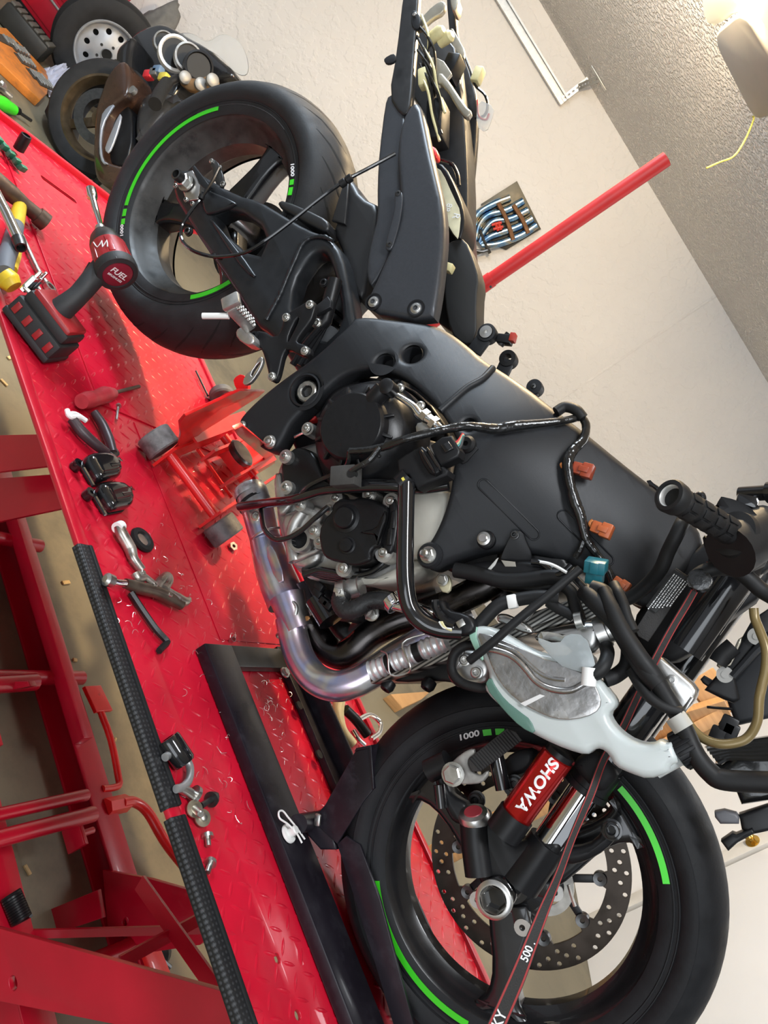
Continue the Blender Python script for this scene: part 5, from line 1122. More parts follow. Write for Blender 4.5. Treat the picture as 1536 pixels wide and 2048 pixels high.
# red gas reservoir with maker's lettering
ra, rb = onY(1030, 1632, -.150), onY(1116, 1512, -.150); ax = (rb - ra).normalized()
REDA = mat('red_anodised', (.50, .012, .010), .2, .75, .05, 60, coat=.3)
rs_ = lathe('gas_reservoir', ra, ax, [(0, 0), (.0225, 0), (.0235, .002), (.0235, (rb - ra).length - .002), (.021, (rb - ra).length), (0, (rb - ra).length)], REDA, fk, 40)
lathe('reservoir_socket', ra, ax, [(.026, -.03), (.026, .004), (.0235, .004)], BLK, fk, 32); lathe('reservoir_cap', rb, ax, [(.021, -.002), (.021, .008), (.014, .012), (0, .012)], BLK, fk, 32)
tdir = -ax; nrm = (CC - (ra + rb) / 2); nrm = (nrm - ax * nrm.dot(ax)).normalized()
updir = nrm.cross(tdir)
tx = textm('lettering', 'SHOWA', .0215, (ra + rb) / 2 + ax * .008, tdir, updir, WHT, rs_, .0004, .1, .0007, 1.08)
rc = (ra + rb) / 2 - bike.location
sd_ = nrm.cross(ax).normalized()
for v in tx.data.vertices:                      # wrap the letters round the cylinder
    r = v.co - rc; t = r.dot(ax); w = r.dot(sd_); a = w / .0240
    v.co = rc + ax * t + (nrm * math.cos(a) + sd_ * math.sin(a)) * (.0241 + r.dot(nrm))
# far fork leg
for nm, p, q, r_, m_ in (('chrome_tube', .0, .22, .022, CHR), ('upper_tube', .2, .62, .027, BLKG), ('fork_lower', -.13, .03, .03, BLK)):
    A_ = S0 + Vector((0, .21, 0)) + AXF * (p - .05); B_ = S0 + Vector((0, .21, 0)) + AXF * (q - .05); bm = bmesh.new(); add_tube(bm, [A_, B_], r_, 24, 0); bmo(nm, bm, m_, fk)
# caliper lugs, brackets, bolts on the near leg
plate('caliper_arm', zf([30, 30, 110, 20, 130, 130, 160, 170, 260, 220, 240, 300, 230, 350, 160, 330, 120, 260, 90, 200, 60, 100]), -.115, .03, BLK, fk, (), .008, 1)
plate('caliper_arm', zf([800, 470, 900, 480, 1020, 440, 1080, 330, 1130, 310, 1170, 360, 1160, 410, 1080, 500, 960, 570, 860, 590, 790, 560]), -.09, .03, BLK, fk, (), .010, 1)
boltpx(850 + 1120 / 3, 1536 + 370 / 3, -.094, .014, BLKG, fk, .008)
tubeY('caliper_stud', zf([85, 100, 100, 240]), -.125, .009, BLKG, fk, 14, 0); tubeY('caliper_stud', zf([425, -80, 470, 130]), -.12, .0115, BLKG, fk, 16, 0)
tubeY('caliper_block', zf([20, 20, 140, -40]), -.12, .018, BLK, fk, 14, 0)
hexbolt('bolt', onY(860, 1538, -.125), onY(858, 1520, -.125) - onY(862, 1556, -.125), .010, STEEL, fk, .012, False)
plate('hook_plate', zb([110, 900, 130, 850, 215, 770, 290, 735, 300, 780, 262, 800, 258, 840, 280, 885, 330, 905, 372, 870, 380, 900, 340, 950, 250, 960, 170, 950]), -.135, .010, mat('hook_grey', (.30, .29, .27), .55, .5, .25, 60), fk, (), .003, 1)
boltpx(850 + 168 / 3, 1250 + 895 / 3, -.146, .0165, STEEL, fk, .011, False)
plate('caliper_body', zb([440, 850, 520, 760, 640, 740, 660, 820, 620, 880, 540, 910, 470, 920]), -.085, .04, FRM, fk, (), .008, 1)
boltpx(850 + 540 / 3, 1250 + 955 / 3, -.10, .013, DSTEEL, fk, .01); boltpx(850 + 310 / 3, 1250 + 1050 / 3, -.06, .013, DSTEEL, fk, .012)
lathe('wheel_speed_ring', onY(1090, 1770, .02), AY, [(.030, 0), (.045, 0), (.045, -.004), (.030, -.004), (.030, 0)], STEEL, fk, 40)
tubeY('sensor_wire', zf([860, 700, 880, 770, 900, 830]), -.02, .003, STEEL, fk, 6)
# mudguard stay bracket wrapped round the leg below the bottle
plate('fender_stay', zb([920, 780, 1000, 750, 1080, 770, 1160, 890, 1130, 950, 1060, 1010, 980, 980, 920, 900, 880, 840]), -.14, .06, BLKM, fk, (), .012, 1)
# polished lower clamp
plate('lower_clamp', z9([690, 1560, 720, 1520, 860, 1640, 1010, 1770, 1000, 1850, 940, 1930, 860, 1980, 800, 1950, 830, 1850, 760, 1740, 640, 1650]), -.135, .07, ALUB, fk, (), .006, 1)
boltpx(1124 + 820 * .2682, 900 + 1715 * .2682, -.137, .007, ALUB, fk, .003)
plate('clamp_step', z9([880, 1960, 960, 1840, 985, 1850, 900, 1990]), -.14, .012, ALUB, fk, (), .002, 0)
# clip-on bar, rubber grip, bar end
br = bpy.data.objects.new('handlebar', None); COL.objects.link(br); br.parent = bike
ga, gb = onY(1341, 992, -.36), onY(1480, 1075, -.235); ax = (gb - ga); Lb = ax.length; axn = ax.normalized()
bm = bmesh.new(); L = 40
gr_pts = [ga + axn * (Lb * (.04 + .96 * i / L)) for i in range(L + 1)]
add_tube(bm, gr_pts, [.0165 + (.0006 if i % 4 < 2 else -.0004) + (.0025 if i < 3 else 0) for i in range(L + 1)], 32, 0); grp = bmo('grip', bm, RUB, br, 50)
lathe('bar_end', ga, -axn, [(.0195, -.012), (.0205, 0), (.0185, .004), (.0140, .0045), (.0132, .001)], RUB, br, 36); lathe('bar_bore', ga, -axn, [(.0134, .002), (.0120, -.001), (.0112, -.012), (0, -.012)], mat('bore_alloy', (.70, .69, .66), .4, .6), br, 32)
for i in range(4):
    for j in range(3):
        a = j * .75 - .7; u_, v_, w_ = frame_of(axn, nrm)
        dd = (u_ * math.cos(a) + v_ * math.sin(a)); P = ga + axn * (Lb * (.2 + .17 * i)) + dd * .0172
        box('grip_pad', P, (.016, .010, .0018), RUB, grp, axn, axn.cross(dd), .0006)
lathe('grip_flange', gb - axn * .012, axn, [(.017, -.006), (.029, -.004), (.0305, .004), (.024, .010), (.024, .016), (.031, .02), (.031, .036), (.026, .04), (0, .04)], RUB, br, 40)
tubeY('switch_cube', z9([1250, 760, 1400, 660, 1536, 600]), [-.25, -.22, -.2], .034, RUB, br, 20, 0)
plate('switch_housing', z9([1040, 620, 1120, 640, 1240, 740, 1400, 640, 1560, 560, 1560, 820, 1380, 900, 1160, 850, 1060, 720]), -.225, .05, BLKM, br, (), .012, 1)
plate('throttle_case', z9([1120, 410, 1180, 380, 1340, 430, 1480, 470, 1560, 540, 1560, 640, 1420, 560, 1330, 460, 1210, 420]), -.24, .05, BLKM, br, (), .012, 1)
plate('brake_lever', z9([610, 210, 700, 250, 740, 290, 720, 305, 680, 280]), -.30, .015, BLK, br, (), .004, 1)
plate('lever_knob', z9([985, 320, 1020, 300, 1060, 305, 1080, 350, 1070, 380, 1000, 340]), -.23, .02, BLK, br, (), .005, 1)
lathe('lever_bolt', onY(1124 + 1500 * .2682, 900 + 320 * .2682, -.2), (.5, -.4, .7), [(0, -.03), (.010, -.03), (.010, .005), (.014, .006), (.014, .018), (0, .02)], BLKG, br, 20)
box('switch_button', onY(1124 + 1380 * .2682, 900 + 390 * .2682, -.21), (.026, .02, .016), BLKG, br, (.6, 0, .6), (0, 1, 0), .003)
# bar riser tube & cable hoses at the steering head
tubeY('clutch_cable_sheath', z9([950, 480, 900, 540, 850, 640, 790, 760, 740, 880, 660, 980, 560, 1070, 480, 1110, 430, 1090]), [-.13, -.17, -.175, -.165, -.155, -.14, -.13, -.125, -.12], .010, RUB, br, 14)
tubeY('bar_hose', z9([1010, 940, 1060, 910, 1160, 880, 1280, 890, 1380, 950, 1480, 1040, 1580, 1100]), [-.2, -.2, -.2, -.19, -.185, -.18, -.18], .0105, RUB, br, 14)
lathe('hose_end', onY(1124 + 1030 * .2682, 900 + 970 * .2682, -.2), AY, [(0, -.014), (.015, -.014), (.0165, 0), (.014, .010), (0, .012)], TAPE, br, 24)
BRS = mat('brake_hose_gold', (.20, .145, .06), .3, .2)
tubeY('brake_hose', z9([1430, 1180, 1440, 1260, 1480, 1360, 1520, 1480, 1520, 1620, 1490, 1760, 1470, 1860]) + K([1515, 1440, 1500, 1470, 1478, 1484, 1440, 1488, 1405, 1476, 1380, 1452, 1368, 1430]), [-.16, -.16, -.165, -.17, -.17, -.17, -.17, -.165, -.16, -.16, -.16, -.155, -.15, -.15], .0062, BRS, br, 12)
tubeY('loom_tail', K([1206, 1178, 1222, 1215, 1244, 1262, 1275, 1310, 1305, 1350, 1330, 1390, 1355, 1430, 1372, 1465, 1392, 1510, 1420, 1545, 1450, 1560, 1550, 1565]), [-.19, -.2, -.205, -.205, -.2, -.195, -.19, -.19, -.19, -.19, -.19, -.19], [.008, .011, .0125, .0125, .012, .011, .011, .0115, .012, .0125, .013, .013], RUB, har, 16)
tubeY('loom_tail', K([1262, 1340, 1290, 1385, 1325, 1412, 1362, 1424]), [-.19, -.2, -.2, -.195], .0075, RUB, har, 12)
tubeY('loom_sleeve', K([1350, 1432, 1368, 1458]), -.193, .0135, mat('sleeve_grey', (.36, .35, .32), .6), har, 16, 0)
# head fairing stay, ram duct and black film at the right edge
nose = bpy.data.objects.new('nose_bracket', None); COL.objects.link(nose); nose.parent = bike
plate('duct_panel', z9([1200, 1780, 1330, 1640, 1440, 1500, 1600, 1400, 1600, 1990, 1300, 2060, 1240, 1900]), -.02, .03, FRM, nose, (), .008, 0)
plate('duct_frame', z9([1060, 1790, 1250, 1560, 1420, 1260, 1600, 1140, 1600, 1330, 1460, 1450, 1290, 1700, 1330, 1860, 1280, 1890, 1200, 1860]), -.05, .03, BLK, nose, (), .006, 0)
tubeY('duct_edge', z9([1270, 1690, 1350, 1600, 1460, 1480, 1600, 1370]), -.055, .006, FRM, nose, 8)
for a, b, r_ in ((1215, 1675, .0115), (1450, 1390, .012)): lathe('washer', onY(1124 + a * .2682, 900 + b * .2682, -.055), AY, [(0, .004), (.005, .004), (.005, .002), (r_, .002), (r_, -.003), (0, -.003)], mat('washer_grey', (.30, .29, .27), .4, .6), nose, 28)
plate('duct_latch', z9([1030, 1710, 1060, 1680, 1200, 1760, 1230, 1800, 1180, 1830, 1050, 1740]), -.04, .015, BLK, nose, (), .003, 0)
tubeY('tube_stub', z9([1160, 1590, 1200, 1530, 1280, 1460]), -.06, .013, RUB, nose, 14)
plate('stay_bracket', z9([1160, 1580, 1200, 1600, 1260, 1590, 1300, 1420, 1360, 1380, 1250, 1660, 1150, 1620]), -.05, .01, GREYB, nose, (), .003, 1)
zg = lambda l: [(1124 + a * .2682, 1300 + b * .2682) for a, b in K(l)]
plate('black_film', zg([1060, 730, 1180, 720, 1350, 680, 1600, 640, 1600, 1120, 1340, 1160, 1300, 1060, 1180, 990, 1140, 850, 1190, 860, 1230, 830]), -.06, .05, mat('film_black', (.008, .008, .008), .2, 0, 0, 40, .6, 30, coat=.3), nose, (), .01, 0)
for k in range(5): tubeY('film_fold', zg([1080 + k * 20, 735 + k * 26, 1250, 715 + k * 22, 1420, 690 + k * 30, 1600, 670 + k * 34]), -.066, .004, mat('film_black', (.008, .008, .008), .2), nose, 8)
plate('plug_body', zg([1320, 1230, 1600, 1140, 1600, 1340, 1420, 1380, 1340, 1340]), -.08, .03, BLK, nose, (), .005, 0); plate('plug_nose', zg([1136, 1210, 1210, 1196, 1300, 1220, 1324, 1250, 1320, 1300, 1180, 1300, 1140, 1250]), -.085, .025, mat('plug_grey', (.09, .09, .10), .45), nose, (), .004, 0)
plate('plug_body', zg([1184, 1430, 1270, 1370, 1300, 1380, 1420, 1330, 1440, 1370, 1310, 1440, 1240, 1504]), -.085, .03, BLK, nose, (), .004, 0)
for a, b in ((1160, 640), (1240, 560), (1250, 610)): box('plug_small', onY(1124 + a * .2682, 1300 + b * .2682, -.06), (.022, .016, .026), BLK, nose, (.7, 0, .5), (0, 1, 0), .003)
tubeY('wire', zg([1080, 425, 1200, 435, 1270, 440]), -.06, .002, BLKG, nose, 6); tubeY('wire', zg([1180, 560, 1210, 520, 1260, 500]), -.06, .003, BLKG, nose, 6)

plate('steering_head', K([1275, 1215, 1330, 1170, 1395, 1090, 1450, 1060, 1540, 1080, 1540, 1180, 1440, 1250, 1370, 1320, 1300, 1330, 1262, 1270]), -.045, .09, BLKM, bike, (), .01, 1)
plate('top_clamp', K([1405, 1120, 1450, 1085, 1540, 1090, 1540, 1150, 1450, 1165]), -.12, .05, BLKM, fk, (), .008, 1)
# ---------------------------------------------------------------- wheel chock clamped to the deck
CHK = mat('chock_black', (.010, .008, .012), .32, 0, .25, 8, coat=.05, dirt=(.022, .020, .026), ds=30, spec=.35)
ck = thing('wheel_chock', (1.2, 0, .002), 'black steel front wheel chock bolted flat to the red deck', 'wheel chock')
bm = bmesh.new(); beam(bm, (.885, -.112, .014), (1.78, -.112, .014), .082, .024, (0, 0, 1), .003); bmo('side_rail', bm, CHK, ck)
bm = bmesh.new(); beam(bm, (.875, .155, .010), (1.78, .155, .010), .10, .016, (0, 0, 1), .002); beam(bm, (.875, .138, .035), (1.78, .138, .035), .006, .05, (0, 0, 1), .001); bmo('side_rail', bm, CHK, ck)
bm = bmesh.new(); beam(bm, (.905, -.075, .012), (.905, .11, .012), .045, .018, (0, 0, 1), .002); bmo('cross_plate', bm, mat('chock_grey', (.035, .033, .030), .4, .2), ck)
for a, b in ((720, 1990), (640, 1500)):
    P = onZ(a, b, .027)
hexbolt('bolt', onZ(570, 1345, .066), (0, 0, 1), .010, STEEL, ck, .008, False)
for a, b in ((600, 1410), (640, 1508)): lathe('rail_hole', onZ(a, b, .0185), (0, 0, 1), [(0, 0), (.009, 0), (.009, -.004), (0, -.004)], SIPE, ck, 18)
tube('pivot_tube', [onY(596, 1648, -.12), onY(640, 1640, -.02), onY(680, 1620, .13)], .016, CHK, ck, 20, 0)
plate('cradle_plate', K([710, 1503, 738, 1493, 748, 1577, 727, 1603, 674, 1688, 634, 1650, 630, 1632, 650, 1610]), -.082, .006, CHK, ck, (), .001, 0)
plate('cradle_flange', K([708, 1503, 712, 1496, 742, 1490, 748, 1577, 744, 1580, 738, 1496]), -.086, .12, CHK, ck, (), .001, 0)
plate('cradle_plate', K([674, 1688, 692, 1672, 720, 1690, 760, 1800, 800, 1950, 830, 2060, 790, 2060, 735, 1880]), -.078, .006, CHK, ck, (), .001, 0)
plate('cradle_lug', K([606, 1648, 632, 1634, 640, 1648, 668, 1676, 672, 1700, 640, 1700, 615, 1672]), -.080, .05, CHK, ck, (), .004, 0)
box('weld_spot', onY(635, 1640, -.088), (.02, .006, .012), STEEL, ck, (.6, 0, -.4), (0, 1, 0), .003)
PW = onZ(576, 1668, .028)
lathe('pin_washer', PW, (0, 0, 1), [(.006, .004), (.0145, .004), (.0155, .002), (.0155, 0), (.006, 0)], PLW, ck, 28); lathe('pin', PW, (0, 0, 1), [(.0075, 0), (.0075, .016), (.006, .018), (0, .018)], PLW, ck, 20)
tube('hair_pin', [PW + Vector(v) for v in ((.022, .006, .014), (.006, .002, .014), (-.012, -.012, .014), (-.024, -.028, .014), (-.034, -.024, .014), (-.034, -.012, .014), (-.022, -.004, .014), (-.006, .006, .014), (.018, .018, .014))], .0016, PLW, ck, 8, 4)

# ---------------------------------------------------------------- floor jack under the engine, long handle behind
jU = Vector((.876, .482, 0)).normalized(); jV = Vector((-.482, .876, 0)).normalized()
jk = thing('floor_jack', (.47, .1, .004), 'red trolley floor jack with worn grey rollers and a long red handle', 'floor jack')
W1 = onZ(317, 884, .042); W2 = onZ(447, 1060, .042)
ROLL = mat('roller_worn', (.17, .165, .165), .55, .35, .35, 60, .25, 120, dirt=(.04, .04, .04), ds=28, dl=(.5, .75))
mid = (W1 + W2) / 2; jU = (W2 - W1).normalized(); jV = Vector((-jU.y, jU.x, 0))
for P in (W1, W2): lathe('roller', P, jU, [(0, -.022), (.034, -.022), (.037, -.019), (.037, .019), (.034, .022), (0, .022)], ROLL, jk, 40)
tube('front_axle', [W1 + jU * .03 + Vector((0, 0, .004)), W2 - jU * .03 + Vector((0, 0, .004))], .0115, REDJ, jk, 18, 0)
def onJ(px, py, P): return onPl(px, py, P, jU)
def jplate(name, px, P, th, m, par=jk, bev=.001, ck_=0, holes=()):
    L = [onJ(a, b, P) - P for a, b in px]; pts = [(v.dot(jV), v.z) for v in L]
    return plate_pts(name, chaikin(pts, ck_) if ck_ else pts, th, m, par, holes, bev, None, P, jV, (0, 0, 1))
jplate('side_plate', K([346, 905, 358, 892, 362, 870, 360, 846, 372, 832, 480, 782, 530, 783, 516, 795, 405, 864, 368, 897]), W1 + jU * .032, .006, REDJ)
fl_ = [W1 + jU * .028 + jV * t + Vector((0, 0, z)) for t, z in ((.03, .055), (.40, .055))]
bm = bmesh.new(); beam(bm, fl_[0], fl_[1], .035, .005); bmo('side_flange', bm, REDJ, jk)
bm = bmesh.new(); beam(bm, W1 + jU * .034 + jV * -.02 + Vector((0, 0, -.002)), W1 + jU * .034 + jV * .42 + Vector((0, 0, .01)), .006, .062); bmo('side_plate', bm, REDJ, jk)
bm = bmesh.new(); beam(bm, W2 - jU * .034 + jV * -.02 + Vector((0, 0, -.002)), W2 - jU * .034 + jV * .42 + Vector((0, 0, .01)), .006, .062); bmo('side_plate', bm, REDJ, jk)
tube('cross_rod', [onJ(395, 898, W1 + jU * .05), onJ(463, 994, W2 - jU * .05)], .004, REDJ, jk, 10, 0)
tube('cross_rod', [onZ(447, 872, .09), onZ(510, 950, .09)], .011, REDJ, jk, 14, 0)
ma = mid + jV * .10
for s in (-1, 1):
    bm = bmesh.new(); beam(bm, mid + jU * (.035 * s) + jV * .05 + Vector((0, 0, .05)), mid + jU * (.035 * s) + jV * .26 + Vector((0, 0, .045)), .006, .04); bmo('lift_arm', bm, REDJ, jk)
jplate('arm_plate', K([470, 860, 486, 852, 552, 906, 550, 926, 500, 958, 494, 950, 530, 918, 476, 872]), mid + jU * .03, .006, REDJ, jk, .001, 0)
lathe('saddle', mid + jV * .09 + Vector((0, 0, .09)), (0, 0, 1), [(0, 0), (.03, 0), (.034, .012), (.03, .016), (0, .012)], DSTEEL, jk, 24)
bm = bmesh.new(); beam(bm, mid + jV * .24 + Vector((0, 0, .02)), mid + jV * .42 + Vector((0, 0, .02)), .09, .05); bmo('power_unit', bm, REDJ, jk)
# rear caster and its fork, outboard of the side plate
CP2 = onZ(444, 792, .036); lathe('rear_caster', CP2, (.95, -.3, 0), [(0, -.014), (.030, -.014), (.034, -.009), (.034, .009), (.030, .014), (0, .014)], mat('caster_grey', (.10, .10, .10), .6, 0, .3, 60), jk, 32)
z4 = lambda l: [(a / 3, 400 + b / 3) for a, b in K(l)]
plate('caster_fork', z4([1310, 1190, 1335, 1165, 1400, 1140, 1430, 1160, 1410, 1200, 1340, 1215]), CP2.y - .02, .006, REDJ, jk, (), .001, 1)
plate('caster_bracket', z4([1395, 1090, 1410, 1060, 1450, 1040, 1490, 1080, 1490, 1130, 1475, 1180, 1440, 1180]), CP2.y - .03, .012, REDJ, jk, (), .002, 1)
hexbolt('bolt', onZ(487, 763, .10), (.2, -.6, .6), .010, STEEL, jk, .010, False)
tube('release_rod', [onZ(392, 742, .01), onZ(416, 792, .01)], .003, DSTEEL, jk, 8, 0)
# handle: two-piece tube rising behind the bike
hb = onY(955, 582, .46); ht = onY(1333, 318, .44); dv = (ht - hb).normalized(); hj = onY(984, 558, .46)
base = hb - dv * ((hb.z - .05) / dv.z)
bm = bmesh.new(); add_tube(bm, [hj - dv * .01, ht], .0178, 24, 0); bmo('handle', bm, REDH, jk)
bm = bmesh.new(); add_tube(bm, [base, hj], .0198, 24, 0); hs_ = bmo('handle_socket', bm, REDH, jk)
lathe('handle_end', ht, dv, [(.0178, -.004), (.0165, .001), (.0140, .001), (.0135, -.006), (0, -.006)], mat('end_rust', (.30, .10, .06), .7), jk, 24)
lathe('socket_rivet', onY(981, 573, .44), AY, [(0, 0), (.003, 0), (.003, -.004), (0, -.004)], DSTEEL, jk, 10)
box('handle_yoke', base + Vector((0, 0, -.01)), (.06, .06, .06), REDJ, jk, jV, jU, .006)

# ---------------------------------------------------------------- tie-down straps
WEB = mat('webbing', (.022, .020, .019), .7, 0, .2, 220, .3, 500); WRED = mat('webbing_red', (.33, .03, .03), .6)
st = thing('tie_down_strap', onY(990, 2040, -.2), 'black tie-down strap with red edge lines running from the handlebar past the fork', 'tie-down strap')
sl = K([1412, 1122, 1372, 1194, 1334, 1258, 1298, 1325, 1262, 1400, 1235, 1456, 1200, 1515, 1172, 1588, 1137, 1672, 1109, 1745, 1078, 1812, 1048, 1882, 1016, 1956, 968, 2062])
sr = K([1424, 1128, 1386, 1200, 1348, 1264, 1313, 1331, 1276, 1407, 1250, 1463, 1214, 1521, 1188, 1592, 1152, 1674, 1125, 1750, 1100, 1818, 1074, 1892, 1048, 1966, 1006, 2066])
ys = [-.17, -.168, -.166, -.162, -.155, -.150, -.150, -.160, -.172, -.185, -.192, -.2, -.205, -.21]
Ls = catmull([onY(a, b, y) for (a, b), y in zip(sl, ys)], 5); Rs = catmull([onY(a, b, y + .008) for (a, b), y in zip(sr, ys)], 5)
def ribbon(name, A, B, t0, t1, m, par, off=0.0, th=.0014):
    bm = bmesh.new(); rows = []
    for i, (a, b) in enumerate(zip(A, B)):
        a2, b2 = a.lerp(b, t0), a.lerp(b, t1); T = (A[min(i + 1, len(A) - 1)] - A[max(i - 1, 0)]).normalized(); N = T.cross(b - a).normalized()
        if N.dot(CC - a) < 0: N = -N
        rows.append([bm.verts.new(v) for v in (a2 + N * (off + th), b2 + N * (off + th), b2 + N * off, a2 + N * off)])
    for r0, r1 in zip(rows, rows[1:]):
        for k in range(4): bm.faces.new((r0[k], r0[(k + 1) % 4], r1[(k + 1) % 4], r1[k]))
    bm.faces.new(rows[0]); bm.faces.new(rows[-1]); return bmo(name, bm, m, par, 40)
ribbon('webbing', Ls, Rs, 0, 1, WEB, st); ribbon('edge_line', Ls, Rs, .04, .16, WRED, st, .0014, .0004); ribbon('edge_line', Ls, Rs, .84, .96, WRED, st, .0014, .0004)
def strap_text(txt, i, size, sx):
    a, b = Ls[i], Rs[i]; T = (Ls[i - 2] - Ls[min(i + 2, len(Ls) - 1)]).normalized(); c = (a + b) / 2; W = (b - a).normalized(); N = T.cross(W)
    up_ = -W
    N = T.cross(up_)
    if N.dot(CC - c) < 0: up_ = W; N = T.cross(up_)
    textm('strap_print', txt, size, c + N.normalized() * .0022, T, up_, WHT, st, .0003, 0, .0002, .9)
strap_text('500 .', 56, .015, .9); strap_text('SKY', 64, .019, .9)
# wide black load strap with its printed care label, looped round the fork
s2 = thing('load_strap', onY(1300, 1260, -.13), 'wide black load strap with a printed white text label beside the fork tube', 'strap')
plate('webbing', z9([850, 880, 940, 940, 880, 1060, 790, 1210, 710, 1330, 640, 1430, 570, 1390, 545, 1340, 640, 1190, 760, 1020]), -.150, .003, WEB, s2, (), .0008, 0)
plate('care_label', z9([838, 890, 935, 945, 700, 1215, 625, 1165, 740, 1010]), -.1535, .0012, mat('label_black', (.008, .008, .008), .5), s2, (), .0003, 0)
bm = bmesh.new()
la_, lb_ = [onY(1124 + a * .2682, 900 + b * .2682, -.1555) for a, b in ((850, 905), (640, 1185))]
T = (lb_ - la_).normalized(); Wd = Vector((T.z, 0, -T.x)); Wd = Wd if Wd.x > 0 else -Wd
for row in range(7):
    x = .004
    while x < (lb_ - la_).length * (.98 - .05 * row):
        L_ = random.choice((.0012, .002, .003, .0045)); add_box(bm, la_ + T * (x + L_ / 2) + Wd * (.0005 + row * .0034), (L_, .0008, .0013), T, (0, 1, 0)); x += L_ + .0011
bmo('label_print', bm, WHT, s2)['kind'] = 'stuff'
for k in range(14):
    t = k / 13; P = onY(1124 + (610 - 40 * t + 130 * (1 - t)) * .2682, 900 + (1220 + 190 * t) * .2682, -.1537)
s3 = thing('axle_strap', onY(1000, 1500, -.13), 'short black webbing strap threaded through the grey hook plate by the fork', 'strap')
plate('webbing', zb([258, 806, 300, 770, 490, 620, 545, 640, 582, 692, 520, 740, 400, 830, 330, 880, 280, 880, 262, 845]), -.142, .005, WEB, s3, (), .0015, 0)
for k in range(18):
    a0, b0 = 270 + k * 13.5, 800 - k * 10.2; tubeY('web_rib', zb([a0, b0, a0 + 68, b0 + 78]), -.1425, .0009, BLKM, s3, 5, 0)

# ---------------------------------------------------------------- tools and bits lying on the deck
def deck(px, py, z=.004): return onZ(px, py, z)
# impact driver standing on its battery, barrel pointing away
dr = thing('impact_driver', (.2, -.285, .004), 'red and black cordless impact driver with a chrome socket extension in its nose', 'power tool')
DRED = mat('tool_red', (.30, .012, .016), .38, 0, .12, 30, coat=.2); DBLK = mat('tool_black', (.018, .018, .019), .6, 0, .1, 60, .1, 300)
cap, nos, tip = onZ(234, 545, .2), onZ(202, 462, .2), onZ(181, 380, .205); ax = (nos - cap).normalized(); Lm = (nos - cap).length
lathe('motor_housing', cap, ax, [(.036, -.005), (.038, .0), (.0375, .02), (.035, Lm * .45), (.033, Lm * .62), (0, Lm * .62)], DRED, dr, 36)
for k in range(6):
    a = k * PI / 3 + .2; u_, v_, w_ = frame_of(ax, (0, 0, 1)); dd = u_ * math.cos(a) + v_ * math.sin(a)
    bm = bmesh.new(); beam(bm, cap + ax * .02 + dd * .036, cap + ax * (Lm * .55) + dd * .033, .012, .006, dd, .002); bmo('housing_rib', bm, DRED, dr)
    hexbolt('screw', cap - ax * .003 + dd * .0365, -ax, .0035, DSTEEL, dr, .003)
lathe('rear_cap', cap, -ax, [(.041, -.014), (.0415, .0), (.039, .006), (.030, .008), (.0295, .005)], DBLK, dr, 40); fc = lathe('cap_disc', cap, -ax, [(.0295, .0055), (.028, .0065), (0, .0065)], mat('tool_maroon', (.20, .015, .03), .3), dr, 40)
cn = -ax; ru = Vector((0, 0, 1)); ru = (ru - cn * ru.dot(cn)).normalized(); rx = ru.cross(cn)
textm('cap_lettering', 'FUEL', .0165, cap + cn * .0068 + ru * .003, rx, ru, WHT, fc, .0003, .1, .0002, 1.1); textm('cap_lettering', 'BRUSHLESS', .0066, cap + cn * .0068 - ru * .009, rx, ru, WHT, fc, .0003, .1, 0, 1.1)
lathe('nose_cone', cap + ax * (Lm * .58), ax, [(.0335, 0), (.0325, .012), (.027, .030), (.021, .040), (.0165, .046), (0, .046)], mat('nose_grey', (.06, .055, .05), .4, .7, .2, 60), dr, 36)
NP = cap + ax * (Lm * .58 + .044)
lathe('anvil', NP, ax, [(.0105, 0), (.0105, .018), (.008, .02)], STEEL, dr, 20)
ex = (tip - NP); lathe('socket_extension', NP, ex, [(.009, .01), (.0068, .014), (.0068, ex.length - .032), (.0105, ex.length - .026), (.0115, ex.length - .02), (.0115, ex.length), (.0085, ex.length + .001), (.008, ex.length - .012), (0, ex.length - .012)], CHR, dr, 24)
bt = Vector((.205, -.288, .004))
hd = cap + ax * .035
tube('grip_handle', [hd + Vector((0, 0, -.015)), hd.lerp(bt + Vector((0, 0, .09)), .35) + Vector((-.004, 0, 0)), hd.lerp(bt + Vector((0, 0, .09)), .72), bt + Vector((-.005, 0, .085)), bt + Vector((-.005, 0, .065))], [.026, .021, .0195, .023, .030], DBLK, dr, 24)
tube('trigger', [hd + Vector((-.03, .004, -.045)), hd + Vector((-.012, .0, -.07))], .010, DBLK, dr, 12, 0)
bx_ = Vector((.83, .5, 0)).normalized(); by_ = Vector((-bx_.y, bx_.x, 0))
box('tool_foot', bt + Vector((0, 0, .062)), (.112, .072, .026), DBLK, dr, bx_, by_, .008); box('foot_insert', bt + Vector((0, 0, .074)), (.100, .066, .020), DRED, dr, bx_, by_, .005)
box('battery', bt + Vector((0, 0, .026)), (.122, .078, .050), DBLK, dr, bx_, by_, .006); box('battery_base', bt + Vector((0, 0, .009)), (.126, .081, .016), DBLK, dr, bx_, by_, .005)
for k in range(4): box('battery_rib', bt - by_ * .0395 + bx_ * (-.045 + .03 * k) + Vector((0, 0, .03)), (.012, .004, .022), DRED, dr, bx_, by_, .001)
clip0 = bt - bx_ * .058 + Vector((0, 0, .06))
tube('belt_clip', [clip0 + by_ * -.02, clip0 - bx_ * .014 + by_ * -.02, clip0 - bx_ * .014 + by_ * .02, clip0 + by_ * .02], .0045, STEEL, dr, 10, 3)
for k in range(2): lathe('driver_bit', clip0 - bx_ * (.012) + by_ * (-.018 + .022 * k) + Vector((0, 0, -.01)), (-.2, .1, 1), [(0, 0), (.0065, 0), (.0065, .035), (.004, .036), (.0035, .05), (0, .05)], CHR, dr, 6)
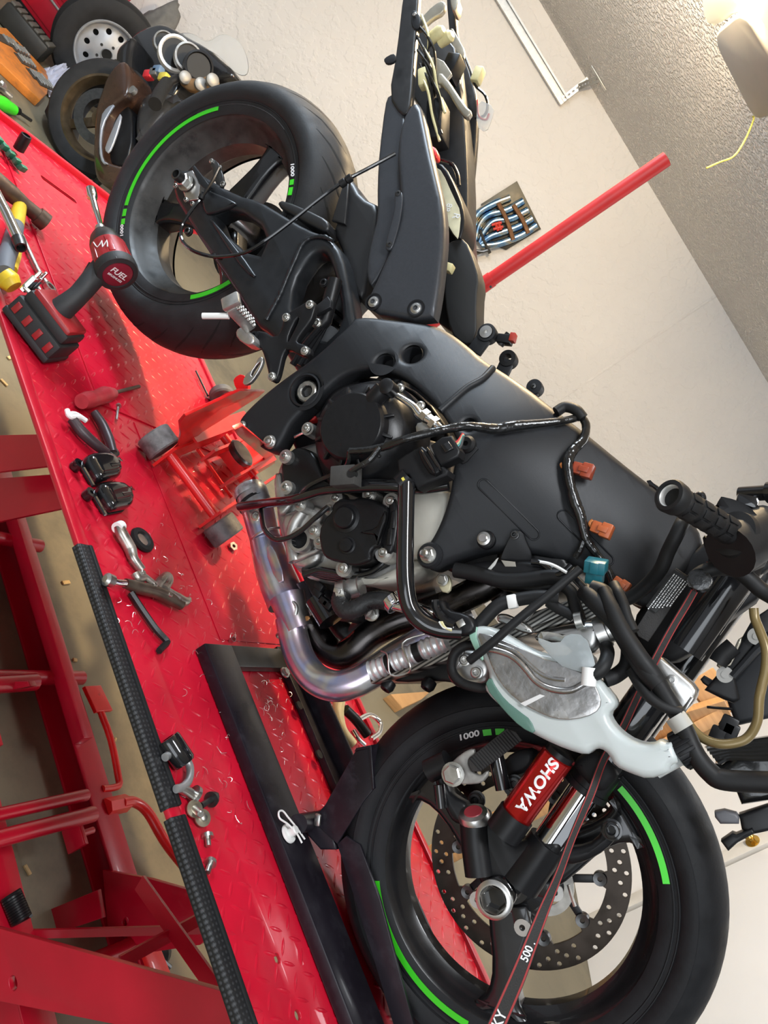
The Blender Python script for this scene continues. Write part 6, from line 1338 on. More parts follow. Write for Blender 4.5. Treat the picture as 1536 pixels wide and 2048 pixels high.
sc0 = cap + ax * .05 - Vector((0, .035, -.006)); 
tube('script_mark', [sc0 + Vector((.018, 0, .014)), sc0 + Vector((.004, 0, .018)), sc0 + Vector((.010, 0, .004)), sc0 + Vector((-.004, 0, .008)), sc0 + Vector((.002, 0, -.006)), sc0 + Vector((-.016, 0, -.010))], .0012, WHT, dr, 6, 2)

def pxtool(name, px, z, r, m, par, n=14, smooth=5):
    zs = z if isinstance(z, (list, tuple)) else [z] * len(px)
    return tube(name, [onZ(a, b, q) for (a, b), q in zip(px, zs)], r, m, par, n, smooth)
OFF = .0035
# hammer
hm = thing('hammer', deck(40, 440), 'claw-less hammer with yellow handle and dark steel head beside the impact driver', 'hammer')
RUST = mat('rusty_steel', (.11, .075, .055), .5, .7, .3, 50); YH = mat('yellow_grip', (.62, .42, .02), .4, 0, .15, 30); GYH = mat('grey_grip', (.12, .13, .15), .6)
pxtool('head', K([-20, 352, 20, 385, 50, 410, 76, 432]), .030, [.021, .020, .016, .017], RUST, hm, 20); pxtool('face', K([74, 430, 92, 446]), .030, [.021, .022], RUST, hm, 24, 0)
pxtool('handle', K([42, 405, 36, 430, 32, 455]), .024, [.014, .016, .016], YH, hm, 14); pxtool('handle_grip', K([32, 452, 22, 490, 12, 520, 10, 545]), .026, [.0165, .018, .0175, .016], GYH, hm, 16)
pxtool('handle_stripe', K([38, 470, 34, 510, 26, 540]), .024, .009, YH, hm, 10); pxtool('handle_butt', K([6, 548, 18, 562, 28, 575]), .029, [.018, .022, .016], YH, hm, 18)
# chrome extension bar and combination spanner
o = pxtool('socket_bar', K([-10, 385, 14, 430, 36, 478]), .056, [.012, .0115, .012], CHR, None, 20, 0); setp(o, 'thick chrome socket extension bar lying across the hammer handle', 'socket bar')
lathe('bar_socket', onZ(36, 478, .056), onZ(42, 496, .056) - onZ(30, 462, .056), [(0, 0), (.0135, 0), (.0135, .018), (.012, .026), (.009, .026), (.009, .012), (0, .012)], DSTEEL, o, 24)
sp = thing('spanner', deck(75, 520), 'slim chrome combination spanner lying beside the yellow hammer handle', 'spanner')
pxtool('shank', K([42, 468, 60, 508, 78, 545, 92, 566]), .008, [.0055, .006, .006, .0065], STEEL, sp, 12); P = onZ(99, 575, .008); lathe('ring_end', P, (0, 0, 1), [(.0075, -.005), (.0135, -.005), (.0135, .005), (.0075, .005), (.0075, -.005)], STEEL, sp, 24)
# green socket rail with a black socket and clips
gr = thing('socket_rail', deck(15, 305), 'green plastic socket rail with empty clips at the deck corner', 'socket rail')
GRNP = mat('green_plastic', (.012, .12, .075), .45)
pxtool('rail', K([-15, 262, 12, 296, 40, 336]), .0135, .0075, GRNP, gr, 8, 0)
for k in range(5): P = onZ(-6 + 12 * k, 284 + 14 * k, .014); box('clip', P + Vector((0, .0, .006)), (.012, .020, .016), GRNP, gr, (.9, .3, 0), (0, 1, 0), .003)
P = onZ(30, 306, .004); Q = onZ(40, 288, .03); o = lathe('impact_socket', P + Vector((0, 0, .013)), Q - P, [(0, 0), (.014, 0), (.0145, .03), (.013, .042), (.0095, .043), (.009, .02), (0, .02)], BLK, None, 24); setp(o, 'black impact socket lying against the green socket rail', 'socket')
# screwdriver with red grip
sd = thing('screwdriver', deck(200, 795), 'stubby screwdriver with a worn red grip and dark shaft on the deck', 'screwdriver')
pxtool('grip', K([163, 803, 176, 800, 192, 796, 210, 790, 226, 787]), .023, [.0145, .0175, .0155, .018, .012], mat('grip_red', (.38, .025, .035), .45, 0, .2, 40), sd, 18)
for k in range(3): pxtool('grip_flute', K([190, 787 + k * 7, 222, 779 + k * 7]), .03, .0032, BLKM, sd, 8, 0)
pxtool('shaft', K([224, 787, 250, 780, 278, 773]), .015, .0042, RUST, sd, 10, 0)
# pliers with dark dipped handles, a twist of white plastic on one
pl = thing('pliers', deck(200, 880), 'long-nose pliers with dark dipped handles and a twist of white plastic', 'pliers')
DIP = mat('dipped_handle', (.035, .018, .022), .4, 0, .1, 40)
pxtool('handle', K([144, 838, 165, 865, 195, 892, 214, 905]), .016, [.0095, .0105, .010, .008], DIP, pl, 14); pxtool('handle', K([188, 824, 205, 850, 218, 880, 226, 905]), .016, [.008, .010, .0105, .008], DIP, pl, 14)
lathe('pivot', onZ(221, 908, .006), (0, 0, 1), [(.012, 0), (.012, .012), (.006, .014), (0, .014)], DSTEEL, pl, 20); pxtool('jaw', K([221, 905, 232, 925, 238, 938]), .010, [.010, .007, .003], DSTEEL, pl, 12)
pxtool('plastic_wrap', K([134, 820, 140, 833, 160, 835, 172, 842, 150, 828, 136, 830]), .022, .005, PLW, pl, 8)
o = thing('machine_screw', deck(236, 828), 'single small steel screw lying by the red screwdriver', 'screw')
pxtool('shank', K([236, 815, 233, 840]), .006, .0028, STEEL, o, 10, 0); lathe('head', onZ(237, 811, .007), onZ(237, 806, .007) - onZ(235, 820, .007), [(0, -.002), (.0065, -.002), (.005, .003), (0, .004)], STEEL, o, 16)
# two black moulded covers
cov = None
def cover(dx, dy, rot, label):
    o = thing('plastic_cover', deck(195 + dx, 945 + dy), label, 'plastic cover', 'black moulded covers on the deck')
    z50 = lambda l: [(a / 3 + dx, 850 + b / 3 + dy) for a, b in K(l)]
    C = onZ(195 + dx, 945 + dy, .02)
    pts = [onZ(a, b, .003) for a, b in z50([462, 232, 490, 212, 590, 202, 640, 240, 672, 250, 668, 300, 672, 350, 600, 365, 545, 374, 500, 300])]
    L = [(v.x, v.y) for v in pts]
    flat('shell', chaikin(L, 2), .034, BLKG, o, .036, (), .014); flat('lip', chaikin(L, 1), .006, BLK, o, .008, (), .001)
    tube('spigot', [onZ(*z50([640, 262])[0], .024), onZ(*z50([700, 250])[0], .026)], [.013, .0105], BLKG, o, 20, 0)
    lathe('screw_ear', onZ(*z50([470, 236])[0], .014), (0, 0, 1), [(.004, -.010), (.0105, -.010), (.0105, .004), (.004, .004), (.004, -.010)], BLKG, o, 18)
    tube('ridge', [onZ(a, b, .036) for a, b in z50([500, 260, 540, 330, 560, 366])], .004, BLKG, o, 8)
cover(0, 0, 0, 'black moulded plastic cover lying closest to the pliers'); cover(24, 58, 0, 'black moulded plastic cover lying between the other cover and the locking pliers')
# locking pliers
vg = thing('locking_pliers', deck(290, 1140), 'worn steel locking pliers lying open on the red deck', 'pliers')
NK = mat('nickel_worn', (.42, .39, .35), .35, .9, .35, 40); NKD = mat('nickel_dark', (.16, .13, .10), .4, .85, .3, 40)
z50 = lambda l: [(a / 3, 850 + b / 3) for a, b in K(l)]
pxtool('lever', z50([712, 608, 735, 660, 780, 740, 800, 800, 850, 870]), [.018, .016, .012, .012, .010], [.0095, .011, .011, .009, .008], NK, vg, 14); pxtool('lever_tip', z50([700, 618, 728, 605]), .018, .010, PLW, vg, 14)
pxtool('body', z50([750, 950, 830, 975, 930, 1000, 1020, 1040, 1090, 1080]), .017, [.0085, .011, .011, .012, .010], NKD, vg, 16); pxtool('jaw', z50([1000, 1000, 1060, 1040, 1110, 1060, 1135, 1045]), .020, [.009, .011, .009, .005], NK, vg, 14)
pxtool('upper_jaw', z50([935, 980, 960, 940, 1000, 905, 1012, 935, 985, 985]), .018, [.008, .009, .008, .009, .008], NK, vg, 12); pxtool('link', z50([830, 880, 880, 920, 930, 960]), .022, .006, NK, vg, 10)
pxtool('adjust_screw', z50([655, 930, 700, 945, 750, 950]), .021, [.007, .006, .006], CHR, vg, 14, 0); lathe('screw_knob', onZ(217, 1160, .021), onZ(213, 1158, .021) - onZ(230, 1164, .021), [(0, -.008), (.0105, -.008), (.011, .004), (.006, .008), (0, .008)], STEEL, vg, 16)
pxtool('release_lever', z50([810, 890, 830, 920, 860, 915]), .02, .008, NK, vg, 10)
for a, b in ((860, 885), (930, 960), (1020, 1020)): hexbolt('rivet', onZ(a / 3, 850 + b / 3, .027), (0, 0, 1), .005, STEEL, vg, .003, True, False)
P = deck(284, 1080, .006); o = thing('oil_seal', P, 'flat black rubber ring seal with a bare steel centre near the locking pliers', 'seal ring')
lathe('ring', P, (0, 0, 1), [(.0125, -.003), (.0245, -.003), (.0265, .0), (.0245, .005), (.016, .006), (.0125, .002), (.0125, -.003)], RUB, o, 40); lathe('centre', P, (0, 0, 1), [(0, 0), (.0125, 0), (.0125, .002), (0, .002)], STEEL, o, 28)
o = pxtool('hex_key', K([262, 1185, 285, 1220, 312, 1258, 332, 1280, 334, 1286, 328, 1292, 318, 1302]), .0095, .0058, BLK, None, 6, 3); setp(o, 'long black hex key with a bent end on the red deck', 'hex key')
for (a, b), lab in (((463, 1095), 'single pale steel nut beside the floor jack roller'), ((462, 1281), 'small steel nut beside the corner of the wheel chock')):
    o = lathe('hex_nut', deck(a, b, .0045), (.2, -.3, 1), [(.0045, 0), (.0105 if b < 1200 else .006, 0), (.0105 if b < 1200 else .006, .009), (.0045, .009), (.0045, 0)], STEEL, None, 6); setp(o, lab, 'nut')
# black socket, bow shackle, bolts and washers by the edge grip
P = onZ(336, 1476, .018); Q = onZ(352, 1500, .018); o = lathe('deep_socket', P, Q - P, [(.009, 0), (.016, 0), (.0175, .003), (.0175, .042), (.015, .046), (0, .046)], BLKG, None, 32); setp(o, 'black deep socket lying against the rubber edge grip', 'socket')
sk = thing('shackle', deck(360, 1545), 'galvanised bow shackle lying across the rubber edge grip', 'shackle')
pxtool('bow', K([330, 1515, 346, 1505, 365, 1512, 379, 1532, 378, 1558, 366, 1574, 352, 1578]), .014, .0062, mat('zinc_dull', (.42, .42, .42), .45, .8, .2, 40), sk, 14); pxtool('pin', K([360, 1575, 376, 1584, 388, 1592]), .012, .0075, STEEL, sk, 14, 0); lathe('pin_head', onZ(389, 1588, .012), onZ(392, 1594, .012) - onZ(376, 1584, .012), [(0, -.002), (.013, -.002), (.013, .004), (0, .006)], STEEL, sk, 20)
def bolt_lying(a, b, r, hr, z, m, lab, name='loose_bolt', grp=None):
    o = thing(name, onZ((a[0] + b[0]) / 2, (a[1] + b[1]) / 2, .004), lab, 'bolt', grp); A_, B_ = onZ(*a, z), onZ(*b, z)
    bm = bmesh.new(); add_tube(bm, [A_, B_], r, 12, 0); bmo('shank', bm, m, o); lathe('head', A_, A_ - B_, [(0, -.003), (hr, -.003), (hr * .9, .003), (hr * .5, .005), (0, .004)], m, o, 18); return o
o = bolt_lying((424, 1598), (402, 1612), .005, .012, .012, DSTEEL, 'black flanged bolt lying next to the steel washers'); hexbolt('hex_head', onZ(428, 1594, .012), onZ(430, 1592, .012) - onZ(402, 1612, .012), .0075, DSTEEL, o, .009, False, False)
WSH = mat('washer_steel', (.40, .36, .28), .35, .9, .2, 60)
for (a, b), lab in (((389, 1618), 'steel flanged bolt head down with a large washer beside the black bolt'), ((405, 1636), 'steel flanged bolt lying face up overlapping the other washer')):
    o = thing('washer_bolt', deck(a, b), lab, 'bolt'); P = onZ(a, b, .010)
    lathe('washer', P, (.1, -.35, 1), [(.005, -.001), (.0128, -.001), (.0128, .0015), (.005, .002)], WSH, o, 28); lathe('shank', P, (.1, -.35, 1) if b > 1625 else (.5, -.45, .6), [(0, 0), (.0055, 0), (.0055, .006 if b > 1625 else .024), (.004, .007 if b > 1625 else .026), (0, .007 if b > 1625 else .026)], STEEL, o, 12)
for p, q, lab in (((415, 1672), (417, 1692), 'small steel button-head bolt lying alone past the washers'), ((421, 1725), (415, 1745), 'small steel button-head bolt nearest the lower edge grip')):
    bolt_lying(p, q, .0040, .0092, .007, STEEL, lab)
# curled metal shavings strewn over the deck: too many to count
bm = bmesh.new()
def curl(px, py):
    P = deck(px, py, .004); a = random.uniform(0, 2 * PI); L = random.uniform(.006, .018); k = random.uniform(-1.2, 1.2)
    pts = []
    for i in range(6):
        t = i / 5; an = a + k * t * 2; pts.append(P + Vector((math.cos(an) * L * t, math.sin(an) * L * t, .001 + .003 * math.sin(PI * t))))
    add_tube(bm, pts, .0005, 4, 0)
for cx, cy, sx_, sy_, n in ((540, 1420, 30, 70, 34), (360, 1190, 30, 60, 12), (300, 1100, 40, 60, 10), (270, 1250, 30, 40, 8), (430, 1400, 60, 120, 16), (470, 1270, 30, 20, 6), (400, 950, 50, 50, 8), (450, 1560, 50, 120, 10)):
    for _ in range(n): curl(random.gauss(cx, sx_ * .6), random.gauss(cy, sy_ * .6))
o = bmo('metal_shavings', bm, mat('swarf', (.80, .76, .72), .3, .9), None, 0); setp(o, 'fine curled metal shavings scattered over the red deck', 'metal shavings', None, 'stuff')
# strap ratchet and cream tube at the far deck edge
rt = thing('ratchet', deck(720, 1440), 'chrome and black strap ratchet lying at the far deck edge', 'ratchet')
pxtool('handle', K([690, 1418, 712, 1440, 735, 1470]), .03, .011, BLK, rt, 12); pxtool('bail', K([716, 1440, 740, 1430, 760, 1445, 758, 1465, 742, 1478]), .03, .006, CHR, rt, 10); pxtool('bail', K([705, 1460, 716, 1478, 728, 1490]), .02, .006, CHR, rt, 10)
o = pxtool('cream_tube', K([678, 1404, 676, 1430, 684, 1462, 704, 1490]), .02, [.014, .013, .012, .013], mat('cream_plastic', (.66, .58, .36), .45, 0, .1, 30), None, 18); setp(o, 'bent cream plastic tube lying at the far deck edge beside the ratchet', 'tube')
# crumbs of foam on the far rim
for a, b, r, lab in ((838, 1760, .014, 'torn crumb of yellow foam stuck on the far deck rim, upper piece'), (866, 1790, .013, 'torn crumb of yellow foam on the far deck rim beside the rotor')):
    P = onY(a, b, .392); bm = bmesh.new(); bmesh.ops.create_icosphere(bm, subdivisions=3, radius=r)
    for v in bm.verts: v.co = P + v.co * (1 + .45 * noise.noise(v.co * 160 + P * 9))
    o = bmo('foam_crumb', bm, mat('foam_yellow', (.62, .52, .28), .9, 0, .2, 90), None, 60); setp(o, lab, 'foam')
# ---------------------------------------------------------------- behind: second motorcycle, spare wheel, tool tray, wall trophy
Y2 = 1.35
b2 = thing('parked_motorcycle', onY(150, 300, Y2), 'older black faired motorcycle with clear windscreen and bronze wheels parked on the floor', 'motorcycle')
b2.location.z = FZ
z1 = lambda l: [(a / 3, b / 3) for a, b in K(l)]
FAIR = mat('fairing_black', (.013, .013, .014), .22, 0, .1, 8, coat=.4); BRZ = mat('wheel_bronze', (.12, .085, .05), .4, .7, .2, 20); BRN = mat('panel_brown', (.045, .022, .014), .25, 0, .3, 6, coat=.4)
C2 = onY(176, 275, Y2); C2.z = max(C2.z, FZ + .30); ax2 = Vector((.50, -.85, .12)).normalized()
lathe('front_tyre', C2, ax2, [(.215, -.05), (.24, -.058), (.28, -.05), (.298, -.025), (.303, 0), (.298, .025), (.28, .05), (.24, .058), (.215, .05)], TYREW, b2, 64)
lathe('front_rim', C2, ax2, [(.222, -.05), (.222, .05), (.205, .052), (.19, .03), (.18, 0), (.19, -.03), (.205, -.052), (.222, -.05)], BRZ, b2, 64)
u_, v_, w_ = frame_of(ax2, (0, 0, 1))
for k in range(3):
    a = k * 2 * PI / 3 + .5; dd = u_ * math.cos(a) + v_ * math.sin(a); bm = bmesh.new(); beam(bm, C2, C2 + dd * .19, .05, .03, ax2, .008); bmo('wheel_spoke', bm, BRZ, b2)
lathe('wheel_hub', C2, ax2, [(0, .06), (.05, .055), (.055, -.05), (0, -.05)], BRZ, b2, 24); lathe('front_disc', C2 + ax2 * .062, ax2, [(.09, 0), (.14, 0), (.14, .006), (.09, .006), (.09, 0)], DSTEEL, b2, 40)
plate('front_mudguard', z1([258, 650, 390, 490, 468, 448, 600, 424, 640, 440, 600, 500, 470, 540, 410, 620, 372, 740, 372, 820, 330, 770, 275, 715]), Y2 - .06, .12, mat('guard_navy', (.012, .014, .022), .35, 0, .05, 10), b2, (), .01, 1)
plate('lower_fairing', z1([570, 640, 600, 560, 640, 440, 740, 340, 770, 420, 764, 560, 700, 600, 640, 660, 612, 760, 604, 900, 626, 960, 700, 985, 760, 1000, 740, 1060, 640, 1110, 570, 1080, 552, 960, 556, 800]), Y2 - .16, .3, BRN, b2, (), .02, 2)
plate('fairing_inner', z1([620, 700, 660, 640, 760, 610, 790, 700, 786, 900, 720, 1010, 640, 960, 600, 880]), Y2 - .10, .2, BLK, b2, (), .01, 1)
plate('vent_blade', z1([715, 676, 728, 700, 690, 830, 650, 920, 625, 900, 640, 850]), Y2 - .175, .012, mat('blade_silver', (.45, .48, .55), .3, .6), b2, (), .004, 1)
plate('fairing_edge', z1([600, 700, 640, 640, 690, 620, 660, 660, 615, 740, 600, 850, 612, 960, 650, 980, 610, 985, 590, 900]), Y2 - .172, .012, mat('blade_silver', (.45, .48, .55), .3, .6), b2, (), .004, 1)
plate('upper_fairing', z1([752, 260, 800, 190, 900, 140, 970, 128, 1040, 160, 1100, 200, 1250, 280, 1300, 330, 1420, 430, 1340, 480, 1200, 470, 1090, 430, 1060, 520, 1010, 600, 940, 640, 870, 600, 790, 570, 764, 450]), Y2 + .02, .3, FAIR, b2, (), .03, 2)
plate('fairing_cheek', z1([690, 290, 752, 230, 800, 200, 770, 300, 770, 450, 790, 570, 750, 600, 720, 480, 680, 380]), Y2 - .08, .2, FAIR, b2, (), .03, 2)
plate('fuel_tank', z1([800, 660, 850, 550, 950, 515, 1070, 560, 1100, 600, 1000, 640, 900, 760, 830, 890, 800, 850, 788, 760]), Y2 - .10, .28, mat('tank_grey', (.030, .030, .032), .35, 0, .05, 10, coat=.3), b2, (), .05, 2)
plate('seat_side', z1([780, 880, 830, 890, 830, 1000, 720, 1090, 660, 1110, 740, 1000]), Y2 - .05, .2, BLK, b2, (), .02, 1)
GAU = mat('gauge_face', (.012, .012, .012), .5, spec=.2); 
for a, b, r, m_ in ((985, 258, .055, ALU), (1052, 322, .085, PLW), (1128, 345, .068, ALU), (1190, 400, .072, BLK)):
    P = onY(a / 3, b / 3, Y2 - .04); axg = (.72, -.55, .42)
    g_ = lathe('gauge_ring', P, axg, [(r * .80, .01), (r * .86, .02), (r, .016), (r, -.03), (0, -.03)], m_, b2, 28); lathe('gauge_dial', P, axg, [(r * .8, .010), (0, .010)], GAU, g_, 28)
plate('top_clamp', z1([1062, 490, 1100, 430, 1160, 478, 1262, 446, 1310, 484, 1230, 530, 1140, 548]), Y2 - .1, .03, mat('clamp_gold', (.36, .20, .09), .4, .6, .15, 20), b2, (), .006, 1)
for a, b in ((1106, 470), (1270, 486), (1200, 510)): lathe('fork_cap', onY(a / 3, b / 3, Y2 - .11), (.7, -.5, .5), [(0, 0), (.03, 0), (.03, .02), (.02, .026), (0, .026)], mat('cap_dull', (.22, .21, .19), .5, .5), b2, 20)
tubeY('handlebar', z1([1060, 470, 1010, 500, 985, 540]), [Y2 - .12, Y2 - .2, Y2 - .25], .02, BLK, b2, 12); tubeY('bar_grip', z1([1000, 500, 960, 560, 930, 625]), [Y2 - .2, Y2 - .28, Y2 - .34], .030, RUB, b2, 16)
for a, b, c in ((895, 452, (.5, .02, .03)), (950, 425, (.10, .16, .24)), (985, 468, (.5, .4, .06)), (930, 440, (.1, .1, .1))): box('switch', onY(a / 3, b / 3, Y2 - .2), (.05, .04, .04), mat('switch_%d' % a, c, .4), b2, (.7, 0, .7), (0, 1, 0), .008)
lathe('bar_weight', onY(808 / 3, 552 / 3, Y2 - .15), AY, [(0, 0), (.02, 0), (.02, .02), (0, .02)], ALU, b2, 16)
GL = bpy.data.materials.new('windscreen_clear'); GL.use_nodes = True; b = GL.node_tree.nodes['Principled BSDF']; b.inputs['Base Color'].default_value = (.92, .93, .92, 1); b.inputs['Roughness'].default_value = .10; b.inputs['Transmission Weight'].default_value = .9; b.inputs['IOR'].default_value = 1.3
plate('windscreen', z1([1020, 212, 1150, 188, 1240, 262, 1330, 195, 1420, 228, 1480, 320, 1496, 450, 1420, 452, 1330, 345, 1210, 275, 1090, 285]), lambda X, Z: Y2 + .02 + .3 * (Z - .15) ** 2, .006, GL, b2, (), .002, 2, 2, .06)
plate('tail_body', z1([650, 1100, 740, 1060, 800, 1000, 900, 950, 1000, 900, 1000, 1100, 800, 1200, 700, 1180]), Y2 + .05, .2, BLK, b2, (), .02, 1)
bm = bmesh.new(); add_tube(bm, [onY(600 / 3, 1080 / 3, Y2), Vector((onY(600 / 3, 1080 / 3, Y2).x, Y2, FZ))], .02, 10, 0); bmo('side_stand', bm, BLK, b2)

# spare trailer wheel
DS = 5.0
C3 = dep(213, 106, DS); k_ = (FZ + .325 - CC.z) / ray(213, 106).z; C3 = CC + ray(213, 106) * k_
sw3 = thing('spare_wheel', Vector((C3.x, C3.y, FZ)), 'spare wheel with thick black tyre and grey steel rim with round holes', 'spare wheel')
ax3 = (CC - C3); ax3.z *= .25; ax3 = (ax3.normalized() + Vector((.15, .1, 0))).normalized()
SC = .325
lathe('tyre', C3, ax3, [(.19, -.07), (.21, -.085), (.27, -.09), (.31, -.075), (SC, -.04), (SC, .04), (.31, .075), (.27, .09), (.21, .085), (.19, .07)], TYREW, sw3, 64)
STW = mat('wheel_grey', (.36, .37, .39), .45, .3, .08, 20)
hol = [[(.125 * math.cos(2 * PI * k / 10) + .017 * math.cos(t), .125 * math.sin(2 * PI * k / 10) + .017 * math.sin(t)) for t in [2 * PI * i / 12 for i in range(12)]] for k in range(10)]
lathe('steel_rim', C3, ax3, [(.195, .072), (.19, .078), (.182, .074), (.172, .05), (.168, .0), (.168, -.07), (.195, -.07)], STW, sw3, 56)
uu, vv, ww = frame_of(ax3, (0, 0, 1))
plate_pts('wheel_disc', [(.170 * math.cos(2 * PI * k / 48), .170 * math.sin(2 * PI * k / 48)) for k in range(48)], .006, STW, sw3, hol, .001, (lambda u, v: .03 * sstep(.05, .15, math.hypot(u, v))), C3 + ax3 * .045, uu, vv, 40, .04)
lathe('hole_shade_disc', C3, ax3, [(0, -.02), (.168, -.02), (.168, -.024), (0, -.024)], BLK, sw3, 40); lathe('hub_bore', C3 + ax3 * .046, ax3, [(.030, .002), (.034, .010), (.036, 0)], STW, sw3, 28); lathe('hub_hole', C3 + ax3 * .047, ax3, [(0, 0), (.030, 0)], SIPE, sw3, 24)  # black disc added behind the wheel holes to give them dark shade
for k in range(5): a = 2 * PI * k / 5; lathe('stud_hole', C3 + ax3 * .0465 + (uu * math.cos(a) + vv * math.sin(a)) * .058, ax3, [(0, 0), (.008, 0), (.009, -.003)], DSTEEL, sw3, 12)
# grey quilted sack behind the spare wheel
bm = bmesh.new(); bmesh.ops.create_icosphere(bm, subdivisions=4, radius=1)
c4 = dep(330, 38, 5.15)
for v in bm.verts:
    nn = 1 + .12 * noise.noise(v.co * 2.2) + .05 * noise.noise(v.co * 7); v.co = Vector((c4.x + v.co.x * .13 * nn, c4.y + v.co.y * .11 * nn, FZ + (c4.z - FZ + .12) / 2 * (1 + v.co.z * nn)))
o = bmo('fabric_sack', bm, mat('sack_grey', (.17, .165, .155), .9, 0, .2, 20, .3, 60), None, 60); setp(o, 'lumpy grey fabric sack standing behind the spare wheel', 'sack')
# red tool chest
P = onZ(110, 108, FZ); rc_ = thing('tool_chest', P, 'red metal tool chest standing beside the spare wheel', 'tool chest')
tx_ = -WU; ty_ = Vector((-tx_.y, tx_.x, 0)); ty_ = ty_ if ty_.y > 0 else -ty_
c5 = P + tx_ * .30 + ty_ * .10
box('body', c5 + Vector((0, 0, .34)), (.60, .20, .62), RED, rc_, tx_, ty_, .008)
for k in range(3): d_ = box('drawer', c5 - ty_ * .105 + Vector((0, 0, .14 + .19 * k)), (.55, .014, .16), RED, rc_, tx_, ty_, .006); box('handle', c5 - ty_ * .118 + Vector((0, 0, .2 + .19 * k)), (.36, .014, .014), ALU, d_, tx_, ty_, .003)
box('plinth', c5 + Vector((0, 0, .02)), (.56, .18, .04), BLK, rc_, tx_, ty_, .004)
# black ribbed case
q0, q1 = onZ(18, 10, FZ + .1), onZ(98, 106, FZ + .1); dd = (q1 - q0); dd.z = 0; cs = thing('black_case', (q0 + q1) / 2, 'long black ribbed tool case lying between the red chest and the orange tray', 'tool case'); cs.location.z = FZ
cc_ = (q0 + q1) / 2; cc_.z = FZ + .07
box('body', cc_, (dd.length, .16, .13), mat('case_black', (.018, .018, .016), .5, 0, .2, 20), cs, dd, (0, 0, 1) if False else Vector((0, 0, 1)).cross(dd), .02)
for k in range(7): box('rib', cc_ + dd * (-.42 + .14 * k) + Vector((0, 0, .068)), (.03, .12, .016), mat('case_grey', (.09, .085, .075), .6), cs, dd, Vector((0, 0, 1)).cross(dd), .004)
# orange tray of bits
OR = mat('orange_plastic', (.62, .20, .03), .45, 0, .12, 14, dirt=(.30, .10, .03), ds=9)
tq = [onZ(a / 3, b / 3, FZ + .05) for a, b in K([-10, 160, 36, 166, 292, 440, 286, 560, 244, 600, -10, 360])]
ot = thing('bit_tray', onZ(45, 125, FZ), 'orange plastic organiser tray holding rows of steel bits on the floor', 'tool tray')
flat('tray', [(v.x, v.y) for v in tq], .05, OR, ot, FZ + .05, (), .006)
for a, b in ((50, 250), (118, 300), (155, 370), (225, 460), (265, 500)):
    P = onZ(a / 3, b / 3, FZ + .052); box('recess', P, (.26 if a < 60 else .16, .07, .006), mat('recess_dark', (.05, .035, .025), .7), ot, (.55, -.83, 0), (.83, .55, 0), .001)
    for k in range(4 if a < 60 else 5):
        Q = P + Vector((.55, -.83, 0)) * (-.06 + .03 * k) + Vector((0, 0, .008)); tube('bit', [Q - Vector((.83, .55, 0)) * .026, Q + Vector((.83, .55, 0)) * .026], .009, STEEL if k % 3 else ALU, ot, 8, 0)
# crumpled pale cloth
bm = bmesh.new(); bmesh.ops.create_grid(bm, x_segments=40, y_segments=40, size=.5); cl = onZ(112, 172, FZ + .03)
for v in bm.verts:
    p = v.co.copy(); v.co = Vector((cl.x + p.x * .30 - p.y * .08, cl.y + p.y * .2, FZ + .012 + .16 * max(0, 1 - (p.length / .55) ** 2) * (.6 + .9 * abs(noise.noise(p * 7 + Vector((3, 1, 0))))) + .012 * abs(noise.noise(p * 18))))
o = bmo('cloth', bm, mat('cloth_pale', (.55, .56, .66), .9, 0, .06, 20), None, 60); o.modifiers.new('s', 'SOLIDIFY').thickness = .004; setp(o, 'crumpled pale lavender rag on the floor by the spare wheel', 'rag')
# green-handled screwdriver and a steel spanner on the floor
gs = thing('green_screwdriver', onZ(20, 212, FZ), 'screwdriver with bright green handle lying on the grey floor', 'screwdriver')
fz2 = FZ + .035
tube('grip', [onZ(-20, 198, fz2), onZ(5, 208, fz2), onZ(28, 220, fz2)], [.03, .036, .026], GRN, gs, 14); tube('collar', [onZ(26, 219, fz2), onZ(36, 222, fz2)], .02, BLK, gs, 12, 0); tube('shaft', [onZ(34, 222, fz2), onZ(62, 241, fz2)], .009, DSTEEL, gs, 8, 0)
ws = thing('floor_spanner', onZ(8, 180, FZ), 'steel open spanner lying on the floor between orange tray and green screwdriver', 'spanner')
tube('shank', [onZ(-20, 168, FZ + .02), onZ(2, 178, FZ + .02), onZ(22, 194, FZ + .02)], [.016, .014, .016], STEEL, ws, 10); tube('jaw', [onZ(2, 164, FZ + .02), onZ(8, 172, FZ + .02), onZ(4, 180, FZ + .02)], .014, STEEL, ws, 8)
tube('red_hose', [onZ(-10, 225, FZ + .02), onZ(14, 236, FZ + .02), onZ(20, 250, FZ + .02), onZ(8, 262, FZ + .02)], .014, mat('hose_maroon', (.12, .02, .02), .5), None, 10); setp(bpy.data.objects['red_hose'], 'short dark red hose end on the floor by the green screwdriver', 'hose')

# wall trophy: blued header pipes on a dark plate
wt = thing('header_trophy', onB(1010, 450, .05), 'wall trophy of blue heat-tinted header pipes on a dark plate', 'wall trophy')
def wpt(a, b, off): return onB(a, b, off)
P0 = wpt(1005, 440, .02)
loc = lambda a, b: ((wpt(a, b, .02) - P0).dot(WU), (wpt(a, b, .02) - P0).z)
BLU = bpy.data.materials.new('blued_steel'); BLU.use_nodes = True; nt = BLU.node_tree; b = nt.nodes['Principled BSDF']; b.inputs['Metallic'].default_value = 1; b.inputs['Roughness'].default_value = .25
t_ = nt.nodes.new('ShaderNodeTexCoord'); nz = nt.nodes.new('ShaderNodeTexNoise'); nz.inputs['Scale'].default_value = 16; nt.links.new(t_.outputs['Object'], nz.inputs['Vector']); r_ = nt.nodes.new('ShaderNodeValToRGB'); nt.links.new(nz.outputs['Fac'], r_.inputs['Fac']); nt.links.new(r_.outputs['Color'], b.inputs['Base Color'])
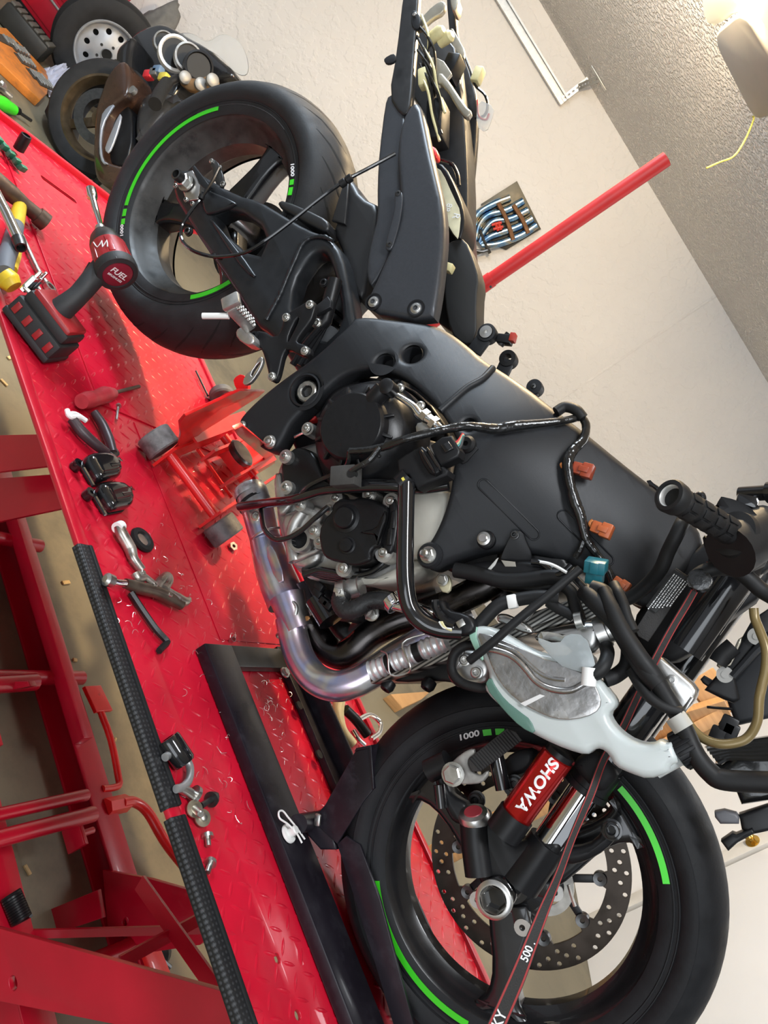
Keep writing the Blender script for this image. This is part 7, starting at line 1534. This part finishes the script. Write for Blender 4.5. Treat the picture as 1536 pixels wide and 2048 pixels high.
r_.color_ramp.elements[0].position = .35; r_.color_ramp.elements[0].color = (.10, .20, .36, 1); r_.color_ramp.elements[1].position = .65; r_.color_ramp.elements[1].color = (.42, .36, .26, 1); x = r_.color_ramp.elements.new(.5); x.color = (.22, .34, .44, 1)
plate_pts('plate', [loc(a, b) for a, b in K([962, 408, 1034, 362, 1082, 458, 1012, 500, 985, 490])], .02, mat('trophy_plate', (.07, .065, .05), .4, .6, .2, 30), wt, (), .002, None, P0, WU, (0, 0, 1))
z6 = lambda l: [(880 + a / 3, 400 + b / 3) for a, b in K(l)]
for l in ([500, 5, 400, 60, 290, 90, 235, 150, 215, 240], [530, 60, 430, 110, 320, 130, 262, 190, 235, 255], [555, 110, 470, 160, 380, 190, 300, 220, 240, 265], [580, 150, 500, 205, 420, 240, 340, 265, 250, 275], [420, -15, 330, 20, 240, 70, 205, 130, 205, 230]):
    tube('header_tube', [wpt(a, b, .06) for a, b in z6(l)], .026, BLU, wt, 14)
for l in ([350, 20, 400, 120, 440, 240], [440, 30, 490, 110, 530, 200]): tube('clamp_bar', [wpt(a, b, .09) for a, b in z6(l)], .016, mat('copper_bar', (.32, .17, .09), .45, .7, .2, 30), wt, 8)
for l in ([310, 150, 370, 135], [320, 175, 378, 160], [330, 135, 350, 185], [350, 130, 366, 180]): tube('red_mark', [wpt(a, b, .10) for a, b in z6(l)], .010, mat('mark_red', (.6, .04, .02), .5), wt, 8, 0)
lathe('collector_ring', wpt(880 + 215 / 3, 400 + 270 / 3, .07), WN, [(.05, -.02), (.065, -.02), (.07, .01), (.05, .012), (.05, -.02)], mat('trophy_plate', (.07, .065, .05), .4), wt, 24)
for l in ([240, 180, 270, 260, 300, 320], [200, 300, 250, 310, 290, 300]): tube('bracket', [wpt(a, b, .08) for a, b in z6(l)], .012, DSTEEL, wt, 8)

# wooden saw-horse and an off-cut beyond the lift
WOOD = bpy.data.materials.new('pine'); WOOD.use_nodes = True; nt = WOOD.node_tree; b = nt.nodes['Principled BSDF']; b.inputs['Roughness'].default_value = .5
t_ = nt.nodes.new('ShaderNodeTexCoord'); mp = nt.nodes.new('ShaderNodeMapping'); mp.inputs['Scale'].default_value = (3, 3, 40); nt.links.new(t_.outputs['Object'], mp.inputs['Vector']); nz = nt.nodes.new('ShaderNodeTexNoise'); nz.inputs['Scale'].default_value = 3; nz.inputs['Detail'].default_value = 6; nt.links.new(mp.outputs['Vector'], nz.inputs['Vector'])
r_ = nt.nodes.new('ShaderNodeValToRGB'); nt.links.new(nz.outputs['Fac'], r_.inputs['Fac']); nt.links.new(r_.outputs['Color'], b.inputs['Base Color']); r_.color_ramp.elements[0].color = (.34, .17, .06, 1); r_.color_ramp.elements[1].color = (.62, .36, .15, 1)
YS = 1.15
hr = thing('saw_horse', onY(1380, 1440, YS), 'orange pine saw-horse standing beyond the front fork', 'saw horse'); hr.location.z = FZ
bp_ = [onY(1290, 1475, YS), onY(1460, 1425, YS)]; zt = (bp_[0].z + bp_[1].z) / 2
bm = bmesh.new(); beam(bm, bp_[0], bp_[1], .09, .045, CF * -1, .003); bmo('top_beam', bm, WOOD, hr)
bm = bmesh.new(); beam(bm, onY(1398, 1352, YS + .05), onY(1456, 1428, YS + .05), .09, .03, CF * -1, .003); bmo('brace', bm, WOOD, hr)
for t in (.08, .92):
    P = bp_[0].lerp(bp_[1], t)
    for s in (-1, 1): bm = bmesh.new(); beam(bm, P, (P.x, P.y + .18 * s, FZ), .06, .035, (1, 0, 0), .003); bmo('leg', bm, WOOD, hr)
hexbolt('screw', onY(1321, 1456, YS - .04), AY, .006, STEEL, hr)
qw = [onZ(a, b, FZ + .05) for a, b in K([782, 1388, 862, 1382, 845, 1398, 806, 1416])]
o = flat('wood_offcut', [(v.x, v.y) for v in qw], .05, WOOD, None, FZ + .05, (), .004); setp(o, 'small pine off-cut lying on the concrete floor beyond the lift', 'wood block')

# wood chips and crumbs on the concrete under and around the lift: loose litter
bm = bmesh.new()
for a, b in ((65, 655), (20, 715), (8, 765), (92, 1188), (132, 1165), (67, 1108), (55, 1740), (310, 1560), (100, 1215), (150, 1320), (12, 1010), (230, 1480)):
    P = onZ(a, b, FZ + .004); an = random.uniform(0, 3); add_box(bm, P, (random.uniform(.012, .03), random.uniform(.006, .012), .006), (math.cos(an), math.sin(an), 0), (-math.sin(an), math.cos(an), 0), None, .001, 1)
o = bmo('floor_litter', bm, mat('chip_tan', (.50, .36, .17), .8, 0, .3, 60), None, 30); setp(o, 'pale wood chips littering the concrete floor around the lift', 'litter', None, 'stuff')
